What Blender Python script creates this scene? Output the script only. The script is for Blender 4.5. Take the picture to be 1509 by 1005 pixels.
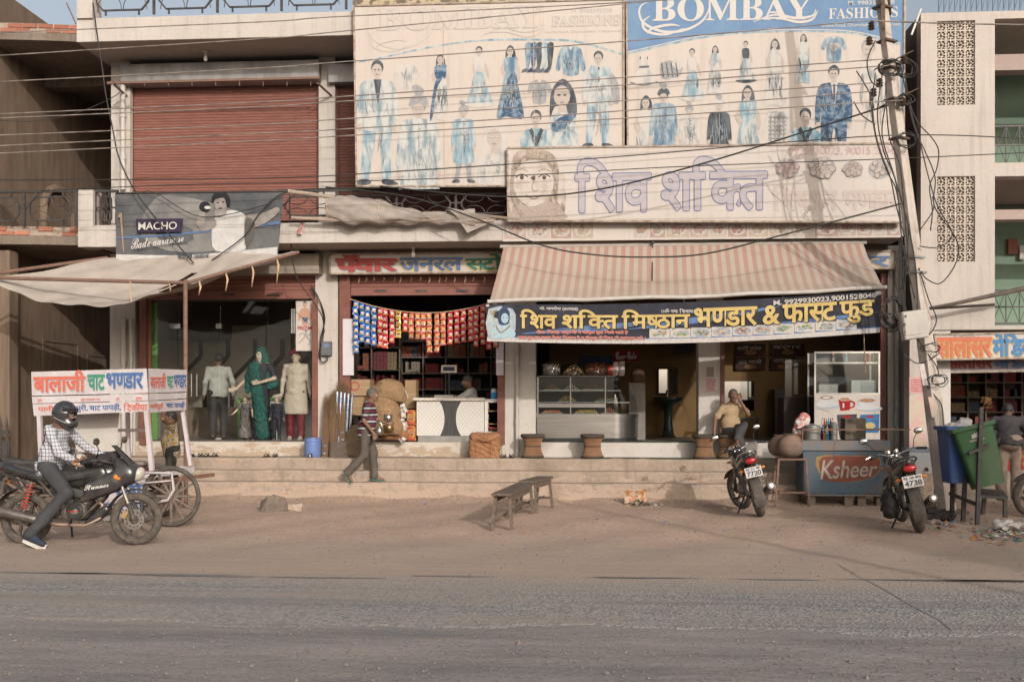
import bpy, bmesh, math, random
import numpy as np
from mathutils import Vector, Matrix, geometry
from mathutils.bvhtree import BVHTree
R = math.radians
random.seed(7)
S = bpy.context.scene
C = S.collection
for o in list(bpy.data.objects): bpy.data.objects.remove(o)
YAW = R(4.0); CAM = Vector((0, -18.9, 1.6))
cam = bpy.data.objects.new('camera', bpy.data.cameras.new('camera')); C.objects.link(cam)
cam.location = CAM; cam.rotation_euler = (R(90), 0, YAW)
cam.data.sensor_width = 36; cam.data.lens = 36; cam.data.shift_y = 97.5/1509
cam.data.clip_end = 2000; cam.data.clip_start = .05
S.camera = cam
SUN = Vector((-.5, 1, -.40)).normalized()
elev = math.asin(-SUN.z)
W = bpy.data.worlds.new('World'); S.world = W; W.use_nodes = True
nt = W.node_tree; bg = nt.nodes['Background']
sky = nt.nodes.new('ShaderNodeTexSky'); sky.sky_type = 'NISHITA'; sky.sun_disc = False
sky.sun_elevation = elev; sky.sun_rotation = math.atan2(-SUN.x, -SUN.y)
sky.air_density = 1.2; sky.dust_density = 8.5; sky.ozone_density = 1.5; sky.altitude = 300
hz = nt.nodes.new('ShaderNodeHueSaturation'); hz.inputs['Saturation'].default_value = .5; nt.links.new(sky.outputs[0], hz.inputs['Color']); nt.links.new(hz.outputs[0], bg.inputs[0]); bg.inputs[1].default_value = .15
sl = bpy.data.lights.new('sun', 'SUN'); sl.energy = 1.85; sl.angle = R(.6); sl.color = (1, .945, .90)
so = bpy.data.objects.new('sun', sl); C.objects.link(so)
so.rotation_euler = SUN.to_track_quat('-Z', 'Y').to_euler(); so.location = (10, -30, 20)
vs = S.view_settings; vs.view_transform = 'Standard'; vs.look = 'None'; vs.exposure = 0.27; vs.gamma = 1
vs.use_curve_mapping = False
S.render.engine = 'CYCLES'
cy = S.cycles; cy.max_bounces = 6; cy.diffuse_bounces = 3; cy.glossy_bounces = 3; cy.transparent_max_bounces = 8
cy.transmission_bounces = 4; cy.use_denoising = True; cy.caustics_reflective = False; cy.caustics_refractive = False
CT, ST = math.cos(YAW), math.sin(YAW)
def ray(px, py):
 a = (px-754.5)/1509; b = (600-py)/1509
 return (-ST+a*CT, CT+a*ST, b)
def P(px, py, Y=0.):
 dx, dy, b = ray(px, py); t = (Y+18.9)/dy
 return Vector((dx*t, Y, 1.6+b*t))
def G(px, py, z=0.):
 dx, dy, b = ray(px, py); t = (z-1.6)/b
 return Vector((dx*t, -18.9+dy*t, z))
def lin(c):
 if isinstance(c, (int, float)): c = (c, c, c)
 if max(c) > 1.001 or all(isinstance(v, int) for v in c):
  return tuple((v/255/12.92 if v/255 <= .04045 else ((v/255+.055)/1.055)**2.4) for v in c[:3])
 return tuple(c[:3])
M = {}
def nodes_of(name):
 m = bpy.data.materials.new(name); m.use_nodes = True
 return m, m.node_tree, m.node_tree.nodes['Principled BSDF']
def N(t, kind, **kw):
 n = t.nodes.new(kind)
 for k, v in kw.items():
  if k in n.inputs.keys() if isinstance(k, str) else False: n.inputs[k].default_value = v
  else: setattr(n, k, v)
 return n
def mixc(t, fac, a, b, mode='MIX'):
 n = t.nodes.new('ShaderNodeMix'); n.data_type = 'RGBA'; n.blend_type = mode
 def put(i, v):
  if hasattr(v, 'links') or hasattr(v, 'is_linked'): t.links.new(v, n.inputs[i])
  elif isinstance(v, (int, float)): n.inputs[i].default_value = v
  else: n.inputs[i].default_value = (*v, 1)
 put(0, fac); put(6, a); put(7, b)
 return n.outputs[2]
def math_(t, op, a, b=0., c=None):
 n = t.nodes.new('ShaderNodeMath'); n.operation = op
 for i, v in enumerate([a, b] + ([c] if c is not None else [])):
  if hasattr(v, 'is_linked'): t.links.new(v, n.inputs[i])
  else: n.inputs[i].default_value = v
 return n.outputs[0]
def coords(t, scale=(1, 1, 1), src='Object'):
 if src == 'World':
  g = t.nodes.new('ShaderNodeNewGeometry'); o = g.outputs['Position']
 else:
  o = t.nodes.new('ShaderNodeTexCoord').outputs[src]
 mp = t.nodes.new('ShaderNodeMapping'); mp.inputs['Scale'].default_value = scale
 t.links.new(o, mp.inputs[0]); return mp.outputs[0]
def noise(t, vec, scale, detail=5, rough=.6, lo=.35, hi=.65):
 n = t.nodes.new('ShaderNodeTexNoise'); n.inputs['Scale'].default_value = scale
 n.inputs['Detail'].default_value = detail; n.inputs['Roughness'].default_value = rough
 t.links.new(vec, n.inputs[0])
 r = t.nodes.new('ShaderNodeMapRange'); r.inputs[1].default_value = lo; r.inputs[2].default_value = hi
 t.links.new(n.outputs[0], r.inputs[0]); return r.outputs[0]
def mat(name, c, c2=None, sc=6, st=(1, 1, 1), rough=.8, metal=0, bump=0, bsc=None, fine=.12, spec=.3, amt=.5, lo=.35, hi=.65, rand=0, src='Object', det=5, coat=0):
 if name in M: return M[name]
 m, t, b = nodes_of(name); c = lin(c)
 c2 = lin(c2) if c2 is not None else tuple(v*.72 for v in c)
 v = coords(t, st, src)
 f = noise(t, v, sc, det, .6, lo, hi)
 col = mixc(t, math_(t, 'MULTIPLY', f, amt*2 if amt < .5 else 1), c, c2)
 if fine:
  v2 = coords(t, (1, 1, 1), src); f2 = noise(t, v2, sc*9, 3, .7, .3, .7)
  col = mixc(t, math_(t, 'MULTIPLY', f2, fine*2), col, tuple(x*.55 for x in c))
 if rand:
  oi = t.nodes.new('ShaderNodeObjectInfo'); hs = t.nodes.new('ShaderNodeHueSaturation')
  t.links.new(col, hs.inputs['Color'])
  t.links.new(math_(t, 'MULTIPLY_ADD', oi.outputs['Random'], rand*2, 1-rand), hs.inputs['Value'])
  col = hs.outputs[0]
 t.links.new(col, b.inputs['Base Color'])
 b.inputs['Roughness'].default_value = rough; b.inputs['Metallic'].default_value = metal
 b.inputs['Specular IOR Level'].default_value = spec
 if coat: b.inputs['Coat Weight'].default_value = coat
 if bump:
  nb = t.nodes.new('ShaderNodeTexNoise'); nb.inputs['Scale'].default_value = bsc or sc*5; nb.inputs['Detail'].default_value = 6
  t.links.new(coords(t, st, src), nb.inputs[0])
  bp = t.nodes.new('ShaderNodeBump'); bp.inputs['Strength'].default_value = min(1, bump); bp.inputs['Distance'].default_value = .02*bump
  t.links.new(nb.outputs[0], bp.inputs['Height']); t.links.new(bp.outputs[0], b.inputs['Normal'])
 M[name] = m; return m
def flat(name, c, rough=.7, metal=0, spec=.3, var=.12, sc=14):
 return mat(name, c, tuple(v*(1-var*2) for v in lin(c)), sc=sc, rough=rough, metal=metal, spec=spec, fine=.04)
def paint_mat(name, base, stains, dirt, streak=True, sc=1.2, bump=.35, rough=.85, low=None):
 """painted plaster: blotches, vertical rain streaks, small scuffs; low=(z, colour) = worn foot of a wall"""
 m, t, b = nodes_of(name); base, stains, dirt = [tuple(x*.80 for x in lin(q)) for q in (base, stains, dirt)]
 v = coords(t, (1, 1, 1), 'World')
 col = mixc(t, noise(t, v, sc, 7, .68, .42, .66), base, stains)
 if streak:
  vv = coords(t, (7, 7, .35), 'World')
  col = mixc(t, math_(t, 'MULTIPLY', noise(t, vv, 1.6, 5, .6, .52, .78), .6), col, dirt)
 col = mixc(t, math_(t, 'MULTIPLY', noise(t, v, 11, 6, .75, .56, .72), .55), col, dirt)
 col = mixc(t, math_(t, 'MULTIPLY', noise(t, v, 70, 3, .7, .3, .8), .2), col, tuple(x*.6 for x in base))
 if low:
  g = t.nodes.new('ShaderNodeSeparateXYZ'); t.links.new(v, g.inputs[0])
  r = t.nodes.new('ShaderNodeMapRange'); t.links.new(g.outputs[2], r.inputs[0])
  r.inputs[1].default_value = low[0]; r.inputs[2].default_value = low[1]; r.inputs[3].default_value = 1; r.inputs[4].default_value = 0
  k = math_(t, 'MULTIPLY_ADD', noise(t, coords(t, (1, 1, 2.5), 'World'), 3.5, 8, .72, .36, .64), 1.3, -.75)
  k = math_(t, 'ADD', k, math_(t, 'MULTIPLY', r.outputs[0], .95))
  k.node.use_clamp = True
  st_ = t.nodes.new('ShaderNodeMapRange'); st_.inputs[1].default_value = .35; st_.inputs[2].default_value = .5; t.links.new(k, st_.inputs[0])
  col = mixc(t, st_.outputs[0], col, lin(low[2]))
 t.links.new(col, b.inputs['Base Color']); b.inputs['Roughness'].default_value = rough
 b.inputs['Specular IOR Level'].default_value = .2
 nb = t.nodes.new('ShaderNodeTexNoise'); nb.inputs['Scale'].default_value = 18; nb.inputs['Detail'].default_value = 8
 t.links.new(v, nb.inputs[0])
 bp = t.nodes.new('ShaderNodeBump'); bp.inputs['Strength'].default_value = bump; bp.inputs['Distance'].default_value = .02
 t.links.new(nb.outputs[0], bp.inputs['Height']); t.links.new(bp.outputs[0], b.inputs['Normal'])
 M[name] = m; return m
def glass_mat(name, tint=(.9, .93, .93), refl=.12, dirt=.0):
 m = bpy.data.materials.new(name); m.use_nodes = True; t = m.node_tree; t.nodes.clear()
 out = t.nodes.new('ShaderNodeOutputMaterial'); tr = t.nodes.new('ShaderNodeBsdfTransparent'); gl = t.nodes.new('ShaderNodeBsdfGlossy')
 tr.inputs[0].default_value = (*tint, 1); gl.inputs['Roughness'].default_value = .04; gl.inputs[0].default_value = (.9, .9, .9, 1)
 lw = t.nodes.new('ShaderNodeLayerWeight'); lw.inputs[0].default_value = .25
 f = math_(t, 'MULTIPLY_ADD', lw.outputs['Fresnel'], .5, refl)
 mx = t.nodes.new('ShaderNodeMixShader'); t.links.new(f, mx.inputs[0]); t.links.new(tr.outputs[0], mx.inputs[1]); t.links.new(gl.outputs[0], mx.inputs[2])
 if dirt:
  df = t.nodes.new('ShaderNodeBsdfDiffuse'); df.inputs[0].default_value = (.45, .4, .34, 1)
  m2 = t.nodes.new('ShaderNodeMixShader'); t.links.new(math_(t, 'MULTIPLY', noise(t, coords(t), 2.5, 6, .7, .3, .8), dirt), m2.inputs[0])
  t.links.new(mx.outputs[0], m2.inputs[1]); t.links.new(df.outputs[0], m2.inputs[2]); mx = m2
 t.links.new(mx.outputs[0], out.inputs[0]); M[name] = m; return m
ORG = {}
def tag(o, label=None, cat=None, group=None, kind=None):
 if label: o['label'] = label
 if cat: o['category'] = cat
 if group: o['group'] = group
 if kind: o['kind'] = kind
 return o
def thing(name, label, cat, loc=(0, 0, 0), group=None):
 o = bpy.data.objects.new(name, None); C.objects.link(o); o.location = loc; o.empty_display_size = .1
 ORG[o] = Vector(loc); return tag(o, label, cat, group)
def link(name, me, parent=None, loc=None):
 o = bpy.data.objects.new(name, me); C.objects.link(o); o.parent = parent
 if loc is not None: o.location = Vector(loc) - (ORG[parent] if parent else Vector())
 ORG[o] = Vector(loc) if loc is not None else (ORG[parent] if parent else Vector())
 return o
def dup(o, parent=None):
 c = o.copy(); C.objects.link(c); c.parent = parent; ORG[c] = ORG[o]
 for ch in o.children: dup(ch, c)
 return c
def asl(m): return m if isinstance(m, (list, tuple)) else [m]
class MB:
 def __init__(s): s.v = []; s.f = []; s.mi = []; s.cur = 0
 def add(s, vs, fs, mi=None):
  k = len(s.v); s.v += [tuple(p) for p in vs]; s.f += [tuple(i+k for i in f) for f in fs]
  s.mi += [s.cur if mi is None else mi]*len(fs); return s
 def box(s, x0, x1, y0, y1, z0, z1, mi=None):
  x0, x1 = min(x0, x1), max(x0, x1); y0, y1 = min(y0, y1), max(y0, y1); z0, z1 = min(z0, z1), max(z0, z1)
  vs = [(x, y, z) for x in (x0, x1) for y in (y0, y1) for z in (z0, z1)]
  return s.add(vs, [(0, 1, 3, 2), (4, 6, 7, 5), (0, 4, 5, 1), (2, 3, 7, 6), (0, 2, 6, 4), (1, 5, 7, 3)], mi)
 def obox(s, c, size, rot=None, mi=None):
  """box about c with a rotation matrix"""
  hx, hy, hz = size[0]/2, size[1]/2, size[2]/2; c = Vector(c)
  vs = [Vector((x, y, z)) for x in (-hx, hx) for y in (-hy, hy) for z in (-hz, hz)]
  if rot is not None: vs = [rot @ p for p in vs]
  return s.add([c+p for p in vs], [(0, 1, 3, 2), (4, 6, 7, 5), (0, 4, 5, 1), (2, 3, 7, 6), (0, 2, 6, 4), (1, 5, 7, 3)], mi)
 def bar(s, a, b, w, h=None, up=(0, 0, 1), mi=None):
  a, b = Vector(a), Vector(b); d = b-a; L = d.length
  if L < 1e-6: return s
  z = d/L; u = Vector(up)
  if abs(z.dot(u)) > .98: u = Vector((0, 1, 0))
  x = u.cross(z).normalized(); y = z.cross(x)
  return s.obox((a+b)/2, (w, h or w, L), Matrix((x, y, z)).transposed(), mi)
 def tube(s, pts, r, n=8, caps=True, mi=None, closed=False):
  pts = [Vector(p) for p in pts]; k = len(s.v); m = len(pts)
  rs = r if isinstance(r, (list, tuple)) else [r]*m; prev = None
  for i, p in enumerate(pts):
   if closed: d = pts[(i+1) % m]-pts[i-1]
   else: d = pts[min(i+1, m-1)]-pts[max(i-1, 0)]
   d = d.normalized() if d.length > 1e-9 else Vector((0, 0, 1))
   if prev is None:
    u = Vector((0, 0, 1)) if abs(d.z) < .9 else Vector((0, 1, 0)); x = d.cross(u).normalized()
   else:
    x = (prev - d*prev.dot(d)); x = x.normalized() if x.length > 1e-6 else d.orthogonal().normalized()
   prev = x; y = d.cross(x)
   for j in range(n):
    a = 2*math.pi*j/n; s.v.append(tuple(p+(x*math.cos(a)+y*math.sin(a))*rs[i]))
  mi = s.cur if mi is None else mi
  for i in range(m if closed else m-1):
   i2 = (i+1) % m
   for j in range(n):
    s.f.append((k+i*n+j, k+i*n+(j+1) % n, k+i2*n+(j+1) % n, k+i2*n+j)); s.mi.append(mi)
  if caps and not closed:
   s.f.append(tuple(k+j for j in range(n))[::-1]); s.mi.append(mi)
   s.f.append(tuple(k+(m-1)*n+j for j in range(n))); s.mi.append(mi)
  return s
 def cyl(s, a, b, r, r2=None, n=12, mi=None, caps=True):
  return s.tube([a, b], [r, r if r2 is None else r2], n, caps, mi)
 def lathe(s, prof, c=(0, 0, 0), n=20, axis='z', mi=None, rot=None):
  k = len(s.v); c = Vector(c); mi = s.cur if mi is None else mi
  for (r, z) in prof:
   for j in range(n):
    a = 2*math.pi*j/n
    p = Vector((r*math.cos(a), r*math.sin(a), z)) if axis == 'z' else (Vector((r*math.cos(a), z, r*math.sin(a))) if axis == 'y' else Vector((z, r*math.cos(a), r*math.sin(a))))
    if rot is not None: p = rot @ p
    s.v.append(tuple(c+p))
  for i in range(len(prof)-1):
   for j in range(n):
    s.f.append((k+i*n+j, k+i*n+(j+1) % n, k+(i+1)*n+(j+1) % n, k+(i+1)*n+j)); s.mi.append(mi)
  return s
 def ball(s, c, r, n=10, m=7, mi=None, rot=None):
  r = r if isinstance(r, (tuple, list)) else (r, r, r); k = len(s.v); c = Vector(c); mi = s.cur if mi is None else mi
  for i in range(m+1):
   th = math.pi*i/m
   for j in range(n):
    a = 2*math.pi*j/n
    p = Vector((r[0]*math.sin(th)*math.cos(a), r[1]*math.sin(th)*math.sin(a), r[2]*math.cos(th)))
    if rot is not None: p = rot @ p
    s.v.append(tuple(c+p))
  for i in range(m):
   for j in range(n):
    s.f.append((k+i*n+j, k+(i+1)*n+j, k+(i+1)*n+(j+1) % n, k+i*n+(j+1) % n)); s.mi.append(mi)
  return s
 def prism(s, poly, f0, f1, mi=None):
  """poly: 2D points; f0, f1 map (u, v) to the two end faces"""
  n = len(poly); k = len(s.v); mi = s.cur if mi is None else mi
  s.v += [tuple(f0(*p)) for p in poly] + [tuple(f1(*p)) for p in poly]
  s.f.append(tuple(range(k, k+n))); s.f.append(tuple(range(k+2*n-1, k+n-1, -1)))
  s.mi += [mi, mi]
  for i in range(n):
   j = (i+1) % n; s.f.append((k+i, k+n+i, k+n+j, k+j)); s.mi.append(mi)
  return s
 def sheet(s, fn, nu, nv, mi=None):
  k = len(s.v); mi = s.cur if mi is None else mi
  for i in range(nu+1):
   for j in range(nv+1): s.v.append(tuple(fn(i/nu, j/nv)))
  for i in range(nu):
   for j in range(nv):
    a = k+i*(nv+1)+j; s.f.append((a, a+nv+1, a+nv+2, a+1)); s.mi.append(mi)
  return s
 def mesh(s, name, mats, org=Vector(), smooth=False):
  me = bpy.data.meshes.new(name); o = org
  me.from_pydata([(p[0]-o[0], p[1]-o[1], p[2]-o[2]) for p in s.v], [], s.f)
  for m in asl(mats): me.materials.append(m)
  if len(me.materials) > 1: me.polygons.foreach_set('material_index', s.mi)
  me.polygons.foreach_set('use_smooth', [bool(smooth)]*len(me.polygons))
  if smooth and smooth is not True: me.set_sharp_from_angle(angle=R(smooth))
  me.update(); return me
 def build(s, name, mats, parent=None, smooth=False, kind=None, label=None, cat=None, group=None, fix=True, base=None):
  org = ORG[parent] if parent else Vector(base or (0, 0, 0))
  me = s.mesh(name, mats, org, smooth)
  if fix:
   bm = bmesh.new(); bm.from_mesh(me); bmesh.ops.recalc_face_normals(bm, faces=bm.faces); bm.to_mesh(me); bm.free()
  o = bpy.data.objects.new(name, me); C.objects.link(o); o.parent = parent; ORG[o] = org
  if parent is None: o.location = org
  return tag(o, label, cat, group, kind)
def B(name, m, parent, *box, **kw): return MB().box(*box).build(name, m, parent, fix=False, **kw)
def rotm(ax, deg): return Matrix.Rotation(R(deg), 3, ax)
def bevel(o, w=.01, seg=2):
 bm = bmesh.new(); bm.from_mesh(o.data)
 es = [e for e in bm.edges if len(e.link_faces) == 2 and e.calc_face_angle(0) > .5]
 bmesh.ops.bevel(bm, geom=es, offset=w, segments=seg, affect='EDGES', profile=.6); bm.to_mesh(o.data); bm.free(); return o
def nets(F, org, h):
 ins = F < 0; nx, ny, nz = F.shape
 c = np.zeros((nx-1, ny-1, nz-1), int)
 for i in (0, 1):
  for j in (0, 1):
   for k in (0, 1): c += ins[i:nx-1+i, j:ny-1+j, k:nz-1+k]
 act = (c > 0) & (c < 8); idx = -np.ones(act.shape, int); I = np.argwhere(act); idx[act] = np.arange(len(I))
 pos = np.zeros((len(I), 3)); cnt = np.zeros(len(I)); I0, I1, I2 = I.T
 for ax in range(3):
  oth = [a for a in range(3) if a != ax]
  for p in (0, 1):
   for q in (0, 1):
    o = np.zeros(3, int); o[oth[0]] = p; o[oth[1]] = q; e = o.copy(); e[ax] = 1
    a = F[I0+o[0], I1+o[1], I2+o[2]]; b = F[I0+e[0], I1+e[1], I2+e[2]]
    m = (a < 0) != (b < 0); t = a[m]/(a[m]-b[m]); pp = np.tile(o.astype(float), (m.sum(), 1)); pp[:, ax] = t
    pos[m] += pp; cnt[m] += 1
 V = (I+pos/cnt[:, None])*h+np.array(org); Fs = []
 for ax in range(3):
  u, v = [(1, 2), (2, 0), (0, 1)][ax]
  sl0 = [slice(None)]*3; sl1 = [slice(None)]*3; sl0[ax] = slice(0, -1); sl1[ax] = slice(1, None)
  A, Bv = ins[tuple(sl0)], ins[tuple(sl1)]; E = np.argwhere(A != Bv)
  E = E[(E[:, u] > 0) & (E[:, v] > 0) & (E[:, u] < F.shape[u]-1) & (E[:, v] < F.shape[v]-1)]
  if not len(E): continue
  fl = A[tuple(E.T)]
  def g(du, dv):
   q = E.copy(); q[:, u] -= du; q[:, v] -= dv; return idx[tuple(q.T)]
  Q = np.stack([g(1, 1), g(0, 1), g(0, 0), g(1, 0)], 1); Q[~fl] = Q[~fl][:, ::-1]; Fs.append(Q)
 return V, np.concatenate(Fs)
class SDF:
 """smooth union of tapered limbs and ellipsoids"""
 def __init__(s, h=.012): s.h = h; s.p = []
 def limb(s, a, b, ra, rb=None, k=.03, sub=False, flat=None):
  s.p.append(('l', np.array(a, float), np.array(b, float), ra, ra if rb is None else rb, k, sub, flat)); return s
 def chain(s, pts, rs, k=.03, flat=None):
  for i in range(len(pts)-1): s.limb(pts[i], pts[i+1], rs[i], rs[i+1], k, False, flat)
  return s
 def ell(s, c, r, k=.03, rot=None, sub=False):
  s.p.append(('e', np.array(c, float), np.array(r if isinstance(r, (tuple, list)) else (r, r, r), float), rot, 0, k, sub, None)); return s
 def cut(s, pt, nrm, k=.004): s.p.append(('c', np.array(pt, float), np.array(nrm, float)/np.linalg.norm(nrm), 0, 0, k, True, None)); return s
 def mesh(s, name, mats, wr=0, wf=14., smooth=True, org=(0, 0, 0), wdir=None):
  h = s.h; lo, hi = [], []
  for q in s.p:
   if q[6]: continue
   if q[0] == 'l': r = max(q[3], q[4]); lo.append(np.minimum(q[1], q[2])-r); hi.append(np.maximum(q[1], q[2])+r)
   else: r = q[2].max(); lo.append(q[1]-r); hi.append(q[1]+r)
  lo = np.min(lo, 0)-3*h; hi = np.max(hi, 0)+3*h; n = np.ceil((hi-lo)/h).astype(int)+1
  ax = [lo[i]+np.arange(n[i])*h for i in range(3)]; F = np.full(n, .5, np.float32)
  for q in s.p:
   kind, k = q[0], q[5]
   if kind == 'l': r = max(q[3], q[4]); a, b = np.minimum(q[1], q[2])-r, np.maximum(q[1], q[2])+r
   elif kind == 'e': r = q[2].max(); a, b = q[1]-r, q[1]+r
   else: a, b = lo, hi
   pad = k+3*h; i0 = np.maximum(0, ((a-pad-lo)/h).astype(int)); i1 = np.minimum(n, ((b+pad-lo)/h).astype(int)+2)
   sl = tuple(slice(i0[i], i1[i]) for i in range(3))
   X = ax[0][sl[0]][:, None, None]; Y = ax[1][sl[1]][None, :, None]; Z = ax[2][sl[2]][None, None, :]
   if kind == 'l':
    A, Bq = q[1], q[2]; d = Bq-A; L2 = max(float(d@d), 1e-9)
    t = np.clip(((X-A[0])*d[0]+(Y-A[1])*d[1]+(Z-A[2])*d[2])/L2, 0, 1)
    ex, ey, ez = X-A[0]-t*d[0], Y-A[1]-t*d[1], Z-A[2]-t*d[2]
    if q[7] is not None:
     fx, fy, fz, fk = q[7]; w = ex*fx+ey*fy+ez*fz; D = np.sqrt(np.maximum(ex*ex+ey*ey+ez*ez+w*w*(fk*fk-1), 0))-(q[3]+t*(q[4]-q[3]))
     D = D/ (1+.3*(fk-1))
    else: D = np.sqrt(ex*ex+ey*ey+ez*ez)-(q[3]+t*(q[4]-q[3]))
   elif kind == 'e':
    c, r, rot = q[1], q[2], q[3]; ex, ey, ez = X-c[0], Y-c[1], Z-c[2]
    if rot is not None:
     m = np.array(rot.transposed()); ex, ey, ez = (m[i, 0]*ex+m[i, 1]*ey+m[i, 2]*ez for i in range(3))
    k0 = np.sqrt((ex/r[0])**2+(ey/r[1])**2+(ez/r[2])**2); k1 = np.sqrt((ex/r[0]**2)**2+(ey/r[1]**2)**2+(ez/r[2]**2)**2)
    D = k0*(k0-1)/np.maximum(k1, 1e-6)
   else: D = (X-q[1][0])*q[2][0]+(Y-q[1][1])*q[2][1]+(Z-q[1][2])*q[2][2]
   f = F[sl]
   if q[6]:
    D = -D if kind != 'c' else D; hh = np.maximum(k-np.abs(f-D), 0)/k; F[sl] = np.maximum(f, D)+hh*hh*k*.25
   else: hh = np.maximum(k-np.abs(f-D), 0)/k; F[sl] = np.minimum(f, D)-hh*hh*k*.25
  if wr:
   X, Y, Z = ax[0][:, None, None], ax[1][None, :, None], ax[2][None, None, :]
   F += wr*(np.sin(wf*X+3*np.sin(wf*.7*Z+1)+2)*np.sin(wf*1.3*Z+2*np.sin(wf*.8*Y)+1.5*np.sin(wf*.6*X))+.6*np.sin(wf*2.3*Z+wf*1.1*X+2*np.sin(wf*1.7*Y)))
  V, Q = nets(F, lo, h); V -= np.array(org)
  me = bpy.data.meshes.new(name); me.vertices.add(len(V)); me.vertices.foreach_set('co', V.ravel())
  me.loops.add(len(Q)*4); me.loops.foreach_set('vertex_index', Q.ravel()); me.polygons.add(len(Q))
  me.polygons.foreach_set('loop_start', np.arange(0, len(Q)*4, 4)); me.polygons.foreach_set('loop_total', np.full(len(Q), 4))
  me.update(calc_edges=True); me.validate()
  for m in asl(mats): me.materials.append(m)
  if smooth: me.polygons.foreach_set('use_smooth', [True]*len(me.polygons))
  return me
 def build(s, name, mats, parent=None, **kw):
  lab = {k: kw.pop(k) for k in ('label', 'cat', 'group', 'kind') if k in kw}
  org = ORG[parent] if parent else Vector(kw.pop('base', (0, 0, 0)))
  o = bpy.data.objects.new(name, s.mesh(name, mats, org=org, **kw)); C.objects.link(o); o.parent = parent; ORG[o] = org
  if parent is None: o.location = org
  return tag(o, **lab)
_fc = bpy.data.curves.new('letter', 'FONT'); _fo = bpy.data.objects.new('letter', _fc); _tc = {}
_fc.resolution_u = 4
def run(s, off=0.):
 key = (s, round(off, 4))
 if key not in _tc:
  _fc.body = s; _fc.offset = off
  me = _fo.to_mesh()
  v = [(p.co.x, p.co.y) for p in me.vertices]; f = [tuple(p.vertices) for p in me.polygons]
  _fo.to_mesh_clear(); _tc[key] = (v, f)
 return _tc[key]
def adv(s):
 v, _ = run(s+'\u093e'); return max(p[0] for p in v)-.273
def clipx(v, f, x):
 bm = bmesh.new(); vs = [bm.verts.new((*p, 0)) for p in v]
 for q in f:
  try: bm.faces.new([vs[i] for i in q])
  except ValueError: pass
 bmesh.ops.bisect_plane(bm, geom=bm.verts[:]+bm.edges[:]+bm.faces[:], plane_co=(x, 0, 0), plane_no=(1, 0, 0), clear_outer=True)
 bm.verts.index_update(); v2 = [(p.co.x, p.co.y) for p in bm.verts]; f2 = [tuple(q.index for q in g.verts) for g in bm.faces]; bm.free()
 return v2, f2
HALF = {'\u0915': .60, '\u0923': .56, '\u0937': .42, '\u0938': .52, '\u0928': .40, '\u092a': .40, '\u092e': .45}
GLY = []
def layout(s, off=0., track=0.):
 """s: text in visual order; '~' after a consonant = its half form"""
 V, F, x = [], [], 0.; GLY.clear(); n = 0
 i = 0
 while i < len(s):
  ch = s[i]; half = i+1 < len(s) and s[i+1] == '~'
  if ch != ' ':
   v, f = run(ch, off)
   if half: v, f = clipx(v, f, HALF.get(ch, .42)+off)
   k = len(V); V.extend((p[0]+x, p[1]) for p in v); F.extend(tuple(a+k for a in q) for q in f); GLY.extend([n]*len(v)); n += 1
  x += HALF.get(ch, .42) if half else advc(ch); i += 2 if half else 1
 return V, F, x
_ac = {}
def advc(ch):
 if ch not in _ac:
  v, _ = run('\u0915'+ch+'\u093e'); _ac[ch] = max(p[0] for p in v)-.273-.777
 return _ac[ch]
def quad(px):
 """four photo corners TL TR BR BL -> bilinear (u, v), v up"""
 tl, tr, br, bl = [Vector((*p[:2], 0)) for p in px]
 return lambda u, v: (tl*(1-u)+tr*u)*v+(bl*(1-u)+br*u)*(1-v)
def box4(x0, y0, x1, y1, slope=0):
 d = slope*(x1-x0); return [(x0, y0), (x1, y0+d), (x1, y1+d), (x0, y1)]
def letters(name, s, px, surf, m, parent, off=0., bold=0., shadow=None, vlo=None, vhi=None, sh=0.):
 """text fitted to four photo corners on a surface surf(px, py, lift); thick strokes are struck several times"""
 V0, _, W0 = layout(s, 0)
 x0, x1 = min(p[0] for p in V0), max(p[0] for p in V0); y0 = min(p[1] for p in V0) if vlo is None else vlo; y1 = max(p[1] for p in V0) if vhi is None else vhi
 q = quad(px); mb = MB()
 def strike(r, lift, mi, dx=0, dy=0, step=.00025):
  r0 = min(r, .012); ring = [(0, 0)] if r-r0 < .004 else [((r-r0)*math.cos(a), (r-r0)*math.sin(a)) for a in [2*math.pi*k/8 for k in range(8)]]
  V, F, ids = layout(s, r0), None, None
  Vv, Fv, _ = V; gl = GLY[:]
  for k, (ox, oy) in enumerate(ring):
   out = []
   for p, g in zip(Vv, gl):
    u = (p[0]+ox-x0)/(x1-x0); v = (p[1]+oy-y0)/(y1-y0); w = q(u+dx+sh*v, v+dy); out.append(surf(w.x, w.y, lift+step*(k+8*(g % 2)*(len(ring) > 1)+.5*(g % 2))))
   mb.add(out, Fv, mi)
  return lift+step*(17 if len(ring) > 1 else 1)
 if shadow:
  m2, off2, dx, dy = shadow; l = strike(bold+off2, off+.002, 1, dx, dy); strike(bold, l+.0005, 0)
  return mb.build(name, [m, m2], parent, fix=False)
 strike(bold, off+.003, 0); return mb.build(name, m, parent, fix=False)
def smoothpoly(pts, n=4):
 out = []; m = len(pts)
 for i in range(m):
  p0, p1, p2, p3 = (Vector(pts[(i+j-1) % m][:2]) for j in range(4))
  for k in range(n):
   t = k/n; out.append(.5*((2*p1)+(p2-p0)*t+(2*p0-5*p1+4*p2-p3)*t*t+(3*p1-p0-3*p2+p3)*t**3))
 return out
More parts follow.
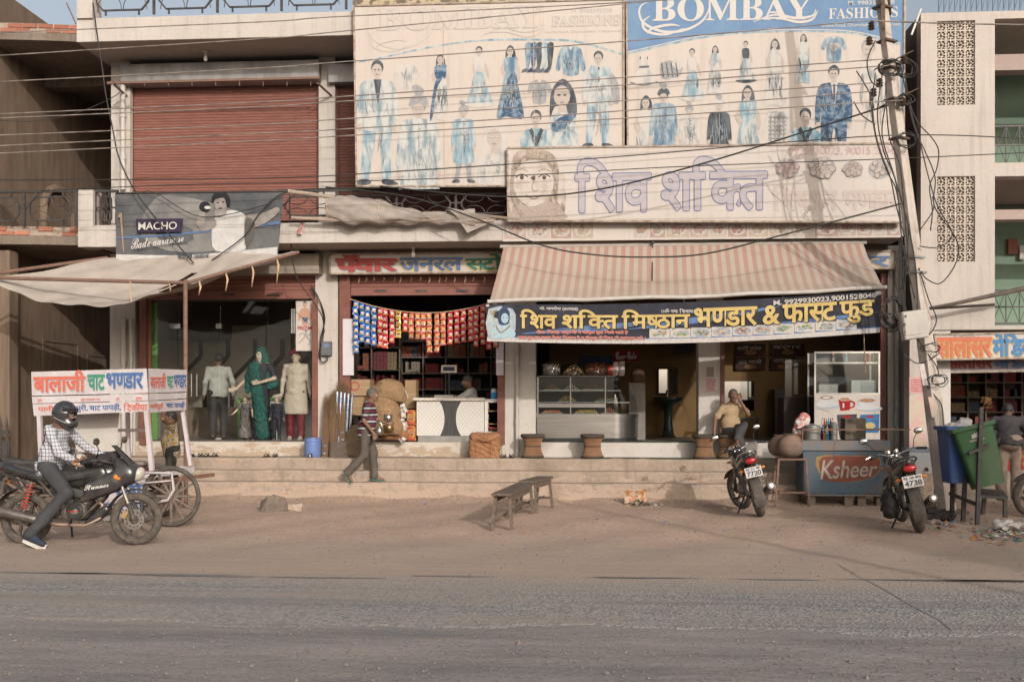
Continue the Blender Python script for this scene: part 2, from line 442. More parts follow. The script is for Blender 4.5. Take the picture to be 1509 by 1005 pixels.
class Print:
 """flat print made of coloured outlines in photo pixels, laid on a surface"""
 def __init__(s, surf, off=.002, step=.0012): s.surf = surf; s.mb = MB(); s.mats = []; s.n = 0; s.off = off; s.step = step
 def m(s, mt):
  if mt not in s.mats: s.mats.append(mt)
  return s.mats.index(mt)
 def poly(s, pts, mt, smooth=3, lift=None):
  p = smoothpoly(pts, smooth) if smooth else [Vector(q) for q in pts]
  tr = geometry.tessellate_polygon([[Vector((q[0], q[1], 0)) for q in p]])
  d = s.off+s.n*s.step if lift is None else s.off+lift
  s.mb.add([s.surf(q[0], q[1], d) for q in p], tr, s.m(mt)); s.n += 1 if lift is None else 0; return s
 def ell(s, cx, cy, rx, ry, mt, n=14, lift=None, a0=0):
  ca, sa = math.cos(a0), math.sin(a0)
  return s.poly([(cx+rx*math.cos(2*math.pi*i/n)*ca-ry*math.sin(2*math.pi*i/n)*sa, cy+rx*math.cos(2*math.pi*i/n)*sa+ry*math.sin(2*math.pi*i/n)*ca) for i in range(n)], mt, 0, lift)
 def line(s, pts, w, mt, lift=None):
  pts = [Vector(p) for p in pts]; L, Rr = [], []
  ws = w if isinstance(w, (list, tuple)) else [w]*len(pts)
  for i, p in enumerate(pts):
   d = (pts[min(i+1, len(pts)-1)]-pts[max(i-1, 0)]).normalized(); nn = Vector((-d.y, d.x))*ws[i]/2; L.append(p+nn); Rr.append(p-nn)
  d = s.off+s.n*s.step if lift is None else s.off+lift; k = len(pts)
  s.mb.add([s.surf(q.x, q.y, d) for q in L+Rr], [(i, i+1, k+i+1, k+i) for i in range(k-1)], s.m(mt)); s.n += 1 if lift is None else 0; return s
 def build(s, name, parent, **kw): return s.mb.build(name, s.mats, parent, fix=False, **kw)
def curve2(pts, n=8):
 out = []; m = len(pts)
 for i in range(m-1):
  p0 = Vector(pts[max(i-1, 0)]); p1 = Vector(pts[i]); p2 = Vector(pts[i+1]); p3 = Vector(pts[min(i+2, m-1)])
  for k in range(n):
   t = k/n; out.append(.5*((2*p1)+(p2-p0)*t+(2*p0-5*p1+4*p2-p3)*t*t+(3*p1-p0-3*p2+p3)*t**3))
 out.append(Vector(pts[-1])); return out
def plane(Y): return lambda x, y, d=0: P(x, y, Y-d)
def hang(a, b, sag, n=24, wig=0):
 a, b = Vector(a), Vector(b)
 return [a.lerp(b, i/n)-Vector((0, 0, sag*4*(i/n)*(1-i/n)))+Vector((0, 0, wig*math.sin(i*2.1))) for i in range(n+1)]
# ================================================================ setting
def X(px, Y=0.): return P(px, 600, Y).x
def Z(py, Y=0., px=754): return P(px, py, Y).z
def fb(mb, px0, px1, py0, py1, Y, depth, mi=None):
 pm = (px0+px1)/2
 return mb.box(X(px0, Y), X(px1, Y), Y, Y+depth, Z(py1, Y, pm), Z(py0, Y, pm), mi)
cream = paint_mat('cream_plaster', (.60, .545, .495), (.52, .465, .415), (.34, .30, .26), sc=.8)
cream_soft = paint_mat('cream_plaster_soft', (.60, .535, .475), (.54, .475, .415), (.38, .33, .28), streak=False, sc=.7, bump=.2)
white_pl = paint_mat('white_plinth_plaster', (.66, .61, .56), (.58, .52, .46), (.38, .32, .26), streak=False, bump=.3)
worn_pl = paint_mat('worn_white_plaster', (.62, .55, .48), (.56, .48, .40), (.36, .29, .22), streak=False, bump=.5, low=(.68, 1.0, (.36, .28, .205)))
concrete = paint_mat('step_concrete', (.44, .345, .275), (.33, .26, .20), (.20, .15, .115), sc=2.2, bump=.9, rough=.95, low=(.0, .5, (.37, .28, .215)))
raw_conc = paint_mat('raw_concrete', (.25, .20, .16), (.17, .135, .11), (.10, .08, .065), sc=1.1, bump=.8, rough=.95)
soffit = paint_mat('soffit_plaster', (.50, .44, .385), (.45, .39, .34), (.34, .29, .25), streak=False, sc=.6)
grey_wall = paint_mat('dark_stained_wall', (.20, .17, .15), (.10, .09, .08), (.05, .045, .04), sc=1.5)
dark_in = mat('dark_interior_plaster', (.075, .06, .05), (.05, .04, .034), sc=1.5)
brown_in = mat('brown_interior_paint', (.19, .115, .045), (.15, .088, .035), sc=1.2, fine=.05)
pink_in = mat('pink_paint', (.40, .30, .27), (.34, .26, .23), sc=1.2)
green_in = mat('green_room_paint', (.19, .27, .20), (.15, .22, .165), sc=1.0)
iron = mat('black_iron', (.045, .045, .048), (.09, .075, .065), sc=12, rough=.55, metal=.3, spec=.4)
shut_m = mat('red_brown_shutter_paint', (.235, .10, .078), (.185, .078, .06), sc=3, st=(1, 1, 6), rough=.6, fine=.12)
shut_d = mat('brown_frame_paint', (.20, .08, .058), (.13, .055, .042), sc=8, rough=.6)
galv = mat('galvanised_sheet', (.36, .35, .34), (.22, .21, .205), sc=5, st=(1, 1, .5), rough=.5, metal=.5)
pipe_m = mat('plastic_pipe', (.50, .46, .42), (.40, .36, .32), sc=4, rough=.5)
tan_ply = None
def dirt_mat():
 m, t, b = nodes_of('dirt'); v = coords(t, (1, 1, 1), 'World')
 col = mixc(t, noise(t, v, .5, 6, .6, .38, .66), (.52, .37, .28), (.42, .305, .235))
 col = mixc(t, math_(t, 'MULTIPLY', noise(t, coords(t, (1, 2.4, 1), 'World'), 1.7, 7, .68, .5, .7), .55), col, (.55, .42, .335))
 col = mixc(t, math_(t, 'MULTIPLY', noise(t, v, 20, 8, .85, .47, .62), .7), col, (.24, .18, .135))
 col = mixc(t, math_(t, 'MULTIPLY', noise(t, v, 60, 3, .8, .56, .66), .6), col, (.56, .46, .37))
 g = t.nodes.new('ShaderNodeSeparateXYZ'); t.links.new(v, g.inputs[0])
 def band(lo, hi):
  r = t.nodes.new('ShaderNodeMapRange'); r.interpolation_type = 'SMOOTHSTEP'; r.inputs[1].default_value = lo; r.inputs[2].default_value = hi
  t.links.new(math_(t, 'ADD', g.outputs[1], math_(t, 'MULTIPLY', noise(t, coords(t, (.25, 1, 1), 'World'), 1.3, 5, .6, 0, 1), .9)), r.inputs[0]); return r.outputs[0]
 near = mixc(t, noise(t, coords(t, (.3, 1.6, 1), 'World'), 1.5, 8, .7, .40, .62), (.34, .30, .27), (.215, .20, .19))
 near = mixc(t, math_(t, 'MULTIPLY', noise(t, v, 34, 7, .85, .46, .66), .7), near, (.14, .13, .122))
 col = mixc(t, band(-11.0, -9.7), near, col)
 packed = mixc(t, noise(t, coords(t, (.2, 2, 1), 'World'), 2.2, 7, .7, .4, .62), (.40, .305, .24), (.33, .275, .23))
 r2 = math_(t, 'SUBTRACT', 1.0, band(-7.2, -5.4)); r2b = math_(t, 'MULTIPLY', r2, math_(t, 'MULTIPLY', band(-11.0, -9.7), .8))
 col = mixc(t, r2b, col, packed)
 t.links.new(col, b.inputs['Base Color']); b.inputs['Roughness'].default_value = .95; b.inputs['Specular IOR Level'].default_value = .15
 n1 = t.nodes.new('ShaderNodeTexNoise'); n1.inputs['Scale'].default_value = 14; n1.inputs['Detail'].default_value = 10; n1.inputs['Roughness'].default_value = .72
 t.links.new(v, n1.inputs[0]); bp = t.nodes.new('ShaderNodeBump'); bp.inputs['Strength'].default_value = .8; bp.inputs['Distance'].default_value = .035
 t.links.new(n1.outputs[0], bp.inputs['Height']); t.links.new(bp.outputs[0], b.inputs['Normal']); return m
def road_mat():
 m, t, b = nodes_of('asphalt'); v = coords(t, (1, 1, 1), 'World')
 vo = t.nodes.new('ShaderNodeTexVoronoi'); vo.inputs['Scale'].default_value = 42; t.links.new(v, vo.inputs[0])
 hs = t.nodes.new('ShaderNodeSeparateColor'); t.links.new(vo.outputs['Color'], hs.inputs[0])
 col = mixc(t, hs.outputs[0], (.13, .13, .133), (.36, .33, .305))
 col = mixc(t, math_(t, 'MULTIPLY', noise(t, coords(t, (.16, 1.4, 1), 'World'), 1.1, 7, .62, .38, .66), .85), col, (.30, .255, .215))
 col = mixc(t, math_(t, 'MULTIPLY', noise(t, coords(t, (.08, 2.2, 1), 'World'), 1.7, 6, .62, .5, .68), .7), col, (.15, .147, .148))
 col = mixc(t, math_(t, 'MULTIPLY', noise(t, v, 60, 4, .75, .5, .75), .4), col, (.30, .26, .22))
 g = t.nodes.new('ShaderNodeSeparateXYZ'); t.links.new(v, g.inputs[0]); wy = math_(t, 'ADD', g.outputs[1], math_(t, 'MULTIPLY', noise(t, coords(t, (.3, 1.3, 1), 'World'), 1.4, 7, .7, 0, 1), .9))
 for a_, b_, cc in ((-9.6, -8.75, (.34, .275, .225)), (-11.2, -11.7, (.25, .23, .215))):
  r = t.nodes.new('ShaderNodeMapRange'); r.interpolation_type = 'SMOOTHSTEP'; r.inputs[1].default_value = a_; r.inputs[2].default_value = b_; t.links.new(wy, r.inputs[0]); col = mixc(t, r.outputs[0], col, cc)
 t.links.new(col, b.inputs['Base Color']); b.inputs['Roughness'].default_value = .85; b.inputs['Specular IOR Level'].default_value = .25
 bp = t.nodes.new('ShaderNodeBump'); bp.inputs['Strength'].default_value = .9; bp.inputs['Distance'].default_value = .009
 t.links.new(vo.outputs['Distance'], bp.inputs['Height']); t.links.new(bp.outputs[0], b.inputs['Normal']); return m
dirt = dirt_mat(); asphalt = road_mat()
def gz(x, y):
 """gentle relief of the dirt verge"""
 if y < -8.9: k = max(0, min(1, (-11.9-y)/.8))*.5
 elif y > -1.42: k = 0
 else: k = min(1, (y+8.9)/1.5)
 return k*(.012*math.sin(x*1.7+y*.9)+.010*math.sin(x*3.9-y*2.7+1)+.006*math.sin(x*9.1+y*7.3)) + (max(0, min(1, (y+1.95)/.5))*(.05+.02*math.sin(x*2.7)+.012*math.sin(x*7.9)) if -2.1 < y else 0)
far = MB().box(-400, 400, -400, 400, -.5, -.06).build('far_ground', dirt, kind='structure', fix=False)
MB().sheet(lambda u, v: (-30+u*60, -19+v*17.75, gz(-30+u*60, -19+v*17.75)), 460, 190).build('dirt_verge', dirt, kind='structure', smooth=True, fix=False)
MB().box(-30, 30, -1.25, 14, -.05, .02).build('shop_yard_ground', dirt, kind='structure', fix=False)
def rw(x, k): return .05*math.sin(x*1.3+k)+.03*math.sin(x*4.1+k*2)+.015*math.sin(x*13+k)
MB().sheet(lambda u, v: (-30+u*60, (-11.75+rw(-30+u*60, 1)*2)*(1-v)+(-9.15+rw(-30+u*60, 5)*.5)*v, .006-.035*max(0, 1-v*8)-.01*max(0, v*16-15)), 500, 16).build('road', asphalt, kind='structure', fix=False)
tarm = mat('old_tar', (.16, .15, .145), (.24, .21, .19), sc=9, rough=.8, src='World')
mb = MB()
def patch(mb, x, y, lx, ly, z, n=22, sd=0, mi=0):
 rnd = random.Random(sd); ph = [rnd.uniform(0, 6) for _ in range(4)]; k = len(mb.v)
 pts = [(x+lx*math.cos(a)*(1+.18*math.sin(3*a+ph[0])+.12*math.sin(7*a+ph[1])), y+ly*math.sin(a)*(1+.25*math.sin(5*a+ph[2])+.2*math.sin(9*a+ph[3])), z) for a in [2*math.pi*i/n for i in range(n)]]
 mb.add([(x, y, z)]+pts, [(0, i+1, (i+1) % n+1) for i in range(n)], mi)
for i, (px, py, lx) in enumerate([(60, 845, .75), (200, 847, .9), (300, 850, .6), (470, 852, .55), (940, 852, .5), (1150, 855, .35), (1400, 856, .9), (1490, 857, .8), (660, 850, .4)]):
 g = G(px, py); patch(mb, g.x, g.y, lx, .035, .010, sd=i)
mb.build('tar_patches', tarm, kind='stuff', fix=False, label='thin dark tar patches along the road edges')
# crack across the road, a line of tar
mb = MB(); pts = [G(1235, 832), G(1262, 848), G(1300, 868), G(1345, 895), G(1385, 915), G(1402, 930)]
for a, b_ in zip(pts, pts[1:]):
 d = (b_-a).normalized(); n_ = Vector((-d.y, d.x, 0))*.005; z = Vector((0, 0, .0095)); mb.add([a+n_+z, b_+n_+z, b_-n_+z, a-n_+z], [(0, 1, 2, 3)])
mb.build('road_crack', tarm, kind='structure', fix=False)
sx0, sx1 = X(150, -1.1), X(1184, -1.4)
def stepbox(mb, x0, x1, y0, y1, z0, z1):
 # front face with slight unevenness, rounded nosing
 n = 60; k = len(mb.v)
 prof = [(0, z0), (0, z1-.05), (0, z1-.015), (.012, z1-.003), (.03, z1), (y1-y0, z1)]
 for i in range(n+1):
  x = x0+(x1-x0)*i/n
  for (d, z) in prof:
   w = .006*math.sin(x*2.3+z*9)+.004*math.sin(x*7.1+z*5); mb.v.append((x, y0+d+(w if d < .05 else 0), z+.004*math.sin(x*3.1+y0)*(z > z0)))
 m = len(prof)
 for i in range(n):
  for j in range(m-1):
   a = k+i*m+j; mb.f.append((a, a+m, a+m+1, a+1)); mb.mi.append(0)
mb = MB(); stepbox(mb, sx0, sx1, -1.40, -1.08, -.05, .30); stepbox(mb, sx0, sx1+.02, -1.10, -.76, .28, .487)
stepbox(mb, sx0, X(1345, -.8), -.80, .1, .46, .69)
mb.box(sx0-.002, sx0+.02, -1.38, .1, -.05, .28); mb.box(sx1-.02, sx1, -1.38, .1, -.05, .485)
mb.box(sx1, X(1345, -.8), -.79, -.7, -.05, .5)
mb.build('steps', concrete, kind='structure', smooth=50, fix=False)
# ================================================================ main building
bx0, bx1 = X(168), X(1345)
ZS, ZF = 4.487, 4.86      # first floor slab
ZR0, ZR1 = 8.117, 8.53    # roof slab
bld = thing('shop_building', 'long two storey cream shop building with balcony slab, brown shutters and concrete steps', 'building', (0, 0, .69))
# plinth pieces between pillars
mb = MB(); mb.box(bx0, X(785), -.15, 4, .60, .955); mb.build('plinth', worn_pl, bld, fix=False)
mb = MB(); mb.box(X(785)+.002, bx1, -.15, 4, .60, .955); mb.build('plinth', white_pl, bld, fix=False)
B('interior_floor', mat('shop_floor_tile', (.30, .26, .22), (.24, .2, .17), sc=2, rough=.5), bld, bx0, bx1, -.13, 4, .957, .962)
# pillars: (px0, px1, Yfront)
for (a, b_, y0, zt) in [(168, 205, -.17, ZS), (468, 501, -.17, ZS), (741, 790, -.17, ZS), (1028, 1064, -.17, ZS), (1304, 1338, -.17, ZS)]:
 mb = MB(); mb.box(X(a), X(b_), y0, .25, .69, zt); mb.build('pillar', cream if a < 700 else white_pl, bld, fix=False)
# upper floor piers
for (a, b_) in [(168, 196), (472, 496), (880, 920), (1300, 1340)]:
 mb = MB(); mb.box(X(a), X(b_), -.12, .3, ZF, ZR0); mb.build('pillar', cream, bld, fix=False)
# slabs
xs0, xs1 = X(115, -1.2), X(1335, -1.2)
mb = MB(); mb.box(X(137, -1.2), xs1, -1.2, 4, ZS, ZF-.02); mb.build('floor_slab', cream, bld, fix=False)
mb = MB(); mb.box(X(137, -1.2), xs1, -1.195, 0, ZS-.004, ZS); mb.build('soffit', soffit, bld, fix=False)
mb = MB(); mb.box(X(113, -1.2), xs1, -1.2, 4, ZR0, ZR1); mb.build('roof_slab', cream, bld, fix=False)
mb = MB(); mb.box(X(113, -1.2), xs1, -1.195, 0, ZR0-.004, ZR0); mb.build('soffit', soffit, bld, fix=False)
# corner parapet block left of the banner
mb = MB(); mb.box(X(115, -1.25), X(137, -1.25), -1.25, -.9, Z(364, -1.25, 120), Z(280, -1.25, 126)); mb.box(X(137, -1.25)-.005, X(175, -1.25), -1.248, -1.02, Z(364, -1.25, 150), Z(334, -1.25, 150))
mb.build('parapet', cream, bld, fix=False)
B('parapet', cream, bld, X(113, -1.25), X(136, -1.25), -1.25, -.9, ZR1-.01, 10.2)
# inner shell
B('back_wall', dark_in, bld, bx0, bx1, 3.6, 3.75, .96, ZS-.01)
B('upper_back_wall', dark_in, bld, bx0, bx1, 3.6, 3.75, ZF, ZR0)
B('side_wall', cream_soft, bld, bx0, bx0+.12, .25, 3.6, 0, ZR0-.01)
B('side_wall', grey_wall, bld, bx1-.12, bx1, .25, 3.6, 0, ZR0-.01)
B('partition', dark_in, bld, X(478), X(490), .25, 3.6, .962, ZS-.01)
B('partition', brown_in, bld, X(757), X(770), .25, 3.6, .962, ZS-.01)
# spandrels over openings
def zz(py, px, Y=0): return Z(py, Y, px)
B('spandrel', cream_soft, bld, X(205), X(468), -.02, .2, zz(404, 335), ZS-.005)
B('spandrel', cream_soft, bld, X(501), X(741), -.02, .2, zz(402, 620), ZS-.005)
B('spandrel', white_pl, bld, X(790), X(1028), .0, .2, zz(402, 900), ZS-.005)
B('spandrel', white_pl, bld, X(1064), X(1304), .0, .2, zz(402, 1200), ZS-.005)
# rolling shutters: ribbed curtain as one stuff part
def ribs(mb, x0, x1, z0, z1, y, pitch=.053, amp=.011):
 n = int((z1-z0)/pitch); k = len(mb.v); q = []
 for i in range(n):
  z = z0+i*pitch
  q += [(y, z), (y-amp, z+pitch*.28), (y-amp, z+pitch*.62), (y, z+pitch*.9)]
 q.append((y, z1))
 for (yy, z) in q: mb.v += [(x0, yy, z), (x1, yy, z)]
 for i in range(len(q)-1): mb.f.append((k+2*i, k+2*i+1, k+2*i+3, k+2*i+2)); mb.mi.append(0)
def shutter(px0, px1, pyt, pyb, Y=.04, lab=None, pitch=.053):
 pm = (px0+px1)/2; x0, x1, z0, z1 = X(px0, Y), X(px1, Y), zz(pyb, pm, Y), zz(pyt, pm, Y)
 r = MB(); r.box(x0-.0, x0+.05, Y-.05, Y+.02, z0, z1); r.build('rolling_shutter', shut_d, bld, fix=False, label=lab)
 s = MB(); ribs(s, x0+.05, x1-.05, z0, z1, Y, pitch); s.build('shutter_curtain', shut_m, bld, kind='stuff', fix=False)
 B('shutter_guide', shut_d, bld, x1-.05, x1, Y-.05, Y+.02, z0, z1)
shutter(194, 472, 124, 327, lab='closed red brown rolling shutter on upper floor')
shutter(496, 880, 118, 327); shutter(920, 1300, 118, 325)
# upper shutter boxes
mb = MB(); fb(mb, 178, 470, 92, 120, -.32, .3); mb.build('shutter_housing', galv, bld, fix=False)
mb = MB(); fb(mb, 484, 880, 90, 117, -.25, .24); mb.build('shutter_housing', galv, bld, fix=False)
mb = MB()
mb.bar(P(158, 123, -.75), P(472, 115, -.75), .04, .04)
for px in (166, 468): mb.bar(P(px, 123, -.75), P(px+24, 145, -.02), .03, .03)
for i in range(8): mb.bar(P(213+i*35, 121, -.75), P(213+i*35, 127, -.75), .012)
mb.build('awning_rail', mat('rusty_pipe', (.21, .12, .085), (.13, .085, .065), sc=20, rough=.8), bld)
rusty = M['rusty_pipe']
# ground floor: shop 1 shutter (rolled up) + box
def lower_shutter(px0, px1, pyt, pyb, Y):
 s = MB(); pm = (px0+px1)/2; ribs(s, X(px0, Y), X(px1, Y), zz(pyb, pm, Y), zz(pyt, pm, Y), Y, .075, .014); s.build('shutter_curtain', shut_m, bld, kind='stuff', fix=False)
 mb = MB(); fb(mb, px0, px1, pyb-12, pyb, Y-.03, .06)
 for k in (.25, .5, .75): fb(mb, px0+(px1-px0)*k-9, px0+(px1-px0)*k+9, pyb-8, pyb-5, Y-.045, .02, 1)
 mb.build('shutter_bottom_bar', [shut_m, iron], bld)
lower_shutter(205, 468, 404, 441, -.10); lower_shutter(501, 741, 402, 435, -.10)
mb = MB(); fb(mb, 230, 470, 375, 404, -.45, .42); mb.build('shutter_housing', paint_mat('dusty_box_paint', (.36, .30, .25), (.30, .25, .2), (.2, .16, .13)), bld)
B('shutter_soffit_panel', paint_mat('weathered_sheet', (.40, .34, .28), (.30, .25, .2), (.2, .16, .13)), bld, X(230, -.45), X(470, -.45), -.46, -.44, zz(399, 350, -.45), zz(378, 350, -.45))
for (px0, px1, a, b_) in [(205, 215, 441, 655), (460, 468, 441, 655), (500, 516, 402, 652), (733, 744, 402, 655), (1062, 1068, 490, 652), (1298, 1306, 400, 655)]:
 mb = MB(); fb(mb, px0, px1, a, b_, -.2, .1); mb.build('shutter_guide', shut_d, bld, fix=False)
# drain pipes on pillars
for (px, y0, y1, r) in [(182, 470, 668, .05), (193, 470, 668, .035), (181, 125, 280, .05), (762, 505, 672, .035), (1322, 380, 700, .05), (1345, 400, 720, .04)]:
 mb = MB(); mb.cyl(P(px, y0, -.24), P(px, y1, -.24), r, n=10)
 for k in (.3, .7): q = P(px, y0+(y1-y0)*k, -.24); mb.cyl(q-Vector((0, 0, .03)), q+Vector((0, 0, .03)), r*1.25, n=10)
 mb.build('drain_pipe', pipe_m, bld, smooth=40)
# iron railings: octagon panels with arcs
def railing(parent, px0, px1, Y, z0, z1, n, name='railing_panel'):
 x0, x1 = X(px0, Y), X(px1, Y); w = (x1-x0)/n; h = z1-z0
 for i in range(n+1):
  mb = MB(); mb.box(x0+i*w-.02, x0+i*w+.02, Y-.02, Y+.02, z0, z1+.03); mb.build('railing_post', iron, parent, fix=False)
 mb = MB(); mb.box(x0-.03, x1+.03, Y-.025, Y+.025, z1, z1+.045); mb.build('top_rail', iron, parent, fix=False)
 for i in range(n):
  a, b_ = x0+i*w+.10, x0+(i+1)*w-.10; c = (b_-a)*.13; zl, zh = z0+.09, z1-.08
  mb = MB(); o = [(a+c, zl), (b_-c, zl), (b_, zl+c*1.2), (b_, zh-c*1.2), (b_-c, zh), (a+c, zh), (a, zh-c*1.2), (a, zl+c*1.2)]
  for k in range(8): p, q = o[k], o[(k+1) % 8]; mb.bar((p[0], Y, p[1]), (q[0], Y, q[1]), .028)
  for xx in (a+c*1.4, b_-c*1.4): mb.bar((xx, Y, z0), (xx, Y, zl), .028); mb.bar((xx, Y, zh), (xx, Y, z1), .028)
  zm = (zl+zh)/2; mb.bar((a-.10, Y, zm+.02), (a, Y, zm+.02), .025); mb.bar((b_, Y, zm+.02), (b_+.10, Y, zm+.02), .025)
  xm = (a+b_)/2; rw_ = (b_-a)/4-.02
  for sx in (-1, 1):
   for sz in (-1, 1):
    cx = xm+sx*(rw_+.015); zc = zm+sz*(zh-zl)/2
    mb.tube([(cx+rw_*math.cos(t), Y, zc-sz*(zh-zl)*.42*math.sin(t)) for t in [math.pi*j/9 for j in range(10)]], .008, 5)
  mb.build(name, iron, parent)
railing(bld, 134, 900, -1.1, ZR1+.08, ZR1+.08+.92, 8)
railing(bld, 140, 172, -1.15, Z(333, -1.15, 150), Z(284, -1.15, 150), 1)
railing(bld, 412, 760, -1.05, ZF+.04, Z(281, -1.05, 600), 4)
# carved stone band on the roof edge above the billboards
mb = MB(); tanst = mat('carved_tan_stone', (.42, .34, .22), (.12, .10, .08), sc=9, rough=.9, bump=.5, lo=.48, hi=.52)
mb.box(X(520, -1.1), X(905, -1.1), -1.14, -1.06, ZR1, ZR1+.6); mb.build('parapet_screen', tanst, bld, fix=False)
# ceiling lamps under both balconies
for px, py, Y in [(303, 88, -.6), (609, 373, -.7)]:
 q = P(px, py, Y); q.z = ZR0-.004 if py < 200 else ZS-.004
 mb = MB(); mb.lathe([(0, 0), (.07, 0), (.07, -.02), (.03, -.03), (.022, -.09), (0, -.1)], q, 12); mb.lathe([(.02, -.09), (.035, -.13), (.035, -.17), (.0, -.2)], q, 10, mi=1)
 mb.build('ceiling_lamp', [pipe_m, flat('bulb_white', (.8, .78, .74), .2)], bld, smooth=True)
# ================================================================ left neighbour
ply = mat('shuttering_marked_concrete', (.20, .14, .10), (.125, .09, .065), sc=5, st=(6, 1.2, .25), rough=.95, fine=.2, src='World', bump=.4)
lb = thing('unfinished_building', 'unfinished brown concrete building with brick edged balconies at the left edge', 'building', (-11, 0, 0))
LX = X(168)-.01
xw = -10.6
mb = MB(); mb.box(xw-.2, xw, -1.0, 6, 0, 9.2); mb.build('side_wall', ply, lb, fix=False)
B('back_wall', ply, lb, xw, LX, 5.0, 5.2, 0, 9.2)
for (a, b_, z0, z1) in [(.5, 1.9, .3, 2.9), (2.3, 3.6, .3, 2.7)]:     # grooved door outlines on the side wall
 mb = MB(); mb.box(xw+.002, xw+.02, a, a+.05, z0, z1); mb.box(xw+.002, xw+.02, b_, b_+.05, z0, z1); mb.box(xw+.002, xw+.02, a, b_, z1, z1+.05); mb.build('door_outline', ply, lb, fix=False)
B('wall_corner', ply, lb, X(0, -1.3)-1.5, X(13, -1.3), -1.28, -1.0, 0, 4.4)
def curved_slab(z0, z1, yf, sag):
 mb = MB(); x0, x1 = -16, X(113, -1.3); n = 20; k = []
 pl = [(x0+(x1-x0)*i/n, yf(x0+(x1-x0)*i/n)) for i in range(n+1)]
 mb.prism(pl+[(x1, -1.0), (LX, -.9), (LX, 5), (x0, 5)], lambda x, y: (x, y, z0), lambda x, y: (x, y, z1)); mb.build('floor_slab', raw_conc, lb)
 return pl
yfc = lambda x: -1.42+.035*max(0, (x+11.6))**2*1.2
pl1 = curved_slab(4.50, 4.66, yfc, 0); pl2 = curved_slab(8.14, 8.28, yfc, 0)
bricks_m = mat('red_brick', (.42, .17, .11), (.31, .13, .09), sc=14, rough=.95, rand=.25, fine=.3, bump=.4)
mortar = mat('rough_mortar', (.38, .30, .24), (.26, .2, .16), sc=8, rough=.95, bump=.8)
bm_ = MB().box(-.12, .12, -.055, .055, -.033, .033).mesh('brick', bricks_m)
for (zb, rows, e) in [(8.28, 2, 0), (4.66, 2, 1)]:
 mb = MB(); pl = [(x, yfc(x)) for x in [-16+(X(113, -1.3)+16)*i/24 for i in range(25)]]
 for i in range(24):
  (xa, ya), (xb_, yb_) = pl[i], pl[i+1]
  mb.add([(xa, ya+.012, zb-.14), (xb_, yb_+.012, zb-.14), (xb_, yb_+.012, zb+rows*.08), (xa, ya+.012, zb+rows*.08), (xa, ya+.12, zb+rows*.08), (xb_, yb_+.12, zb+rows*.08)], [(0, 1, 2, 3), (3, 2, 5, 4)])
 mb.build('mortar_bed', mortar, lb, kind=None)
 for r in range(rows):
  x = -12.6+r*.13
  while x < X(110, -1.3):
   if random.random() > (.12 if r == rows-1 else .3):
    y = yfc(x); sl = (yfc(x+.1)-yfc(x-.1))/.2
    o = link('brick', bm_, lb, (x, y+.05+random.uniform(-.012, .006), zb+.038+r*.078)); o.rotation_euler = (0, random.uniform(-.02, .02), math.atan(sl))
   x += .262
for z in (7.9, 4.26): B('ceiling_beam', raw_conc, lb, xw, LX, .6, .9, z, z+.26); B('ceiling_beam', raw_conc, lb, xw, LX, 2.6, 2.9, z, z+.26)
# arch shape moulded on the side wall of upper floor
mb = MB(); pts = [(xw+.02, .5, 4.9), (xw+.02, .5, 5.5)]+[(xw+.02, 1.1-.6*math.cos(t), 5.5+.5*math.sin(t)) for t in [math.pi*i/10 for i in range(11)]]+[(xw+.02, 1.7, 4.9)]
mb.tube(pts, .09, 6); mb.build('arch_moulding', ply, lb, smooth=True)
# railing of the left balcony
railing(lb, -40, 112, -1.38, Z(333, -1.38, 60), Z(284, -1.38, 60), 2)
mb = MB(); mb.cyl(P(98, 5, -1.2), P(112, 36, -1.2), .012, n=6); mb.build('rebar', rusty, lb)
# small gate in front of the side wall
gate = thing('iron_gate', 'small dark iron gate with spear tips at the far left behind the riders', 'gate', P(2, 735, -1.6))
for i in range(3):
 x = X(-8+i*9, -1.6); mb = MB(); mb.cyl((x, -1.6, 0), (x, -1.6, Z(628, -1.6, 5)), .015, n=6); mb.cyl((x, -1.6, Z(628, -1.6, 5)), (x, -1.6, Z(612, -1.6, 5)), .03, .002, n=6); mb.build('gate_bar', iron, gate)
mb = MB(); mb.box(X(-20, -1.6), X(13, -1.6), -1.62, -1.58, Z(640, -1.6, 5), Z(634, -1.6, 5)); mb.box(X(-20, -1.6), X(13, -1.6), -1.59, -1.57, .05, Z(650, -1.6, 5)); mb.build('gate_panel', iron, gate, fix=False)
# ================================================================ right neighbour
rb = thing('cream_block', 'cream plastered building with pierced block screens and green balconies at the right edge', 'building', (9.5, -1, 0))
YR = -1.0
rx0 = X(1357, YR)
cr2 = paint_mat('cream_block_plaster', (.60, .53, .47), (.54, .475, .42), (.38, .33, .29), sc=1.0)
jx0, jx1 = X(1381, YR), X(1437, YR); ox = X(1466, YR); top = Z(18, YR, 1430)
ja = (Z(155, YR, 1409), Z(31, YR, 1409)); jb = (Z(386, YR, 1409), Z(260, YR, 1409))
zb0 = Z(486, YR, 1420)
for (x0, x1, z0, z1) in [(rx0, jx0, zb0, top), (jx1, ox, zb0, top), (jx0, jx1, ja[1], top), (jx0, jx1, jb[1], ja[0]), (jx0, jx1, zb0, jb[0])]:
 B('wall', cr2, rb, x0, x1, YR, YR+.22, z0, z1)
B('wall', cr2, rb, ox, 16, YR, YR+.3, Z(28, YR, 1480), top); B('wall', cr2, rb, ox, 16, YR, YR+.3, Z(260, YR, 1480), Z(240, YR, 1480)); B('wall', cr2, rb, ox, 16, YR, YR+.3, zb0, Z(480, YR, 1480))
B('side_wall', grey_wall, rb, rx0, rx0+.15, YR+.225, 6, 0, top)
B('back_wall', dark_in, rb, rx0+.15, 16, 3.8, 4, 0, top)
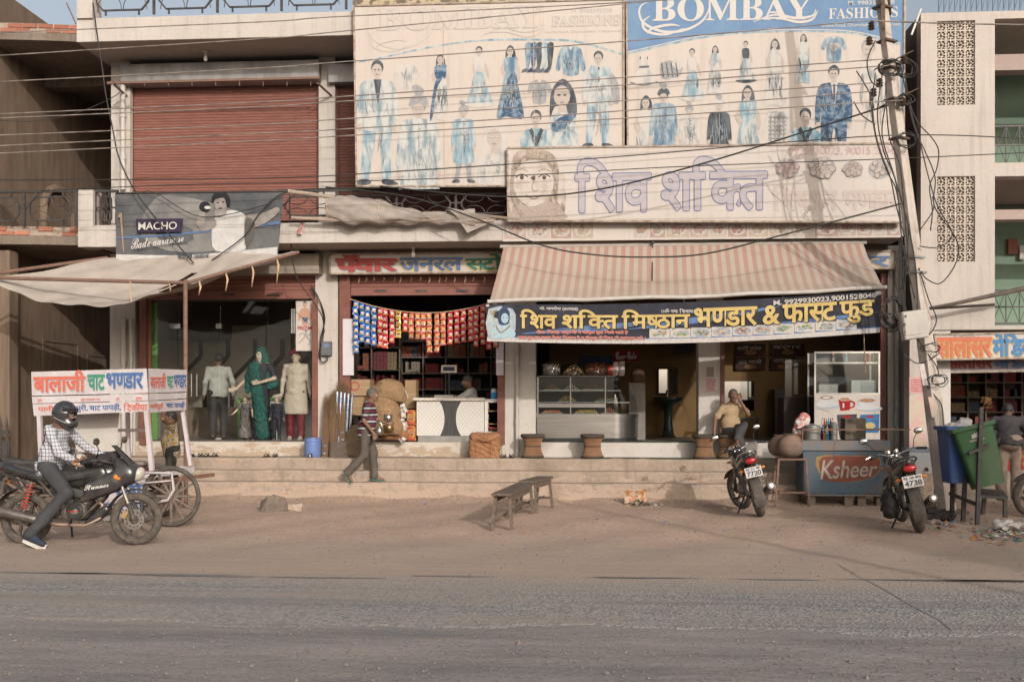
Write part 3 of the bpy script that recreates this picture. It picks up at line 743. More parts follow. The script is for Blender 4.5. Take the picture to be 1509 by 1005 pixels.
B('roof_slab', soffit, rb, rx0+.01, 16, YR+.31, 4, Z(28, YR, 1480), top-.01)
B('floor_slab', pink_in, rb, rx0+.16, 16, YR+.31, 4, Z(260, YR, 1480), Z(240, YR, 1480)-.01)
B('floor_slab', soffit, rb, rx0+.16, 16, YR+.31, 4, zb0, Z(480, YR, 1480)-.01)
B('room_wall', green_in, rb, ox-.3, 16, 1.5, 1.6, Z(480, YR, 1480), Z(260, YR, 1480)-.01)
B('room_wall', green_in, rb, ox-.3, 16, 1.5, 1.6, Z(240, YR, 1480), Z(28, YR, 1480)-.01)
B('partition', pink_in, rb, ox-.12, ox-.02, YR+.31, 1.5, Z(480, YR, 1480), Z(260, YR, 1480)-.01)
B('beam', pink_in, rb, ox-.02, 16, YR+.5, YR+.8, Z(90, YR, 1480), Z(66, YR, 1480)); B('beam', pink_in, rb, ox-.02, 16, YR+.5, YR+.8, Z(316, YR, 1480), Z(301, YR, 1480))
mb = MB(); fb(mb, 1486, 1500, 352, 374, 1.4, .08); mb.build('switch_board', mat('red_brown_board', (.25, .1, .07)), rb)
mb = MB(); fb(mb, 1503, 1512, 362, 382, 1.4, .05); mb.build('switch_board', pipe_m, rb)
mb = MB(); fb(mb, 1467, 1509, 60, 66, 1.0, .1); mb.cyl(P(1478, 280, .2), P(1504, 264, .2), .03); mb.build('tube_lamp', iron, rb)
# jali blocks: frame, ring and corner hooks; a real pierced block, shared mesh
bw = (jx1-jx0)/4; bh = (ja[1]-ja[0])/9
def jali_mesh():
 mb = MB(); d = .05; a, h = bw/2, bh/2; e = .011
 def bx(x0, x1, z0, z1): mb.box(x0, x1, 0, d, z0, z1)
 bx(-a, a, h-e, h); bx(-a, a, -h, -h+e); bx(-a, -a+e, -h+e, h-e); bx(a-e, a, -h+e, h-e)
 r = min(a, h)*.42; w = .016
 for sx, sz in ((1, 0), (-1, 0), (0, 1), (0, -1)):   # arms to the frame
  if sx: bx(min(sx*r, sx*(a-e)), max(sx*r, sx*(a-e)), -w/2, w/2)
  else: bx(-w/2, w/2, min(sz*r, sz*(h-e)), max(sz*r, sz*(h-e)))
 pts = [(r*math.cos(t), r*math.sin(t)) for t in [math.pi/4*i+math.pi/8 for i in range(8)]]
 for i in range(8):
  p, q = pts[i], pts[(i+1) % 8]; mb.bar((p[0], d/2, p[1]), (q[0], d/2, q[1]), d-.002, .014, up=(0, 1, 0))
 for sx in (-1, 1):
  for sz in (-1, 1): cx, cz = sx*a*.62, sz*h*.62; bx(min(cx, sx*(a-e)), max(cx, sx*(a-e)), cz-.007, cz+.007)
 return mb.mesh('jali_block', mat('jali_cement', (.55, .47, .39), (.42, .35, .29), sc=12, src='World', rand=.06))
jm = jali_mesh()
for (zr, rows) in ((ja, 9), (jb, 9)):
 hh = (zr[1]-zr[0])/rows
 for i in range(4):
  for j in range(rows):
   o = link('jali_block', jm, rb, (jx0+bw*(i+.5), YR+.03, zr[0]+hh*(j+.5))); o.scale = (1, 1, hh/bh)
# roof railing and balcony grilles
mb = MB(); zt = top
for i in range(26):
 x = X(1386, YR)+i*.09; mb.cyl((x, YR+.1, zt), (x, YR+.1, zt+.9), .008, n=5)
 mb.bar((x, YR+.1, zt+.05), (x+.05, YR+.1, zt+.25), .01)
mb.build('roof_railing', mat('blue_painted_iron', (.14, .2, .28), (.1, .13, .18), sc=10), rb)
def grille(px0, px1, py0, py1):
 x0, x1 = X(px0, YR), X(px1, YR)+.6; z0, z1 = Z(py1, YR, 1490), Z(py0, YR, 1490); Y = YR+.1
 mb = MB(); mb.bar((x0, Y, z1), (x1, Y, z1), .03); mb.bar((x0, Y, z0), (x1, Y, z0), .03); mb.bar((x0, Y, (z0+z1)/2), (x1, Y, (z0+z1)/2), .025)
 n = 5
 for i in range(n+1):
  x = x0+(x1-x0)*i/n; mb.bar((x, Y, z0), (x, Y, z1), .014)
  if i < n: w = (x1-x0)/n; mb.bar((x, Y, z0), (x+w, Y, z1), .01); mb.bar((x+w, Y, z0), (x, Y, z1), .01)
 mb.build('balcony_grille', iron, rb)
grille(1466, 1512, 184, 240); grille(1466, 1512, 427, 476)
# lower pier with old posters
mb = MB(); mb.box(X(1340, YR), X(1374, YR), YR-.02, YR+.3, 0, Z(480, YR, 1360)); mb.build('pier', cr2, rb, fix=False)
mb = MB(); mb.box(X(1374, YR)+.001, X(1402, YR), YR+.04, YR+.3, 0, Z(480, YR, 1385)); mb.build('pier', white_pl, rb, fix=False)
pr = Print(plane(YR-.02), .003); pinkp = mat('torn_pink_poster', (.56, .36, .32), (.5, .44, .34), sc=9, rough=.9, lo=.45, hi=.55)
pr.poly([(1340, 556), (1361, 556), (1361, 580), (1340, 580)], flat('pink_paper', (.6, .33, .31)), 0)
pr.poly([(1340, 583), (1352, 585), (1362, 581), (1363, 640), (1366, 664), (1354, 663), (1340, 664)], pinkp, 0)
for i in range(6): pr.line([(1342, 560+i*3.2), (1359, 560+i*3.2)], 1, flat('poster_red_ink', (.45, .12, .12)), lift=.006)
pr.build('torn_poster', rb)
# across the street: unseen block shaped for its shade, unseen post for its shadow
ob = thing('opposite_shade_block', 'unseen plain block added behind the camera to shade the lower right', 'building', (26, -34, 0))
mb = MB(); mb.box(19.0, 34, -38, -30, 0, 12.6); mb.build('wall', cream, ob, fix=False)
mb = MB()
for i in range(5):
 for k in range(3): mb.box(20.5+i*2.7, 21.8+i*2.7, -30.06, -29.98, 1.5+k*3.8, 3.1+k*3.8)
mb.build('window', dark_in, ob, fix=False)
op = thing('unseen_post', 'unseen thin steel utility post on the opposite side of the street', 'lamp post', (1.72+.52*14.8, -21.2, 0))  # out of view; set where its thin shadow crosses verge and steps
b0 = ORG[op]; MB().cyl(b0, b0+Vector((0, 0, 9.0)), .09, .05).build('post', galv, op, smooth=40)
MB().bar(b0+Vector((0, 0, 8.9)), b0+Vector((0, 1.2, 9.1)), .06).build('arm', galv, op)
# ================================================================ signboards
def ink(name, c, c2=None, sc=30, **k): return M['ink_'+name] if 'ink_'+name in M else mat('ink_'+name, tuple(x*.82 for x in lin(c)), None if c2 is None else tuple(x*.82 for x in lin(c2)), sc=sc, rough=.75, fine=.1, src='Object', spec=.15, **k)
PN = [0]
VST = dict(st=(1, 1, .32), lo=.40, hi=.60)
i_dark = ink('charcoal', (.06, .07, .085), (.15, .165, .18), sc=9, **VST); i_navy = ink('navy', (.06, .105, .18), (.26, .34, .42), sc=10, lo=.45, hi=.62)
i_blue = ink('blue', (.12, .21, .31), (.42, .48, .50), sc=9, **VST); i_sky = ink('sky', (.20, .34, .42), (.56, .57, .55), sc=8, **VST)
i_pale = ink('pale_blue', (.22, .30, .35), (.60, .585, .55), sc=7, st=(1, 1, .32), lo=.36, hi=.54); i_wash = ink('washed', (.40, .41, .41), (.61, .56, .51), sc=8, st=(1, 1, .35), lo=.34, hi=.5)
i_skin = ink('faded_skin', (.55, .46, .40), (.48, .42, .38), sc=20)
i_grey = ink('grey', (.30, .30, .31), (.42, .41, .40), sc=18)
i_fold = ink('fold', (.30, .36, .40), (.42, .45, .46), sc=20)
i_line = ink('grey_outline', (.40, .40, .40), (.45, .44, .43))
i_faint = ink('faint_outline', (.47, .43, .40), (.50, .45, .42))
flexm = paint_mat('sun_bleached_flex_print', (.62, .545, .485), (.59, .515, .455), (.47, .39, .33), sc=.5, bump=.06, rough=.6)
flexw = paint_mat('white_flex_print', (.63, .56, .51), (.60, .53, .475), (.49, .42, .36), sc=.5, bump=.06, rough=.6)
frame_m = mat('sign_frame_steel', (.42, .35, .29), (.2, .14, .1), sc=10, rough=.7)
def panel(name, label, cat, corners, Y, d=.05, m=None, frame=True, group=None, rim=1.2):
 S_ = plane(Y); cs = [S_(*c) for c in corners]; base = (cs[2]+cs[3])/2
 t = thing(name, label, cat, base, group)
 mb = MB(); mb.prism(corners, lambda x, y: S_(x, y, 0), lambda x, y: S_(x, y, -d)); mb.build('panel', m or flexm, t)
 if frame:
  mb = MB(); q = corners+[corners[0]]
  for a, b in zip(q, q[1:]): mb.bar(S_(*a, .006-d/2), S_(*b, .006-d/2), .03, d+.03, up=(0, 1, 0))
  mb.build('frame', frame_m, t)
 return t, S_
# --- drawn figures for the prints.  All shapes in a unit box: x centred, y from 0 (head top) to 1 (feet)
def figset(pr, cx, yt, yb, w=None, flip=1):
 h = yb-yt; w = w or h
 return lambda pts, m, s=3: pr.poly([(cx+flip*x*w, yt+y*h) for x, y in pts], m, s)
def hd(F, pr, cx, yt, h, sc, hair, skin, long=False, y0=.065, flip=1):
 """head: hair mass, face, brows and mouth"""
 r = h*sc
 if long: pr.poly([(cx-r*.9, yt+r*.9), (cx, yt-r*.15), (cx+r*.9, yt+r*.8), (cx+r*1.15*1, yt+r*2.6), (cx+r*.5, yt+r*3.6), (cx+r*.3, yt+r*2.2), (cx-r*.6, yt+r*2.1), (cx-r*1.0, yt+r*3.0)], hair, 3)
 else: pr.ell(cx, yt+r*.85, r*.82, r*.95, hair)
 pr.ell(cx-.05*r*flip, yt+r*1.25, r*.66, r*.86, skin)
 pr.ell(cx-r*.27, yt+r*1.15, r*.13, r*.07, hair, 6, lift=.012); pr.ell(cx+r*.2, yt+r*1.15, r*.13, r*.07, hair, 6, lift=.012)
 pr.ell(cx-.03*r, yt+r*1.72, r*.2, r*.06, i_grey, 6, lift=.012)
 pr.poly([(cx-r*.25, yt+r*1.85), (cx+r*.25, yt+r*1.85), (cx+r*.4, yt+r*2.6), (cx-r*.4, yt+r*2.6)], skin, 0)
def folds(pr, cx, y0, y1, w, m, n=5, seed=0, lw=1.):
 n = int(n*2.2); m = i_fold if m is i_grey else m; lw *= .8
 rnd = random.Random(seed)
 for i in range(n):
  x = cx+rnd.uniform(-w, w); a = rnd.uniform(y0, y0+(y1-y0)*.5); b = a+rnd.uniform(.15, .5)*(y1-y0)
  pr.line(curve2([(x, a), (x+rnd.uniform(-.12, .12)*w, (a+b)/2), (x+rnd.uniform(-.3, .3)*w, b)], 3), [lw*.3]+[lw]*5+[lw*.3], m, lift=.013)
def suit_man(pr, cx, yt, yb, jac, trou, shirt, skin=None, flip=1, legs=True):
 F = figset(pr, cx, yt, yb, flip=flip); h = yb-yt; skin = skin or i_skin
 hd(F, pr, cx+flip*.0*h, yt, h, .062, i_dark, skin)
 if legs:
  F([(-.095, .45), (.10, .45), (.11, .7), (.105, .965), (.04, .975), (.03, .72), (0, .55), (-.03, .72), (-.075, .97), (-.13, .965), (-.12, .7)], trou)
  F([(-.14, .955), (-.07, .955), (-.05, .985), (-.10, 1), (-.17, .99)], i_dark); F([(.04, .955), (.105, .955), (.17, .99), (.09, 1), (.04, .985)], i_dark)
  folds(pr, cx, yt+.5*h, yt+.95*h, .08*h, i_grey if jac is not i_navy else i_dark, 7, int(cx))
 F([(-.06, .155), (.06, .155), (.135, .19), (.165, .34), (.155, .52), (.125, .53), (.10, .40), (.115, .52), (.10, .56), (-.10, .56), (-.115, .50), (-.105, .38), (-.135, .53), (-.165, .52), (-.165, .34), (-.135, .19)], jac)
 F([(-.03, .15), (.035, .15), (.005, .36)], shirt, 0); F([(-.006, .165), (.01, .165), (.012, .30), (.002, .33), (-.008, .30)], i_dark, 0)
 F([(-.16, .51), (-.125, .51), (-.13, .555), (-.155, .555)], skin); F([(.12, .51), (.155, .51), (.15, .555), (.125, .555)], skin)
 folds(pr, cx, yt+.2*h, yt+.5*h, .10*h, i_grey, 6, int(cx)+3)
def saree_woman(pr, cx, yt, yb, main, drape, skin=None, flip=1, flare=.17, blouse=None):
 F = figset(pr, cx, yt, yb, flip=flip); h = yb-yt; skin = skin or i_skin
 hd(F, pr, cx, yt, h, .066, i_dark, skin, long=True, flip=flip)
 F([(.07, .2), (.14, .34), (.13, .48), (.09, .47), (.09, .35), (.04, .25)], skin); F([(-.07, .2), (-.14, .33), (-.08, .44), (-.06, .42), (-.09, .33), (-.04, .26)], skin)
 F([(-.075, .17), (.075, .17), (.09, .27), (.06, .38), (-.055, .38), (-.09, .27)], blouse or drape)
 F([(-.06, .37), (.07, .37), (.11, .55), (flare, .985), (.05, .995), (-.06, .98), (-flare, .99), (-.11, .6)], main)
 F([(.05, .16), (.10, .19), (.02, .38), (-.05, .52), (-.12, .95), (-.16, .96), (-.10, .5), (-.04, .34)], drape)
 folds(pr, cx, yt+.45*h, yt+.96*h, .11*h, i_grey, 8, int(cx*3), 1.1); folds(pr, cx, yt+.5*h, yt+.98*h, .11*h, i_pale, 5, int(cx*5), .9)
def lehenga_woman(pr, cx, yt, yb, skirt, top, flip=1, hem=None):
 F = figset(pr, cx, yt, yb, flip=flip); h = yb-yt
 hd(F, pr, cx, yt, h, .068, i_dark, i_skin, long=False)
 F([(.06, .21), (.13, .32), (.17, .50), (.14, .50), (.09, .36), (.04, .27)], i_skin); F([(-.06, .21), (-.10, .32), (-.08, .46), (-.06, .44), (-.07, .33), (-.03, .27)], i_skin)
 F([(-.07, .18), (.07, .18), (.085, .30), (.06, .42), (-.05, .42), (-.085, .30)], top)
 F([(-.06, .43), (.065, .43), (.12, .62), (.225, .93), (.10, .975), (-.08, .98), (-.20, .94), (-.12, .64)], skirt)
 F([(-.20, .925), (.225, .915), (.225, .955), (.0, .995), (-.20, .96)], hem or i_wash)
 folds(pr, cx, yt+.5*h, yt+.93*h, .11*h, i_pale, 8, int(cx*7), .8)
def kurta_man(pr, cx, yt, yb, coat, leg, turban, flip=1, legs=True):
 F = figset(pr, cx, yt, yb, flip=flip); h = yb-yt
 hd(F, pr, cx, yt+.03*h, h, .062, turban, i_skin)
 F([(-.07, .07), (-.05, .02), (0, 0), (.05, .015), (.07, .06), (.05, .075), (0, .06), (-.05, .08)], turban); F([(.0, .02), (-.05, -.05), (-.01, -.07), (.04, -.03)], i_grey)
 if legs:
  F([(-.08, .68), (.09, .68), (.10, .9), (.12, .97), (.06, .975), (.03, .8), (0, .72), (-.03, .8), (-.07, .975), (-.12, .97), (-.10, .85)], leg)
  F([(-.12, .955), (-.06, .955), (-.05, .99), (-.15, .995)], i_dark); F([(.05, .955), (.11, .955), (.16, .99), (.07, .995)], i_dark)
 F([(-.05, .17), (.05, .17), (.125, .2), (.15, .35), (.16, .54), (.12, .54), (.105, .40), (.11, .55), (.135, .73), (-.125, .73), (-.11, .54), (-.105, .40), (-.125, .54), (-.16, .54), (-.15, .35), (-.125, .2)], coat)
 F([(-.155, .535), (-.125, .535), (-.125, .59), (-.15, .59)], i_skin); F([(.125, .535), (.155, .535), (.15, .59), (.125, .59)], i_skin)
 pr.line([(cx, yt+.19*h), (cx+.005*h, yt+.7*h)], .8, i_grey, lift=.012)
 for i in range(7): pr.ell(cx+2, yt+(.24+.05*i)*h, .8, .8, i_dark, 5, lift=.0125)
 folds(pr, cx, yt+.25*h, yt+.7*h, .10*h, i_grey, 7, int(cx*9), .9)
def bust(pr, cx, yt, yb, top, hair, long=False, collar=None, w=1.):
 h = yb-yt
 hd(None, pr, cx, yt, h, .19, hair, i_skin, long=long)
 pr.poly([(cx-.12*h, yt+.5*h), (cx+.12*h, yt+.5*h), (cx+.36*h*w, yt+.62*h), (cx+.42*h*w, yb), (cx-.42*h*w, yb), (cx-.36*h*w, yt+.62*h)], top, 2)
 if collar: pr.poly([(cx-.12*h, yt+.48*h), (cx, yt+.75*h), (cx+.12*h, yt+.48*h), (cx+.2*h, yt+.56*h), (cx+.04*h, yb), (cx-.04*h, yb), (cx-.2*h, yt+.56*h)], collar, 0)
 folds(pr, cx, yt+.6*h, yb-1, .3*h*w, i_grey, 6, int(cx*2), .9)
def shirt(pr, cx, yt, yb, m, sleeve='short', check=False):
 h = yb-yt; w = h*.36; s = h*.5 if sleeve == 'long' else h*.2
 pr.poly([(cx-w*.3, yt), (cx+w*.3, yt), (cx+w*1.05, yt+h*.1), (cx+w*1.5, yt+h*.1+s+h*.2), (cx+w*1.05, yt+h*.15+s+h*.2), (cx+w*.8, yt+h*.35), (cx+w*.8, yb), (cx-w*.8, yb), (cx-w*.8, yt+h*.35), (cx-w*1.05, yt+h*.15+s+h*.2), (cx-w*1.5, yt+h*.1+s+h*.2), (cx-w*1.05, yt+h*.1)], m, 2)
 pr.poly([(cx-w*.25, yt), (cx+w*.25, yt), (cx, yt+h*.15)], i_wash, 0)
 pr.line([(cx, yt+h*.12), (cx, yb)], .7, i_grey, lift=.012)
 if check:
  for i in range(6): pr.line([(cx-w*.8, yt+h*(.2+.14*i)), (cx+w*.8, yt+h*(.2+.14*i))], 2.2, i_grey, lift=.012+i*.0001)
  for i in range(4): pr.line([(cx-w*(.6-.4*i), yt+h*.12), (cx-w*(.6-.4*i), yb)], 1.6, i_grey, lift=.0132+i*.0001)
 else: folds(pr, cx, yt+h*.2, yb, w*.7, i_grey, 5, int(cx), .8)
SER = {c: chr(0x1D400+ord(c)-65) for c in 'ABCDEFGHIJKLMNOPQRSTUVWXYZ'}
def serif(s): return ''.join(SER.get(c, c) for c in s)
def scr(s): return ''.join(chr(0x1D4D0+ord(c)-65) if c.isupper() else (chr(0x1D4EA+ord(c)-97) if c.islower() else c) for c in s)
bb, S1 = panel('clothing_billboard', 'sun bleached clothing billboard with pale blue figures left of the blue headed one', 'billboard', [(522, 10), (919, 0), (919, 275), (526, 275)], -1.32)
def outline_text(name, s, px, surf, m_out, m_in, parent, w=.03, **k):
 return letters(name, s, px, surf, m_in, parent, shadow=(m_out, w, 0, 0), **k)
bb_bg = ink('bleached_ground', (.60, .525, .465), (.585, .51, .45))
outline_text('lettering', serif('BOMBAY'), box4(556, 14, 800, 46, -.02), S1, i_faint, bb_bg, bb, .022)
outline_text('lettering', serif('FASHIONS'), box4(813, 25, 914, 40, -.02), S1, i_faint, bb_bg, bb, .03)
letters('lettering', 'M. 9983595358', box4(842, 14, 902, 20, -.02), S1, i_faint, bb)
letters('lettering', 'Gudha Road, Ghumchakkar, Udaipurwati', box4(803, 46, 916, 51, -.02), S1, i_faint, bb)
def flourish(i_, pr, ox, oy, k, m, w):
 for pts in [([(552, 20), (543, 26), (540, 40), (548, 58), (575, 72), (605, 70), (630, 56), (641, 38), (644, 22)], [(556, 44), (545, 56), (552, 72), (580, 77), (606, 66)], [(708, 55), (740, 42), (770, 48), (795, 44), (800, 32)], [(714, 50), (745, 48), (775, 55), (795, 50), (803, 35)], [(552, 76), (560, 66), (585, 60), (600, 62)])[i_]]:
  c = curve2([(ox+(x-556)*k[0], oy+(y-14)*k[1]) for x, y in pts], 6); n = len(c); pr.line(c, [w*(.25+math.sin(math.pi*i/(n-1))) for i in range(n)], m)
for i_ in range(5): pr = Print(S1, .003+.0008*i_); flourish(i_, pr, 556, 14, (1, 1), i_faint, .9); pr.build('flourish', bb)
pr = Print(S1, .003); pr.line(curve2([(527, 92), (560, 86), (640, 69), (710, 60), (790, 59), (850, 62), (916, 80)], 8), [1]+[2.4]*24+[3]*25, i_sky); pr.build('blue_arc', bb)
def printed(name, parent, surf, fn, *a, **k):
 PN[0] += 1; pr = Print(surf, .003+.00017*(PN[0] % 4), .004 if name == 'printed_advert' else .0006); fn(pr, *a, **k); return pr.build(name, parent)
def clipped(pr, y): # cut the print off at a lower edge
 v = pr.mb.v; zc = pr.surf(1100, y, 0).z; pr.mb.v = [(p[0], p[1], max(p[2], zc)) for p in v]
def cl(name, par, surf, y, fn, *a, **k):
 PN[0] += 1; pr = Print(surf, .003+.00017*(PN[0] % 4), .0006); fn(pr, *a, **k); clipped(pr, y); return pr.build(name, par)
printed('printed_man', bb, S1, suit_man, 556, 90, 273, i_pale, i_sky, i_dark)
printed('printed_shirt', bb, S1, shirt, 599, 95, 130, i_wash)
printed('printed_woman', bb, S1, saree_woman, 649, 81, 178, i_wash, i_navy, None, 1, .06)
printed('printed_woman', bb, S1, lehenga_woman, 706, 69, 160, i_sky, i_wash)
printed('printed_woman', bb, S1, saree_woman, 752, 68, 174, i_navy, i_blue, None, 1, .19)
printed('printed_man', bb, S1, lambda pr: (suit_man(pr, 882, 76, 218, i_pale, i_sky, i_wash), pr.poly([(872, 96), (884, 104), (897, 97), (899, 108), (884, 114), (870, 107)], i_sky, 3), pr.poly([(899, 108), (909, 118), (914, 148), (905, 152), (900, 130)], i_grey, 3)))
cl('printed_man', bb, S1, 272, kurta_man, 617, 140, 350, i_pale, i_pale, i_grey, 1, False)
printed('printed_man', bb, S1, kurta_man, 683, 156, 270, i_sky, i_grey, i_grey)
def bustw(pr, cx, yt, yb, top, hair, long=False, collar=None, w=1.): bust(pr, cx, yt, yb, top, hair, long, collar, w)
printed('printed_woman', bb, S1, bust, 729, 183, 271, i_wash, i_wash, True, None, .8)
printed('printed_boy', bb, S1, bust, 790, 163, 216, i_sky, i_dark, False, i_dark)
printed('printed_woman', bb, S1, lambda pr: (bust(pr, 829, 119, 216, i_pale, i_dark, True, None, .55), pr.poly([(812, 184), (836, 168), (846, 168), (844, 178), (822, 196)], i_navy, 2), pr.poly([(820, 214), (838, 180), (842, 214)], i_sky, 0)))
def jeans(pr):
 for i, m in enumerate([i_blue, i_navy, i_dark, i_sky, i_dark]):
  x = 778+i*8.2; pr.poly([(x-4, 65), (x+5, 64), (x+4, 84), (x+1, 102), (x-5, 108), (x-7, 103), (x-3, 98), (x-4, 84)], m, 2); pr.poly([(x-8, 103), (x-1, 101), (x-1, 106), (x-10, 108)], i_dark, 0)
printed('printed_trousers', bb, S1, jeans)
printed('printed_jacket', bb, S1, shirt, 841, 69, 110, i_blue, 'long'); printed('printed_frock', bb, S1, shirt, 795, 118, 152, i_grey)
# torn sign-panel seams
mb = MB()
for px in (653, 786): mb.bar(S1(px, 8, .004), S1(px+2, 274, .004), .012, .004, up=(0, 1, 0))
mb.build('panel_seam', ink('rust_stain', (.50, .36, .25), (.58, .46, .36)), bb)
b2, S2 = panel('clothing_billboard', 'clothing billboard with a blue header reading BOMBAY FASHIONS at the top right', 'billboard', [(923, -8), (1332, -14), (1331, 216), (925, 218)], -1.30)
hdr = ink('faded_blue_header', (.155, .255, .42), (.20, .31, .46), sc=2)
pr = Print(S2, .002, .0008)
low = curve2([(924, 80), (960, 72), (1030, 57), (1100, 49), (1180, 47), (1260, 50), (1331, 68)], 8)
pr.poly([(924, -7), (1331, -13)]+[tuple(p) for p in reversed(low)], hdr, 0)
pr.line(low, 2.2, i_sky); pr.line([(p[0], p[1]-2.6) for p in low], 1.6, i_wash)
pr.poly([(1327, 60), (1331.5, 60), (1331.5, 215), (1327, 215)], hdr, 0); pr.build('blue_header', b2)
flexl = ink('header_white', (.66, .62, .58), (.6, .56, .52))
letters('lettering', serif('BOMBAY'), box4(962, -3, 1196, 32, -.01), S2, flexl, b2, bold=.004, off=.004)
letters('lettering', serif('FASHIONS'), box4(1221, 13, 1323, 29, -.03), S2, flexl, b2, off=.004)
letters('lettering', 'M. 9983595358', box4(1250, 2, 1318, 8, -.02), S2, flexl, b2, bold=.01, off=.004)
letters('lettering', 'Gudha Road, Ghumchakkar, Udaipurwati', box4(1210, 36, 1327, 42, -.02), S2, flexl, b2, bold=.01, off=.004)
for i_ in range(5): pr = Print(S2, .006+.0008*i_); flourish(i_, pr, 958, -1, (1.0, .83), flexl, 3.2); pr.build('flourish', b2)
Pp = lambda fn, *a, **k: printed('printed_woman', b2, S2, fn, *a, **k)
def frock(pr):
 pr.poly([(943, 86), (955, 86), (954, 98), (968, 122), (949, 127), (930, 122), (944, 98)], i_wash, 2); pr.poly([(942, 98), (956, 97), (957, 100), (942, 101)], i_dark, 0)
 pr.line(curve2([(929, 122), (948, 126), (969, 121)], 5), 1.6, i_dark); pr.line([(944, 84), (943, 88)], 1.5, i_dark); pr.line([(954, 84), (954, 88)], 1.5, i_dark)
def turban(pr):
 pr.poly([(973, 96), (985, 90), (998, 92), (1006, 100), (1002, 112), (990, 116), (975, 116)], i_grey, 3); pr.poly([(990, 96), (996, 88), (1007, 90), (1002, 104)], i_wash, 2)
 for i in range(4): pr.line([(975+i*7, 93), (978+i*7, 114)], 1, i_dark, lift=.01)
printed('printed_frock', b2, S2, frock); printed('printed_turban', b2, S2, turban)
Pp(lehenga_woman, 1020, 72, 150, i_sky, i_wash); Pp(saree_woman, 1054, 68, 138, i_wash, i_pale); Pp(lehenga_woman, 1099, 61, 123, i_pale, i_dark, 1, i_dark)
Pp(saree_woman, 1142, 58, 157, i_wash, i_wash); Pp(saree_woman, 1184, 51, 123, i_sky, i_pale, None, 1, .13); Pp(saree_woman, 1101, 127, 300, i_pale, i_pale) if False else None
cl('printed_woman', b2, S2, 213, saree_woman, 1102, 127, 262, i_pale, i_sky); cl('printed_man', b2, S2, 213, kurta_man, 1060, 146, 260, i_dark, i_dark, i_pale)
cl('printed_man', b2, S2, 213, kurta_man, 978, 130, 262, i_blue, i_blue, i_dark); cl('printed_woman', b2, S2, 213, saree_woman, 952, 142, 270, i_wash, i_wash)
cl('printed_child', b2, S2, 213, kurta_man, 1016, 156, 250, i_wash, i_wash, i_grey); cl('printed_man', b2, S2, 211, suit_man, 1229, 97, 262, i_navy, i_navy, i_wash)
printed('printed_tshirt', b2, S2, lambda pr: (shirt(pr, 1229, 54, 90, i_blue), pr.poly([(1221, 64), (1236, 64), (1238, 69), (1229, 77), (1220, 69)], i_skin, 0), pr.poly([(1223, 66), (1234, 66), (1235, 69), (1229, 74), (1223, 69)], i_grey, 0)))
printed('printed_shirt', b2, S2, shirt, 1146, 164, 208, i_wash, 'long', True); cl('printed_boy', b2, S2, 211, bust, 1187, 160, 216, i_sky, i_dark, False, i_dark)
printed('printed_man', b2, S2, lambda pr: (bust(pr, 1280, 58, 125, i_wash, i_grey, False, None, .5), folds(pr, 1290, 110, 205, 22, i_grey, 9, 5)))
b3, S3 = panel('sweets_signboard', 'white signboard with a face and big outlined Hindi letters below the clothing billboards', 'signboard', [(748, 219), (1332, 212), (1331, 328), (749, 326)], -1.40, m=flexw)
lil = ink('lilac_fill', (.52, .46, .46), (.46, .42, .45), sc=8); lil2 = ink('lilac_outline', (.19, .21, .36), (.25, .26, .40), sc=20)
HIN = dict(i='\u093f', sha='\u0936', va='\u0935')
letters('lettering', 'िशव', [(849, 236), (958, 234), (958, 310), (849, 312)], S3, lil, b3, bold=.022, shadow=(lil2, .02, 0, 0))
letters('lettering', 'शिक~त', [(976, 234), (1129, 232), (1129, 308), (976, 310)], S3, lil, b3, bold=.022, shadow=(lil2, .02, 0, 0))
redf = ink('faded_red', (.55, .37, .35), (.60, .48, .44)); fnt = ink('ghost_letters', (.575, .475, .43), (.59, .51, .46))
letters('lettering', '9929930023, 90015 28048', box4(1163, 217, 1326, 230, -.005), S3, redf, b3, bold=.02)
letters('lettering', 'िमष~ठान भण~डार', [(1140, 272), (1324, 270), (1324, 308), (1140, 310)], S3, fnt, b3, bold=.04)
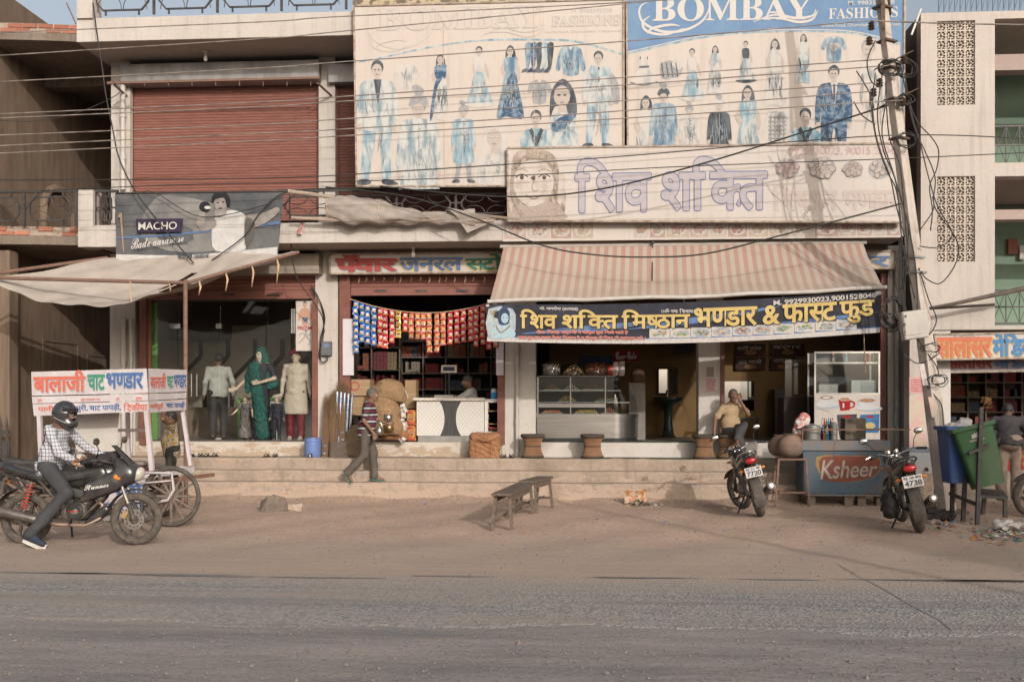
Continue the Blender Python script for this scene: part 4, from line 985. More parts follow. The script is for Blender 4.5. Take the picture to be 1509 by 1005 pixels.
def face(pr):
 sk = ink('sepia_skin', (.52, .44, .38), (.62, .545, .485), sc=5, lo=.38, hi=.52); br = ink('sepia_brown', (.33, .26, .21), (.48, .41, .35), sc=30); ln = ink('sepia_line', (.16, .11, .09))
 pr.poly([(756, 232), (772, 221), (800, 221), (818, 232), (826, 262), (834, 290), (831, 316), (822, 325), (754, 325), (752, 280)], ink('sepia_hair', (.27, .21, .17), (.56, .48, .41), sc=9, st=(1, 1, .4), lo=.42, hi=.58), 3)
 pr.poly([(762, 250), (775, 238), (795, 236), (810, 246), (816, 265), (812, 285), (796, 302), (785, 304), (772, 300), (760, 286), (757, 268)], sk, 3)
 pr.poly([(764, 300), (785, 306), (808, 296), (830, 312), (832, 325), (753, 325), (755, 312)], ink('sepia_garland', (.50, .43, .37), (.36, .28, .23), sc=40), 2)
 for cx in (769, 802): pr.poly([(cx-8, 263), (cx, 258), (cx+8, 262), (cx, 266)], flexl, 3); pr.ell(cx, 262, 3.2, 3.2, ln); pr.line(curve2([(cx-9, 262), (cx, 257), (cx+9, 261)], 4), 1.6, ln); pr.line(curve2([(cx-9, 253), (cx, 249), (cx+9, 253)], 4), 1.8, br)
 pr.poly([(782, 262), (788, 259), (789, 264), (786, 266)], ln, 2)
 pr.line(curve2([(787, 266), (784, 277), (789, 282), (794, 279)], 4), 1.2, br); pr.line(curve2([(774, 287), (787, 293), (800, 286)], 5), [.4]+[1.6]*8+[.4]*2, ink('sepia_lip', (.45, .28, .24)))
 pr.line(curve2([(758, 240), (775, 231), (800, 233), (815, 248)], 5), 4, br); pr.line(curve2([(757, 250), (754, 275), (760, 300), (770, 318)], 5), 5, br); pr.line(curve2([(815, 250), (824, 280), (818, 312)], 5), 6, br)
 pr.poly([(776, 222), (790, 219), (806, 224), (800, 234), (780, 233)], ink('sepia_crown', (.52, .44, .37), (.3, .23, .18), sc=40), 3)
 pr.poly([(824, 262), (830, 254), (833, 272), (828, 298), (822, 298)], sk, 2)
printed('printed_face', b3, S3, face)
def sweetpile(cx, cy, r, n, c):
 def f(pr):
  rnd = random.Random(int(cx)); a = ink('sweet_'+c[0], c[1], c[2], sc=20); d = ink('sweet_shade', (.36, .29, .26))
  pr.ell(cx, cy, r*1.0, r*.85, i_line)
  for i in range(n):
   t = 2.4*i; q = r*.85*math.sqrt(i/n); pr.ell(cx+q*math.cos(t), cy+q*math.sin(t)*.8, r*.27, r*.25, d, 8, lift=.006+.0003*i); pr.ell(cx+q*math.cos(t)-.4, cy+q*math.sin(t)*.8-.6, r*.21, r*.19, a, 8, lift=.0068+.0003*i)
 return f
for cx, cy, r, n, c in [(1160, 249, 18, 14, ('rose', (.50, .38, .36), (.40, .30, .29))), (1212, 248, 20, 26, ('cream', (.58, .52, .47), (.5, .44, .4))), (1257, 250, 15, 18, ('grey', (.50, .45, .41), (.36, .3, .27))), (1296, 250, 17, 9, ('cream2', (.55, .48, .43), (.46, .4, .36)))]:
 printed('printed_sweets', b3, S3, sweetpile(cx, cy, r, n, c))
b4, S4 = panel('food_photo_strip', 'narrow strip of faded food photographs along the balcony edge over the striped awning', 'sign strip', [(741, 326), (1328, 321), (1327, 350), (741, 356)], -1.215, .012, m=flexw, frame=False)
foodc = [(.52, .38, .34), (.55, .46, .40), (.45, .27, .23), (.50, .40, .30), (.58, .50, .42), (.44, .33, .24), (.40, .42, .32), (.50, .30, .28)]
xs = [742, 776, 811, 843, 875, 933, 957, 981, 1016, 1045, 1072, 1102, 1133, 1164, 1200, 1235, 1262, 1286, 1306, 1327]
for i, (a, b_) in enumerate(zip(xs, xs[1:])):
 if b_-a > 50: continue
 pr = Print(S4, .002, .0004); rnd = random.Random(i); yy = 327-(a-741)*.0085; cx, cy = (a+b_)/2, yy+13
 pr.poly([(a+1, yy+1), (b_-1, yy+1), (b_-1, yy+25), (a+1, yy+25)], ink('food_ground%d' % (i % 4), [(.56, .44, .38), (.60, .53, .47), (.50, .36, .31), (.57, .47, .38)][i % 4]), 0)
 pr.ell(cx, cy, (b_-a)*.4, 10, ink('food_plate', (.60, .57, .53), (.5, .46, .43), sc=25))
 for k in range(16):
  t = 2.4*k; q = (b_-a)*.30*math.sqrt(k/16); c = foodc[(i+rnd.randrange(3)) % 8]; pr.ell(cx+q*math.cos(t), cy+q*.7*math.sin(t), rnd.uniform(1.5, 3.6), rnd.uniform(1.3, 3), ink('food%d' % foodc.index(c), c, tuple(v*.7 for v in c), sc=40), 7)
 pr.build('food_photo', b4)
b5, S5 = panel('store_signboard', 'long white signboard with red, blue and green Hindi letters above the snack shop', 'signboard', [(487, 376), (760, 373), (760, 402), (488, 404)], -.42, .12, m=flexw)
red = ink('sign_red', (.46, .10, .09), (.36, .09, .08)); blu = ink('sign_blue', (.13, .19, .34), (.17, .24, .38)); grn = ink('sign_green', (.06, .19, .14), (.10, .25, .18)); yel = ink('sign_yellow', (.62, .42, .12), (.6, .45, .2)); teal = ink('sign_teal', (.25, .36, .36))
letters('lettering', 'पँवार', [(496, 374), (583, 375), (583, 399), (496, 401)], S5, red, b5, bold=.055, shadow=(teal, .012, .015, -.06))
letters('lettering', 'जनरल', [(590, 381), (681, 380), (681, 398), (590, 400)], S5, blu, b5, bold=.04, shadow=(yel, .02, -.012, -.05))
letters('lettering', 'स~टोर', [(687, 375), (757, 373), (757, 397), (687, 398)], S5, grn, b5, bold=.035, shadow=(yel, .02, -.012, -.05))
b6, S6 = panel('store_signboard', 'greyed end of a white signboard with blue Hindi letters right of the awning', 'signboard', [(1225, 372), (1318, 371), (1318, 396), (1225, 397)], -.42, .12, m=flexw)
letters('lettering', 'टोर', [(1240, 372), (1309, 372), (1309, 393), (1240, 394)], S6, blu, b6, bold=.045, shadow=(yel, .02, -.012, -.05))
for p in range(17):      # little rag ends along the shutter under the sign
 px = 500+p*13.2+random.uniform(-3, 3)
 mb = MB(); q = P(px, 407, -.2); mb.tube([q, q+Vector((.02, -.01, -.05)), q+Vector((-.01, 0, -.09-.05*random.random()))], [.004, .018, .003], 5); mb.build('rag_end', mat('tan_rag', (.55, .38, .24)), b5) if p else None
b7, S7 = panel('medical_signboard', 'white signboard with orange and blue Hindi letters over the shop at the right edge', 'signboard', [(1377, 493), (1560, 490), (1560, 527), (1378, 530)], YR-.28, .06, m=flexw)
ored = ink('sign_orange', (.60, .16, .10), (.66, .26, .14)); sbl = ink('sign_sky_blue', (.08, .22, .45), (.13, .3, .5))
letters('lettering', 'सालासर', [(1381, 499), (1461, 498), (1461, 525), (1381, 526)], S7, ored, b7, bold=.045, shadow=(yel, .02, .02, -.06))
letters('lettering', 'मेिडकल', [(1464, 492), (1546, 490), (1546, 524), (1464, 525)], S7, sbl, b7, bold=.045, shadow=(yel, .02, .01, -.05))
letters('lettering', 'मो - 8955262829', box4(1405, 494, 1436, 498), S7, i_dark, b7)
b8, S8 = panel('medical_signboard', 'shaded second signboard with red and navy Hindi letters tucked under the orange lettered one', 'signboard', [(1386, 531), (1560, 528), (1560, 546), (1386, 549)], YR+.1, .05, m=mat('dull_lilac_board', (.42, .36, .36)))
letters('lettering', 'सालासर', [(1396, 528), (1462, 528), (1462, 542), (1396, 542)], S8, red, b8, bold=.05)
letters('lettering', 'मेिडकल', [(1466, 530), (1540, 529), (1540, 542), (1466, 542)], S8, blu, b8, bold=.05)
# ================================================================ striped awning with its banner
aw = thing('striped_awning', 'faded red and cream striped fabric awning sloping over the sweets shop', 'awning', P(1000, 365, -1.15))
def awn_mat():
 m, t, b = nodes_of('striped_fabric'); uvn = t.nodes.new('ShaderNodeAttribute'); uvn.attribute_name = 'st'
 sp = t.nodes.new('ShaderNodeSeparateXYZ'); t.links.new(uvn.outputs['Vector'], sp.inputs[0])
 fr = math_(t, 'FRACT', math_(t, 'MULTIPLY', sp.outputs[0], 42.0)); st = math_(t, 'LESS_THAN', fr, .5)
 v = coords(t, (1, 1, 1)); fade = math_(t, 'MULTIPLY_ADD', noise(t, v, 1.6, 5, .6, .3, .7), .5, -.28); fade = math_(t, 'ADD', fade, sp.outputs[1]); fade.node.use_clamp = True
 redc = mixc(t, fade, (.47, .275, .22), (.40, .31, .245)); crm = mixc(t, fade, (.50, .42, .35), (.455, .375, .305))
 col = mixc(t, st, crm, redc); col = mixc(t, math_(t, 'MULTIPLY', noise(t, v, 5, 6, .7, .52, .8), .3), col, (.25, .18, .13))
 t.links.new(col, b.inputs['Base Color']); b.inputs['Roughness'].default_value = .9
 tr = t.nodes.new('ShaderNodeBsdfTranslucent'); t.links.new(col, tr.inputs[0]); mx = t.nodes.new('ShaderNodeMixShader'); mx.inputs[0].default_value = .25
 t.links.new(b.outputs[0], mx.inputs[1]); t.links.new(tr.outputs[0], mx.inputs[2]); t.links.new(mx.outputs[0], t.nodes['Material Output'].inputs[0]); return m
AY0, AY1 = -1.10, -2.35
ax0, ax1 = P(742, 365, AY0), P(1272, 359, AY0); al, ar = P(721, 443, AY1), P(1302, 424, AY1)
def awf(u, v, d=0):
 a = ax0.lerp(ax1, u); b = al.lerp(ar, u); p = a.lerp(b, v)
 sag = -.05*math.sin(math.pi*v)-.035*math.sin(math.pi*v)*abs(math.sin(u*math.pi*2.0))+.012*math.sin(u*23+v*5)*v-.045*v*math.sin(math.pi*u)
 wr_ = .02*math.exp(-((v-.25-u*.6)*9)**2)+.015*math.exp(-((v-.9+u*.7)*8)**2)
 return p+Vector((0, -.0, sag-wr_))+Vector((0, 0, d))
mb = MB(); NU, NV = 140, 30; mb.sheet(lambda u, v: awf(u, v), NU, NV); o = mb.build('fabric', awn_mat(), aw, smooth=True, fix=False)
at_ = o.data.attributes.new('st', 'FLOAT_VECTOR', 'POINT'); at_.data.foreach_set('vector', [c for i in range(NU+1) for j in range(NV+1) for c in (i/NU, j/NV, 0)])
MB().sheet(lambda u, v: awf(u, v, -.006), 60, 12).build('lining', mat('awning_back', (.36, .29, .23)), aw, smooth=True, fix=False)
mb = MB(); mb.tube([awf(-.004, 1)+Vector((0, -.03, 0))]+[awf(i/12, 1)+Vector((0, -.03, 0)) for i in range(13)]+[awf(1.006, 1)+Vector((0, -.03, 0))], .033, 10); mb.build('front_bar', pipe_m, aw, smooth=40)
MB().cyl(awf(-.01, 0)+Vector((0, .04, .03)), awf(1.01, 0)+Vector((0, .04, .03)), .04).build('roller', pipe_m, aw, smooth=40)
for u in (0.01, .99): MB().bar(awf(u, 0)+Vector((0, .1, -.25)), awf(u, .97)+Vector((0, 0, -.04)), .035).build('folding_arm', galv, aw)
for u in (.42,):
 mb = MB(); q = awf(u, 0)+Vector((0, -.05, .05)); mb.ball(q, .035, 8, 6); mb.tube([q, q+Vector((0, 0, -.25)), awf(u, .3)+Vector((0, 0, .02)), awf(u, .6)+Vector((0, 0, .015))], .008, 5); mb.build('tie_cord', iron, aw)
# banner hanging from the awning bar: bowed sheet
top_px = lambda u: (716+u*(1299-716), 448.5+(-20)*u+7*math.sin(math.pi*u))
bot_px = lambda u: (718+u*(1297-718), 503+(-13)*u+9*math.sin(math.pi*u))
def bnS(px, py, d=0):
 u = (px-716)/583; yb = -2.40+.05*math.sin(u*7)+.03*math.sin(u*19+py*.05)
 return P(px, py, yb-d)
def bn(u, v): a, b = Vector(top_px(u)), Vector(bot_px(u)); return a.lerp(b, v)
ban = thing('shop_banner', 'dark blue printed banner with golden Hindi letters hanging from the striped awning', 'banner', bnS(1000, 510))
flexd = ink('dark_banner', (.03, .03, .038), (.055, .055, .075), sc=3); wh = ink('banner_white', (.62, .57, .53))
mb = MB(); mb.sheet(lambda u, v: bnS(*bn(u, v)), 90, 6); mb.build('cloth', [flexd], ban, smooth=True, fix=False)
mb = MB(); mb.sheet(lambda u, v: bnS(*bn(u, v), -.012), 90, 6); mb.build('backing', wh, ban, smooth=True, fix=False)
pr = Print(bnS, .004, .0006)
def strip(pr, v0, v1, m, u0=0, u1=1, n=70, lift=None):
 d = pr.off+pr.n*pr.step; k = n+1; V = [pr.surf(*bn(u0+(u1-u0)*i/n, v0), d) for i in range(k)]+[pr.surf(*bn(u0+(u1-u0)*i/n, v1), d) for i in range(k)]
 pr.mb.add(V, [(i, i+1, k+i+1, k+i) for i in range(n)], pr.m(m)); pr.n += 1
strip(pr, .88, 1, wh); strip(pr, 0, 1, wh, 0, .008, 4); strip(pr, 0, 1, wh, .985, 1, 6); strip(pr, .86, .885, ink('banner_blue', (.10, .20, .45)))
glow = ink('banner_glow', (.14, .25, .45), (.08, .12, .24), sc=4)
for (a, b_, c, d_) in [(.08, .78, .45, .45), (.35, .65, .75, .2), (.5, .85, 1., .5)]:
 n = 30; k = n+1; dd = pr.off+pr.n*pr.step; V = []
 for s in (0, 1): V += [pr.surf(*bn(a+(c-a)*i/n, b_+(d_-b_)*i/n+(s-.5)*.16*math.sin(math.pi*i/n)), dd) for i in range(k)]
 pr.mb.add(V, [(i, i+1, k+i+1, k+i) for i in range(n)], pr.m(glow)); pr.n += 1
pr.build('print_ground', ban)
gold = ink('gold_letters', (.66, .50, .20), (.55, .40, .15), sc=4); goldo = ink('letter_dark_edge', (.05, .035, .03))
def bl(s, x0, x1, y0, y1, y2, y3, m, bold, sh=None): letters('lettering', s, [(x0, y0), (x1, y1), (x1, y3), (x0, y2)], bnS, m, ban, off=.012, bold=bold, shadow=sh)
for s, a, b_, da, db in [('िशव', 767, 820, 0, 0), ('शिक~त', 829, 910, 0, 0), ('िमष~ठान', 917, 1016, 0, -1), ('भण~डार', 1024, 1115, -1, -3), ('&', 1125, 1148, -3, -4), ('फास~ट', 1154, 1232, -4, -7), ('फुड', 1238, 1288, -7, -9)]:
 def by(x, t): u = (x-716)/583; return (bn(u, .13+.08*u if t else .62)).y
 low = 6 if s == 'फुड' else 0
 bl(s, a, b_, by(a, 1), by(b_, 1), by(a, 0)+low, by(b_, 0)+low, gold, .026, (goldo, .016, .01, -.03))
bl('मो. जगदीश (हलवाई)', 795, 852, 451.5, 452.5, 457.5, 458.5, wh, .03); bl('।।ॐ नमः िशवाय।।', 975, 1026, 455, 455, 461, 461, wh, .03)
bl('M. 9929930023,9001528048', 1140, 1291, 443, 431.5, 451, 439.5, wh, .03)
lr = ink('banner_red_text', (.68, .22, .18))
bl('नोट:- िववाह पार्टियों में ऑर्डर बुक िकये जाते है', 790, 925, 486, 487, 493, 493.5, lr, .035, (wh, .03, 0, 0)); bl('मावा दूध हर समय तैयार िमलता है व कैटर्स के िलए भी सम्पर्क करें ।', 763, 951, 494, 495.5, 501, 502, lr, .035, (wh, .03, 0, 0))
for i in range(10):
 cx = 972+i*30.6; u = (cx-716)/583; cy = bn(u, .76).y; pr = Print(bnS, .010, .0004); rnd = random.Random(i+50)
 pr.poly([(cx-15, cy-7.5), (cx+15, cy-7.5), (cx+15, cy+6.5), (cx-15, cy+6.5)], wh, 0); pr.ell(cx, cy-.5, 13, 6, ink('plate_rim', (.36, .42, .46)))
 for k in range(14):
  c = [(.5, .2, .12), (.55, .42, .2), (.2, .34, .15), (.6, .5, .4), (.35, .2, .12), (.58, .45, .4)][(i+rnd.randrange(3)) % 6]; pr.ell(cx+rnd.uniform(-9, 9), cy-.5+rnd.uniform(-3.5, 3.5), rnd.uniform(1.3, 3.), rnd.uniform(1, 2), ink('dish%d' % int(c[0]*100), c), 7)
 pr.build('food_photo', ban)
def deity(pr):
 sk = ink('pale_blue_skin', (.42, .55, .60), (.35, .48, .55)); dk = ink('blue_hair', (.06, .08, .14));
 pr.poly([(720, 455), (755, 455), (760, 475), (754, 496), (720, 498)], ink('banner_sky', (.45, .52, .55)), 2)
 pr.poly([(724, 497), (726, 485), (736, 478), (748, 478), (757, 486), (758, 497)], sk, 2); pr.poly([(734, 462), (741, 453), (750, 458), (751, 470), (748, 478), (736, 478)], dk, 3)
 pr.ell(744, 469, 5.5, 7.5, sk); pr.ell(742, 468, 1, .8, dk, 6); pr.ell(747, 468, 1, .8, dk, 6); pr.ell(744, 454, 4, 4, dk); pr.line(curve2([(731, 480), (738, 490), (752, 480)], 4), 2, ink('bead', (.35, .22, .12)))
 pr.line([(727, 458), (729, 495)], 1, ink('trident', (.5, .35, .12))); pr.line(curve2([(723, 457), (727, 464), (731, 456)], 4), 1, ink('trident', 0))
printed('printed_portrait', ban, lambda x, y, d: bnS(x, y, d+.006), deity)
for u in (.0, .25, .5, .75, 1):
 mb = MB(); a = bnS(*bn(u, 0.02), .01); b_ = awf(min(max(u, 0), 1), 1)+Vector((0, -.03, 0)); mb.tube([a, b_], .006, 5); mb.build('tie_cord', iron, ban)
MB().tube([P(1273, 490, -2.25), P(1275, 550, -2.25)], .008, 5).build('hanging_cord', mat('tan_rag', 0), ban)
# ================================================================ MACHO advertisement banner and rough cloth canopy
mc = thing('advert_banner', 'dark vest advertisement banner with a tattered white lower edge on the balcony rail', 'banner', P(290, 385, -1.35))
def mS(px, py, d=0):
 u = (px-170)/245; v = (py-284)/102; return P(px, py, -1.36-.012*math.sin(u*6)*v-.05*v*u-d)
def mq(u, v):
 return (Vector((171, 285)).lerp(Vector((418, 282)), u)).lerp(Vector((171, 386+3*math.sin(u*25)*(u < .5))).lerp(Vector((409, 381-10*(u > .55)*math.sin((u-.55)*7))), u), v)
mdark = ink('advert_slate', (.085, .09, .10), (.17, .165, .16), sc=1.6)
mb = MB(); mb.sheet(lambda u, v: mS(*mq(u, v)), 60, 16); o = mb.build('cloth', [mdark, flexl], mc, smooth=True, fix=False)
mb = MB(); mb.sheet(lambda u, v: mS(*mq(u, v), -.01), 30, 8); mb.build('backing', mat('banner_back', (.35, .32, .29)), mc, smooth=True, fix=False)
def mprint(pr):
 pr.poly([(230, 292), (262, 290), (300, 296), (345, 312), (352, 345), (340, 366), (250, 370), (205, 340)], ink('advert_glow', (.30, .28, .26), (.15, .15, .15), sc=1.5), 4)
 mg = ink('advert_grey', (.36, .32, .29), (.24, .22, .2), sc=10); mw = ink('advert_white', (.62, .60, .57), (.5, .48, .46), sc=8); dkk = ink('advert_black', (.03, .03, .035))
 pr.poly([(171, 375), (270, 377), (330, 372), (409, 364), (408, 382), (330, 378), (270, 386), (240, 384), (233, 387), (222, 383), (200, 387), (184, 384), (171, 386)], mw, 0)
 pr.line(curve2([(171, 351), (240, 347), (318, 340)], 6), [1.5]+[3.2]*12, ink('rope_blue', (.13, .2, .36))); pr.line([(365, 335), (412, 328)], 4.5, ink('rope_blue', 0))
 # man in a white vest with crossed raised arm
 pr.poly([(318, 370), (312, 345), (316, 322), (330, 312), (345, 310), (362, 318), (366, 340), (361, 368)], mw, 3)
 pr.poly([(292, 333), (289, 328), (296, 306), (303, 308), (302, 326), (316, 322), (319, 333), (306, 340), (296, 340)], mg, 2); pr.ell(302, 305, 8.5, 8, dkk); pr.ell(306, 306, 5, 2.5, mw)
 pr.poly([(362, 318), (375, 316), (392, 313), (408, 305), (412, 312), (396, 326), (380, 334), (365, 336), (360, 328)], mg, 2); pr.poly([(363, 320), (376, 330), (372, 350), (363, 365), (360, 345)], ink('advert_shade', (.14, .13, .12)), 2)
 pr.poly([(320, 302), (332, 302), (334, 314), (322, 320), (316, 316)], mg, 2); pr.ell(325, 299, 10, 13, mg); pr.poly([(312, 298), (314, 287), (325, 283), (337, 288), (339, 302), (334, 303), (330, 292), (318, 294)], dkk, 3)
 pr.ell(321, 299, 2, .9, dkk, 6); pr.ell(329, 297.5, 2, .9, dkk, 6); pr.ell(325, 307, 2.5, .8, dkk, 6)
 pr.poly([(200, 323), (270, 322), (268, 342), (202, 343)], ink('label_purple', (.055, .04, .075)), 0)
 pr.line([(175, 320), (178, 314), (182, 372)], [4, 3, 1.5], ink('wood_tan', (.45, .3, .2)))
printed('printed_advert', mc, mS, mprint)
letters('lettering', 'MACHO', [(204, 328), (261, 327), (260, 338), (204, 339)], mS, flexl, mc, off=.10, bold=.012)
letters('lettering', scr('Bade aaram se'), [(194, 352), (270, 344), (271, 356), (193, 368)], mS, flexl, mc, off=.10)
letters('lettering', 'बोम्बे फैशन', [(262, 373), (308, 371), (308, 381), (262, 382)], mS, i_dark, mc, off=.10, bold=.04)
MB().tube([mS(*mq(i/10, 0), .01) for i in range(11)], .014, 6).build('top_rod', iron, mc, smooth=True)
# canopy of patched cloth tied to pipes
cn = thing('cloth_canopy', 'sagging patched beige cloth canopy tied over rusty pipes at the left shop', 'canopy', P(272, 690, -3.0))
CY = -3.0
A, B_ = P(-25, 409, CY), P(275, 417, CY); Cc = P(158, 380, -1.3); Dd = P(440, 372, -1.5)
mb = MB(); mb.cyl(A, B_, .03, n=8); mb.build('front_pipe', rusty, cn, smooth=40); MB().cyl(A+Vector((-.1, -.02, .02)), Cc, .03, n=8).build('side_pipe', rusty, cn, smooth=40)
MB().cyl(B_, Dd, .028, n=8).build('side_pipe', rusty, cn, smooth=40); MB().cyl(B_+Vector((-.02, 0, .05)), Vector((B_.x-.02, CY+.02, 0)), .035, n=10).build('post', rusty, cn, smooth=40)
clothm = mat('dirty_canvas', (.40, .345, .30), (.31, .265, .225), sc=2.5, rough=.95, bump=.15)
clm = clothm
def canopy(u, v):
 f = A.lerp(B_, u); b = Cc.lerp(Dd, min(1, u*1.0));
 p = f.lerp(b, v); s = math.sin(math.pi*min(1, u*.95+.03)); p.z -= .42*s*(1-v)**.8*(1 if v > 0 else 1)-.0; p.z -= .16*math.sin(math.pi*v)*s
 p.z += .02*math.sin(u*17+v*9)+.012*math.sin(u*41-v*7); p.y += .08*s*math.sin(math.pi*(1-v)); return p
mb = MB(); nU, nV = 60, 26; hole = lambda u, v: (.60 < u < .68 and .42 < v < .62) or (.55 < u < .585 and .5 < v < .8)
for i in range(nU):
 for j in range(nV):
  if hole((i+.5)/nU, (j+.5)/nV): continue
  k = len(mb.v); mb.v += [tuple(canopy(a/nU, b/nV)) for a, b in ((i, j), (i+1, j), (i+1, j+1), (i, j+1))]; mb.f.append((k, k+1, k+2, k+3)); mb.mi.append(0)
o = mb.build('cloth', clothm, cn, fix=False); bm = bmesh.new(); bm.from_mesh(o.data); bmesh.ops.remove_doubles(bm, verts=bm.verts, dist=1e-4); bm.to_mesh(o.data); bm.free(); o.data.polygons.foreach_set('use_smooth', [True]*len(o.data.polygons))
mb = MB();
for k in range(2):
 u = .72+k*.19; q = A.lerp(B_, u); mb.tube([q+Vector((0, 0, .03)), q+Vector((.03, -.02, 0)), canopy(u, 0.02)], .012, 5)
mb.build('rag_tie', mat('tan_rag', 0), cn)
for k in range(4):
 q = B_.lerp(Dd, .1+.23*k); mb = MB(); mb.tube([q, q+Vector((.04, -.02, -.12)), q+Vector((.0, 0, -.25-.06*k))], [.012, .02, .008], 5); mb.build('rag_tie', mat('tan_rag', 0), cn, smooth=True)
# rolled tarpaulin lying along the balcony rail
rt = thing('rolled_tarpaulin', 'long grey tarpaulin rolled around bamboo poles along the first floor railing', 'tarpaulin', P(600, 325, -1.35))
canv = mat('grey_tarpaulin', (.36, .31, .27), (.27, .23, .20), sc=5, rough=.9, bump=.5)
def roll(u, a):
 c = P(482, 306, -1.4).lerp(P(700, 322, -1.4), u); r = (.16+.05*math.sin(u*6.5)+.02*math.sin(u*31+a*2))*(1-.35*u)
 fo = 1+.16*math.sin(a*3+u*9)+.08*math.sin(a*7-u*23); return c+Vector((0, math.cos(a)*r*.8*fo, math.sin(a)*r*1.15*fo-.05*math.sin(math.pi*u)))
MB().sheet(lambda u, v: roll(u, v*2*math.pi), 60, 26).build('canvas', canv, rt, smooth=True)
mb = MB(); k = [P(655, 305, -1.45), P(700, 300, -1.5), P(732, 322, -1.45), P(716, 332, -1.5), P(689, 344, -1.5), P(672, 318, -1.52)]
def flap(u, v): a = k[0].lerp(k[2], u); b = k[5].lerp(k[4], u); p = a.lerp(b, v); p.y -= .06*math.sin(v*3.1+u*4); return p
mb.sheet(flap, 14, 10); mb.build('loose_flap', canv, rt, smooth=True, fix=False)
for (a, b_, r) in [((425, 282), (500, 292), .035), ((440, 322), (728, 326), .03), ((430, 321), (520, 326), .028), ((660, 312), (748, 322), .025)]:
 mb = MB(); mb.cyl(P(*a, -1.42), P(*b_, -1.42), r, n=8); mb.build('bamboo_pole', mat('wrapped_bamboo', (.42, .34, .27), (.3, .23, .18), sc=20), rt, smooth=40)
for px in (484, 560, 640): mb = MB(); mb.tube([roll((px-482)/218, t)*1.0 for t in [i*.6 for i in range(11)]], .012, 5); mb.build('binding_cord', mat('tan_rag', 0), rt)
rc = thing('cloth_scrap', 'small red checked cloth scrap hanging from the balcony edge', 'cloth', P(444, 345, -1.3))
mb = MB(); mb.sheet(lambda u, v: P(441+u*7-v*2+1.5*math.sin(v*6), 328+v*17, -1.28-.02*math.sin(u*5)), 5, 8); mb.build('cloth', mat('red_check', (.42, .13, .12), (.5, .4, .36), sc=40, lo=.48, hi=.52), rc, fix=False)
# ================================================================ people
def pat_mat(name, kind, cols, f=20., rough=.9):
 m, t, b = nodes_of(name); v = coords(t, (1, 1, 1)); sp = t.nodes.new('ShaderNodeSeparateXYZ'); t.links.new(v, sp.inputs[0]); cols = [lin(c) for c in cols]
 w = noise(t, v, 6, 3, .6, 0, 1); zz_ = math_(t, 'ADD', sp.outputs[2], math_(t, 'MULTIPLY', w, .02));
 if kind == 'stripe':
  r = t.nodes.new('ShaderNodeValToRGB'); r.color_ramp.interpolation = 'CONSTANT'; els = r.color_ramp.elements
  n = len(cols)
  for i, c in enumerate(cols):
   e = els[i] if i < 2 else els.new(i/n); e.position = i/n; e.color = (*c, 1)
  t.links.new(math_(t, 'FRACT', math_(t, 'MULTIPLY', zz_, f)), r.inputs[0]); col = r.outputs[0]
 elif kind == 'check':
  a = math_(t, 'LESS_THAN', math_(t, 'FRACT', math_(t, 'MULTIPLY', zz_, f)), .17); q = math_(t, 'LESS_THAN', math_(t, 'FRACT', math_(t, 'MULTIPLY', math_(t, 'ADD', sp.outputs[0], sp.outputs[1]), f)), .17)
  col = mixc(t, math_(t, 'MAXIMUM', a, q), cols[0], cols[1])
 else:
  col = mixc(t, noise(t, v, f, 3, .6, .46, .54), cols[0], cols[1]); col = mixc(t, noise(t, v, f*1.4, 2, .5, .56, .6), col, cols[2])
 t.links.new(col, b.inputs['Base Color']); b.inputs['Roughness'].default_value = rough; b.inputs['Specular IOR Level'].default_value = .15
 nb = t.nodes.new('ShaderNodeTexNoise'); nb.inputs['Scale'].default_value = 14; t.links.new(v, nb.inputs[0]); bp = t.nodes.new('ShaderNodeBump'); bp.inputs['Strength'].default_value = .5; bp.inputs['Distance'].default_value = .02
 t.links.new(nb.outputs[0], bp.inputs['Height']); t.links.new(bp.outputs[0], b.inputs['Normal']); M[name] = m; return m
skin_b = mat('brown_skin', (.19, .10, .062), (.15, .08, .05), sc=14, rough=.55, spec=.4, fine=.06)
skin_d = mat('dark_brown_skin', (.13, .07, .045), (.10, .055, .036), sc=14, rough=.55, spec=.4, fine=.06)
mann = mat('mannequin_cream', (.52, .41, .31), (.48, .37, .28), sc=6, rough=.45, spec=.4, fine=.03)
hair_k = mat('black_hair', (.02, .018, .017), (.035, .03, .028), sc=60, rough=.6)
hair_g = mat('grey_hair', (.13, .125, .12), (.05, .048, .046), sc=60, rough=.7)
eye_w = flat('eye_white', (.6, .57, .53), .3); lipm = flat('lips', (.22, .09, .07), .5)
def V3(*a): return np.array(a, float)
STAND = dict(pelvis=(0, 0, .93), neck=(0, 0, 1.43), head=(.02, 0, 1.56), shL=(0, .185, 1.38), shR=(0, -.185, 1.38), elL=(-.02, .24, 1.10), elR=(-.02, -.24, 1.10), wrL=(.05, .25, .86), wrR=(.05, -.25, .86),
    hiL=(0, .09, .90), hiR=(0, -.09, .90), knL=(.02, .10, .48), knR=(.02, -.10, .48), anL=(0, .10, .08), anR=(0, -.10, .08))
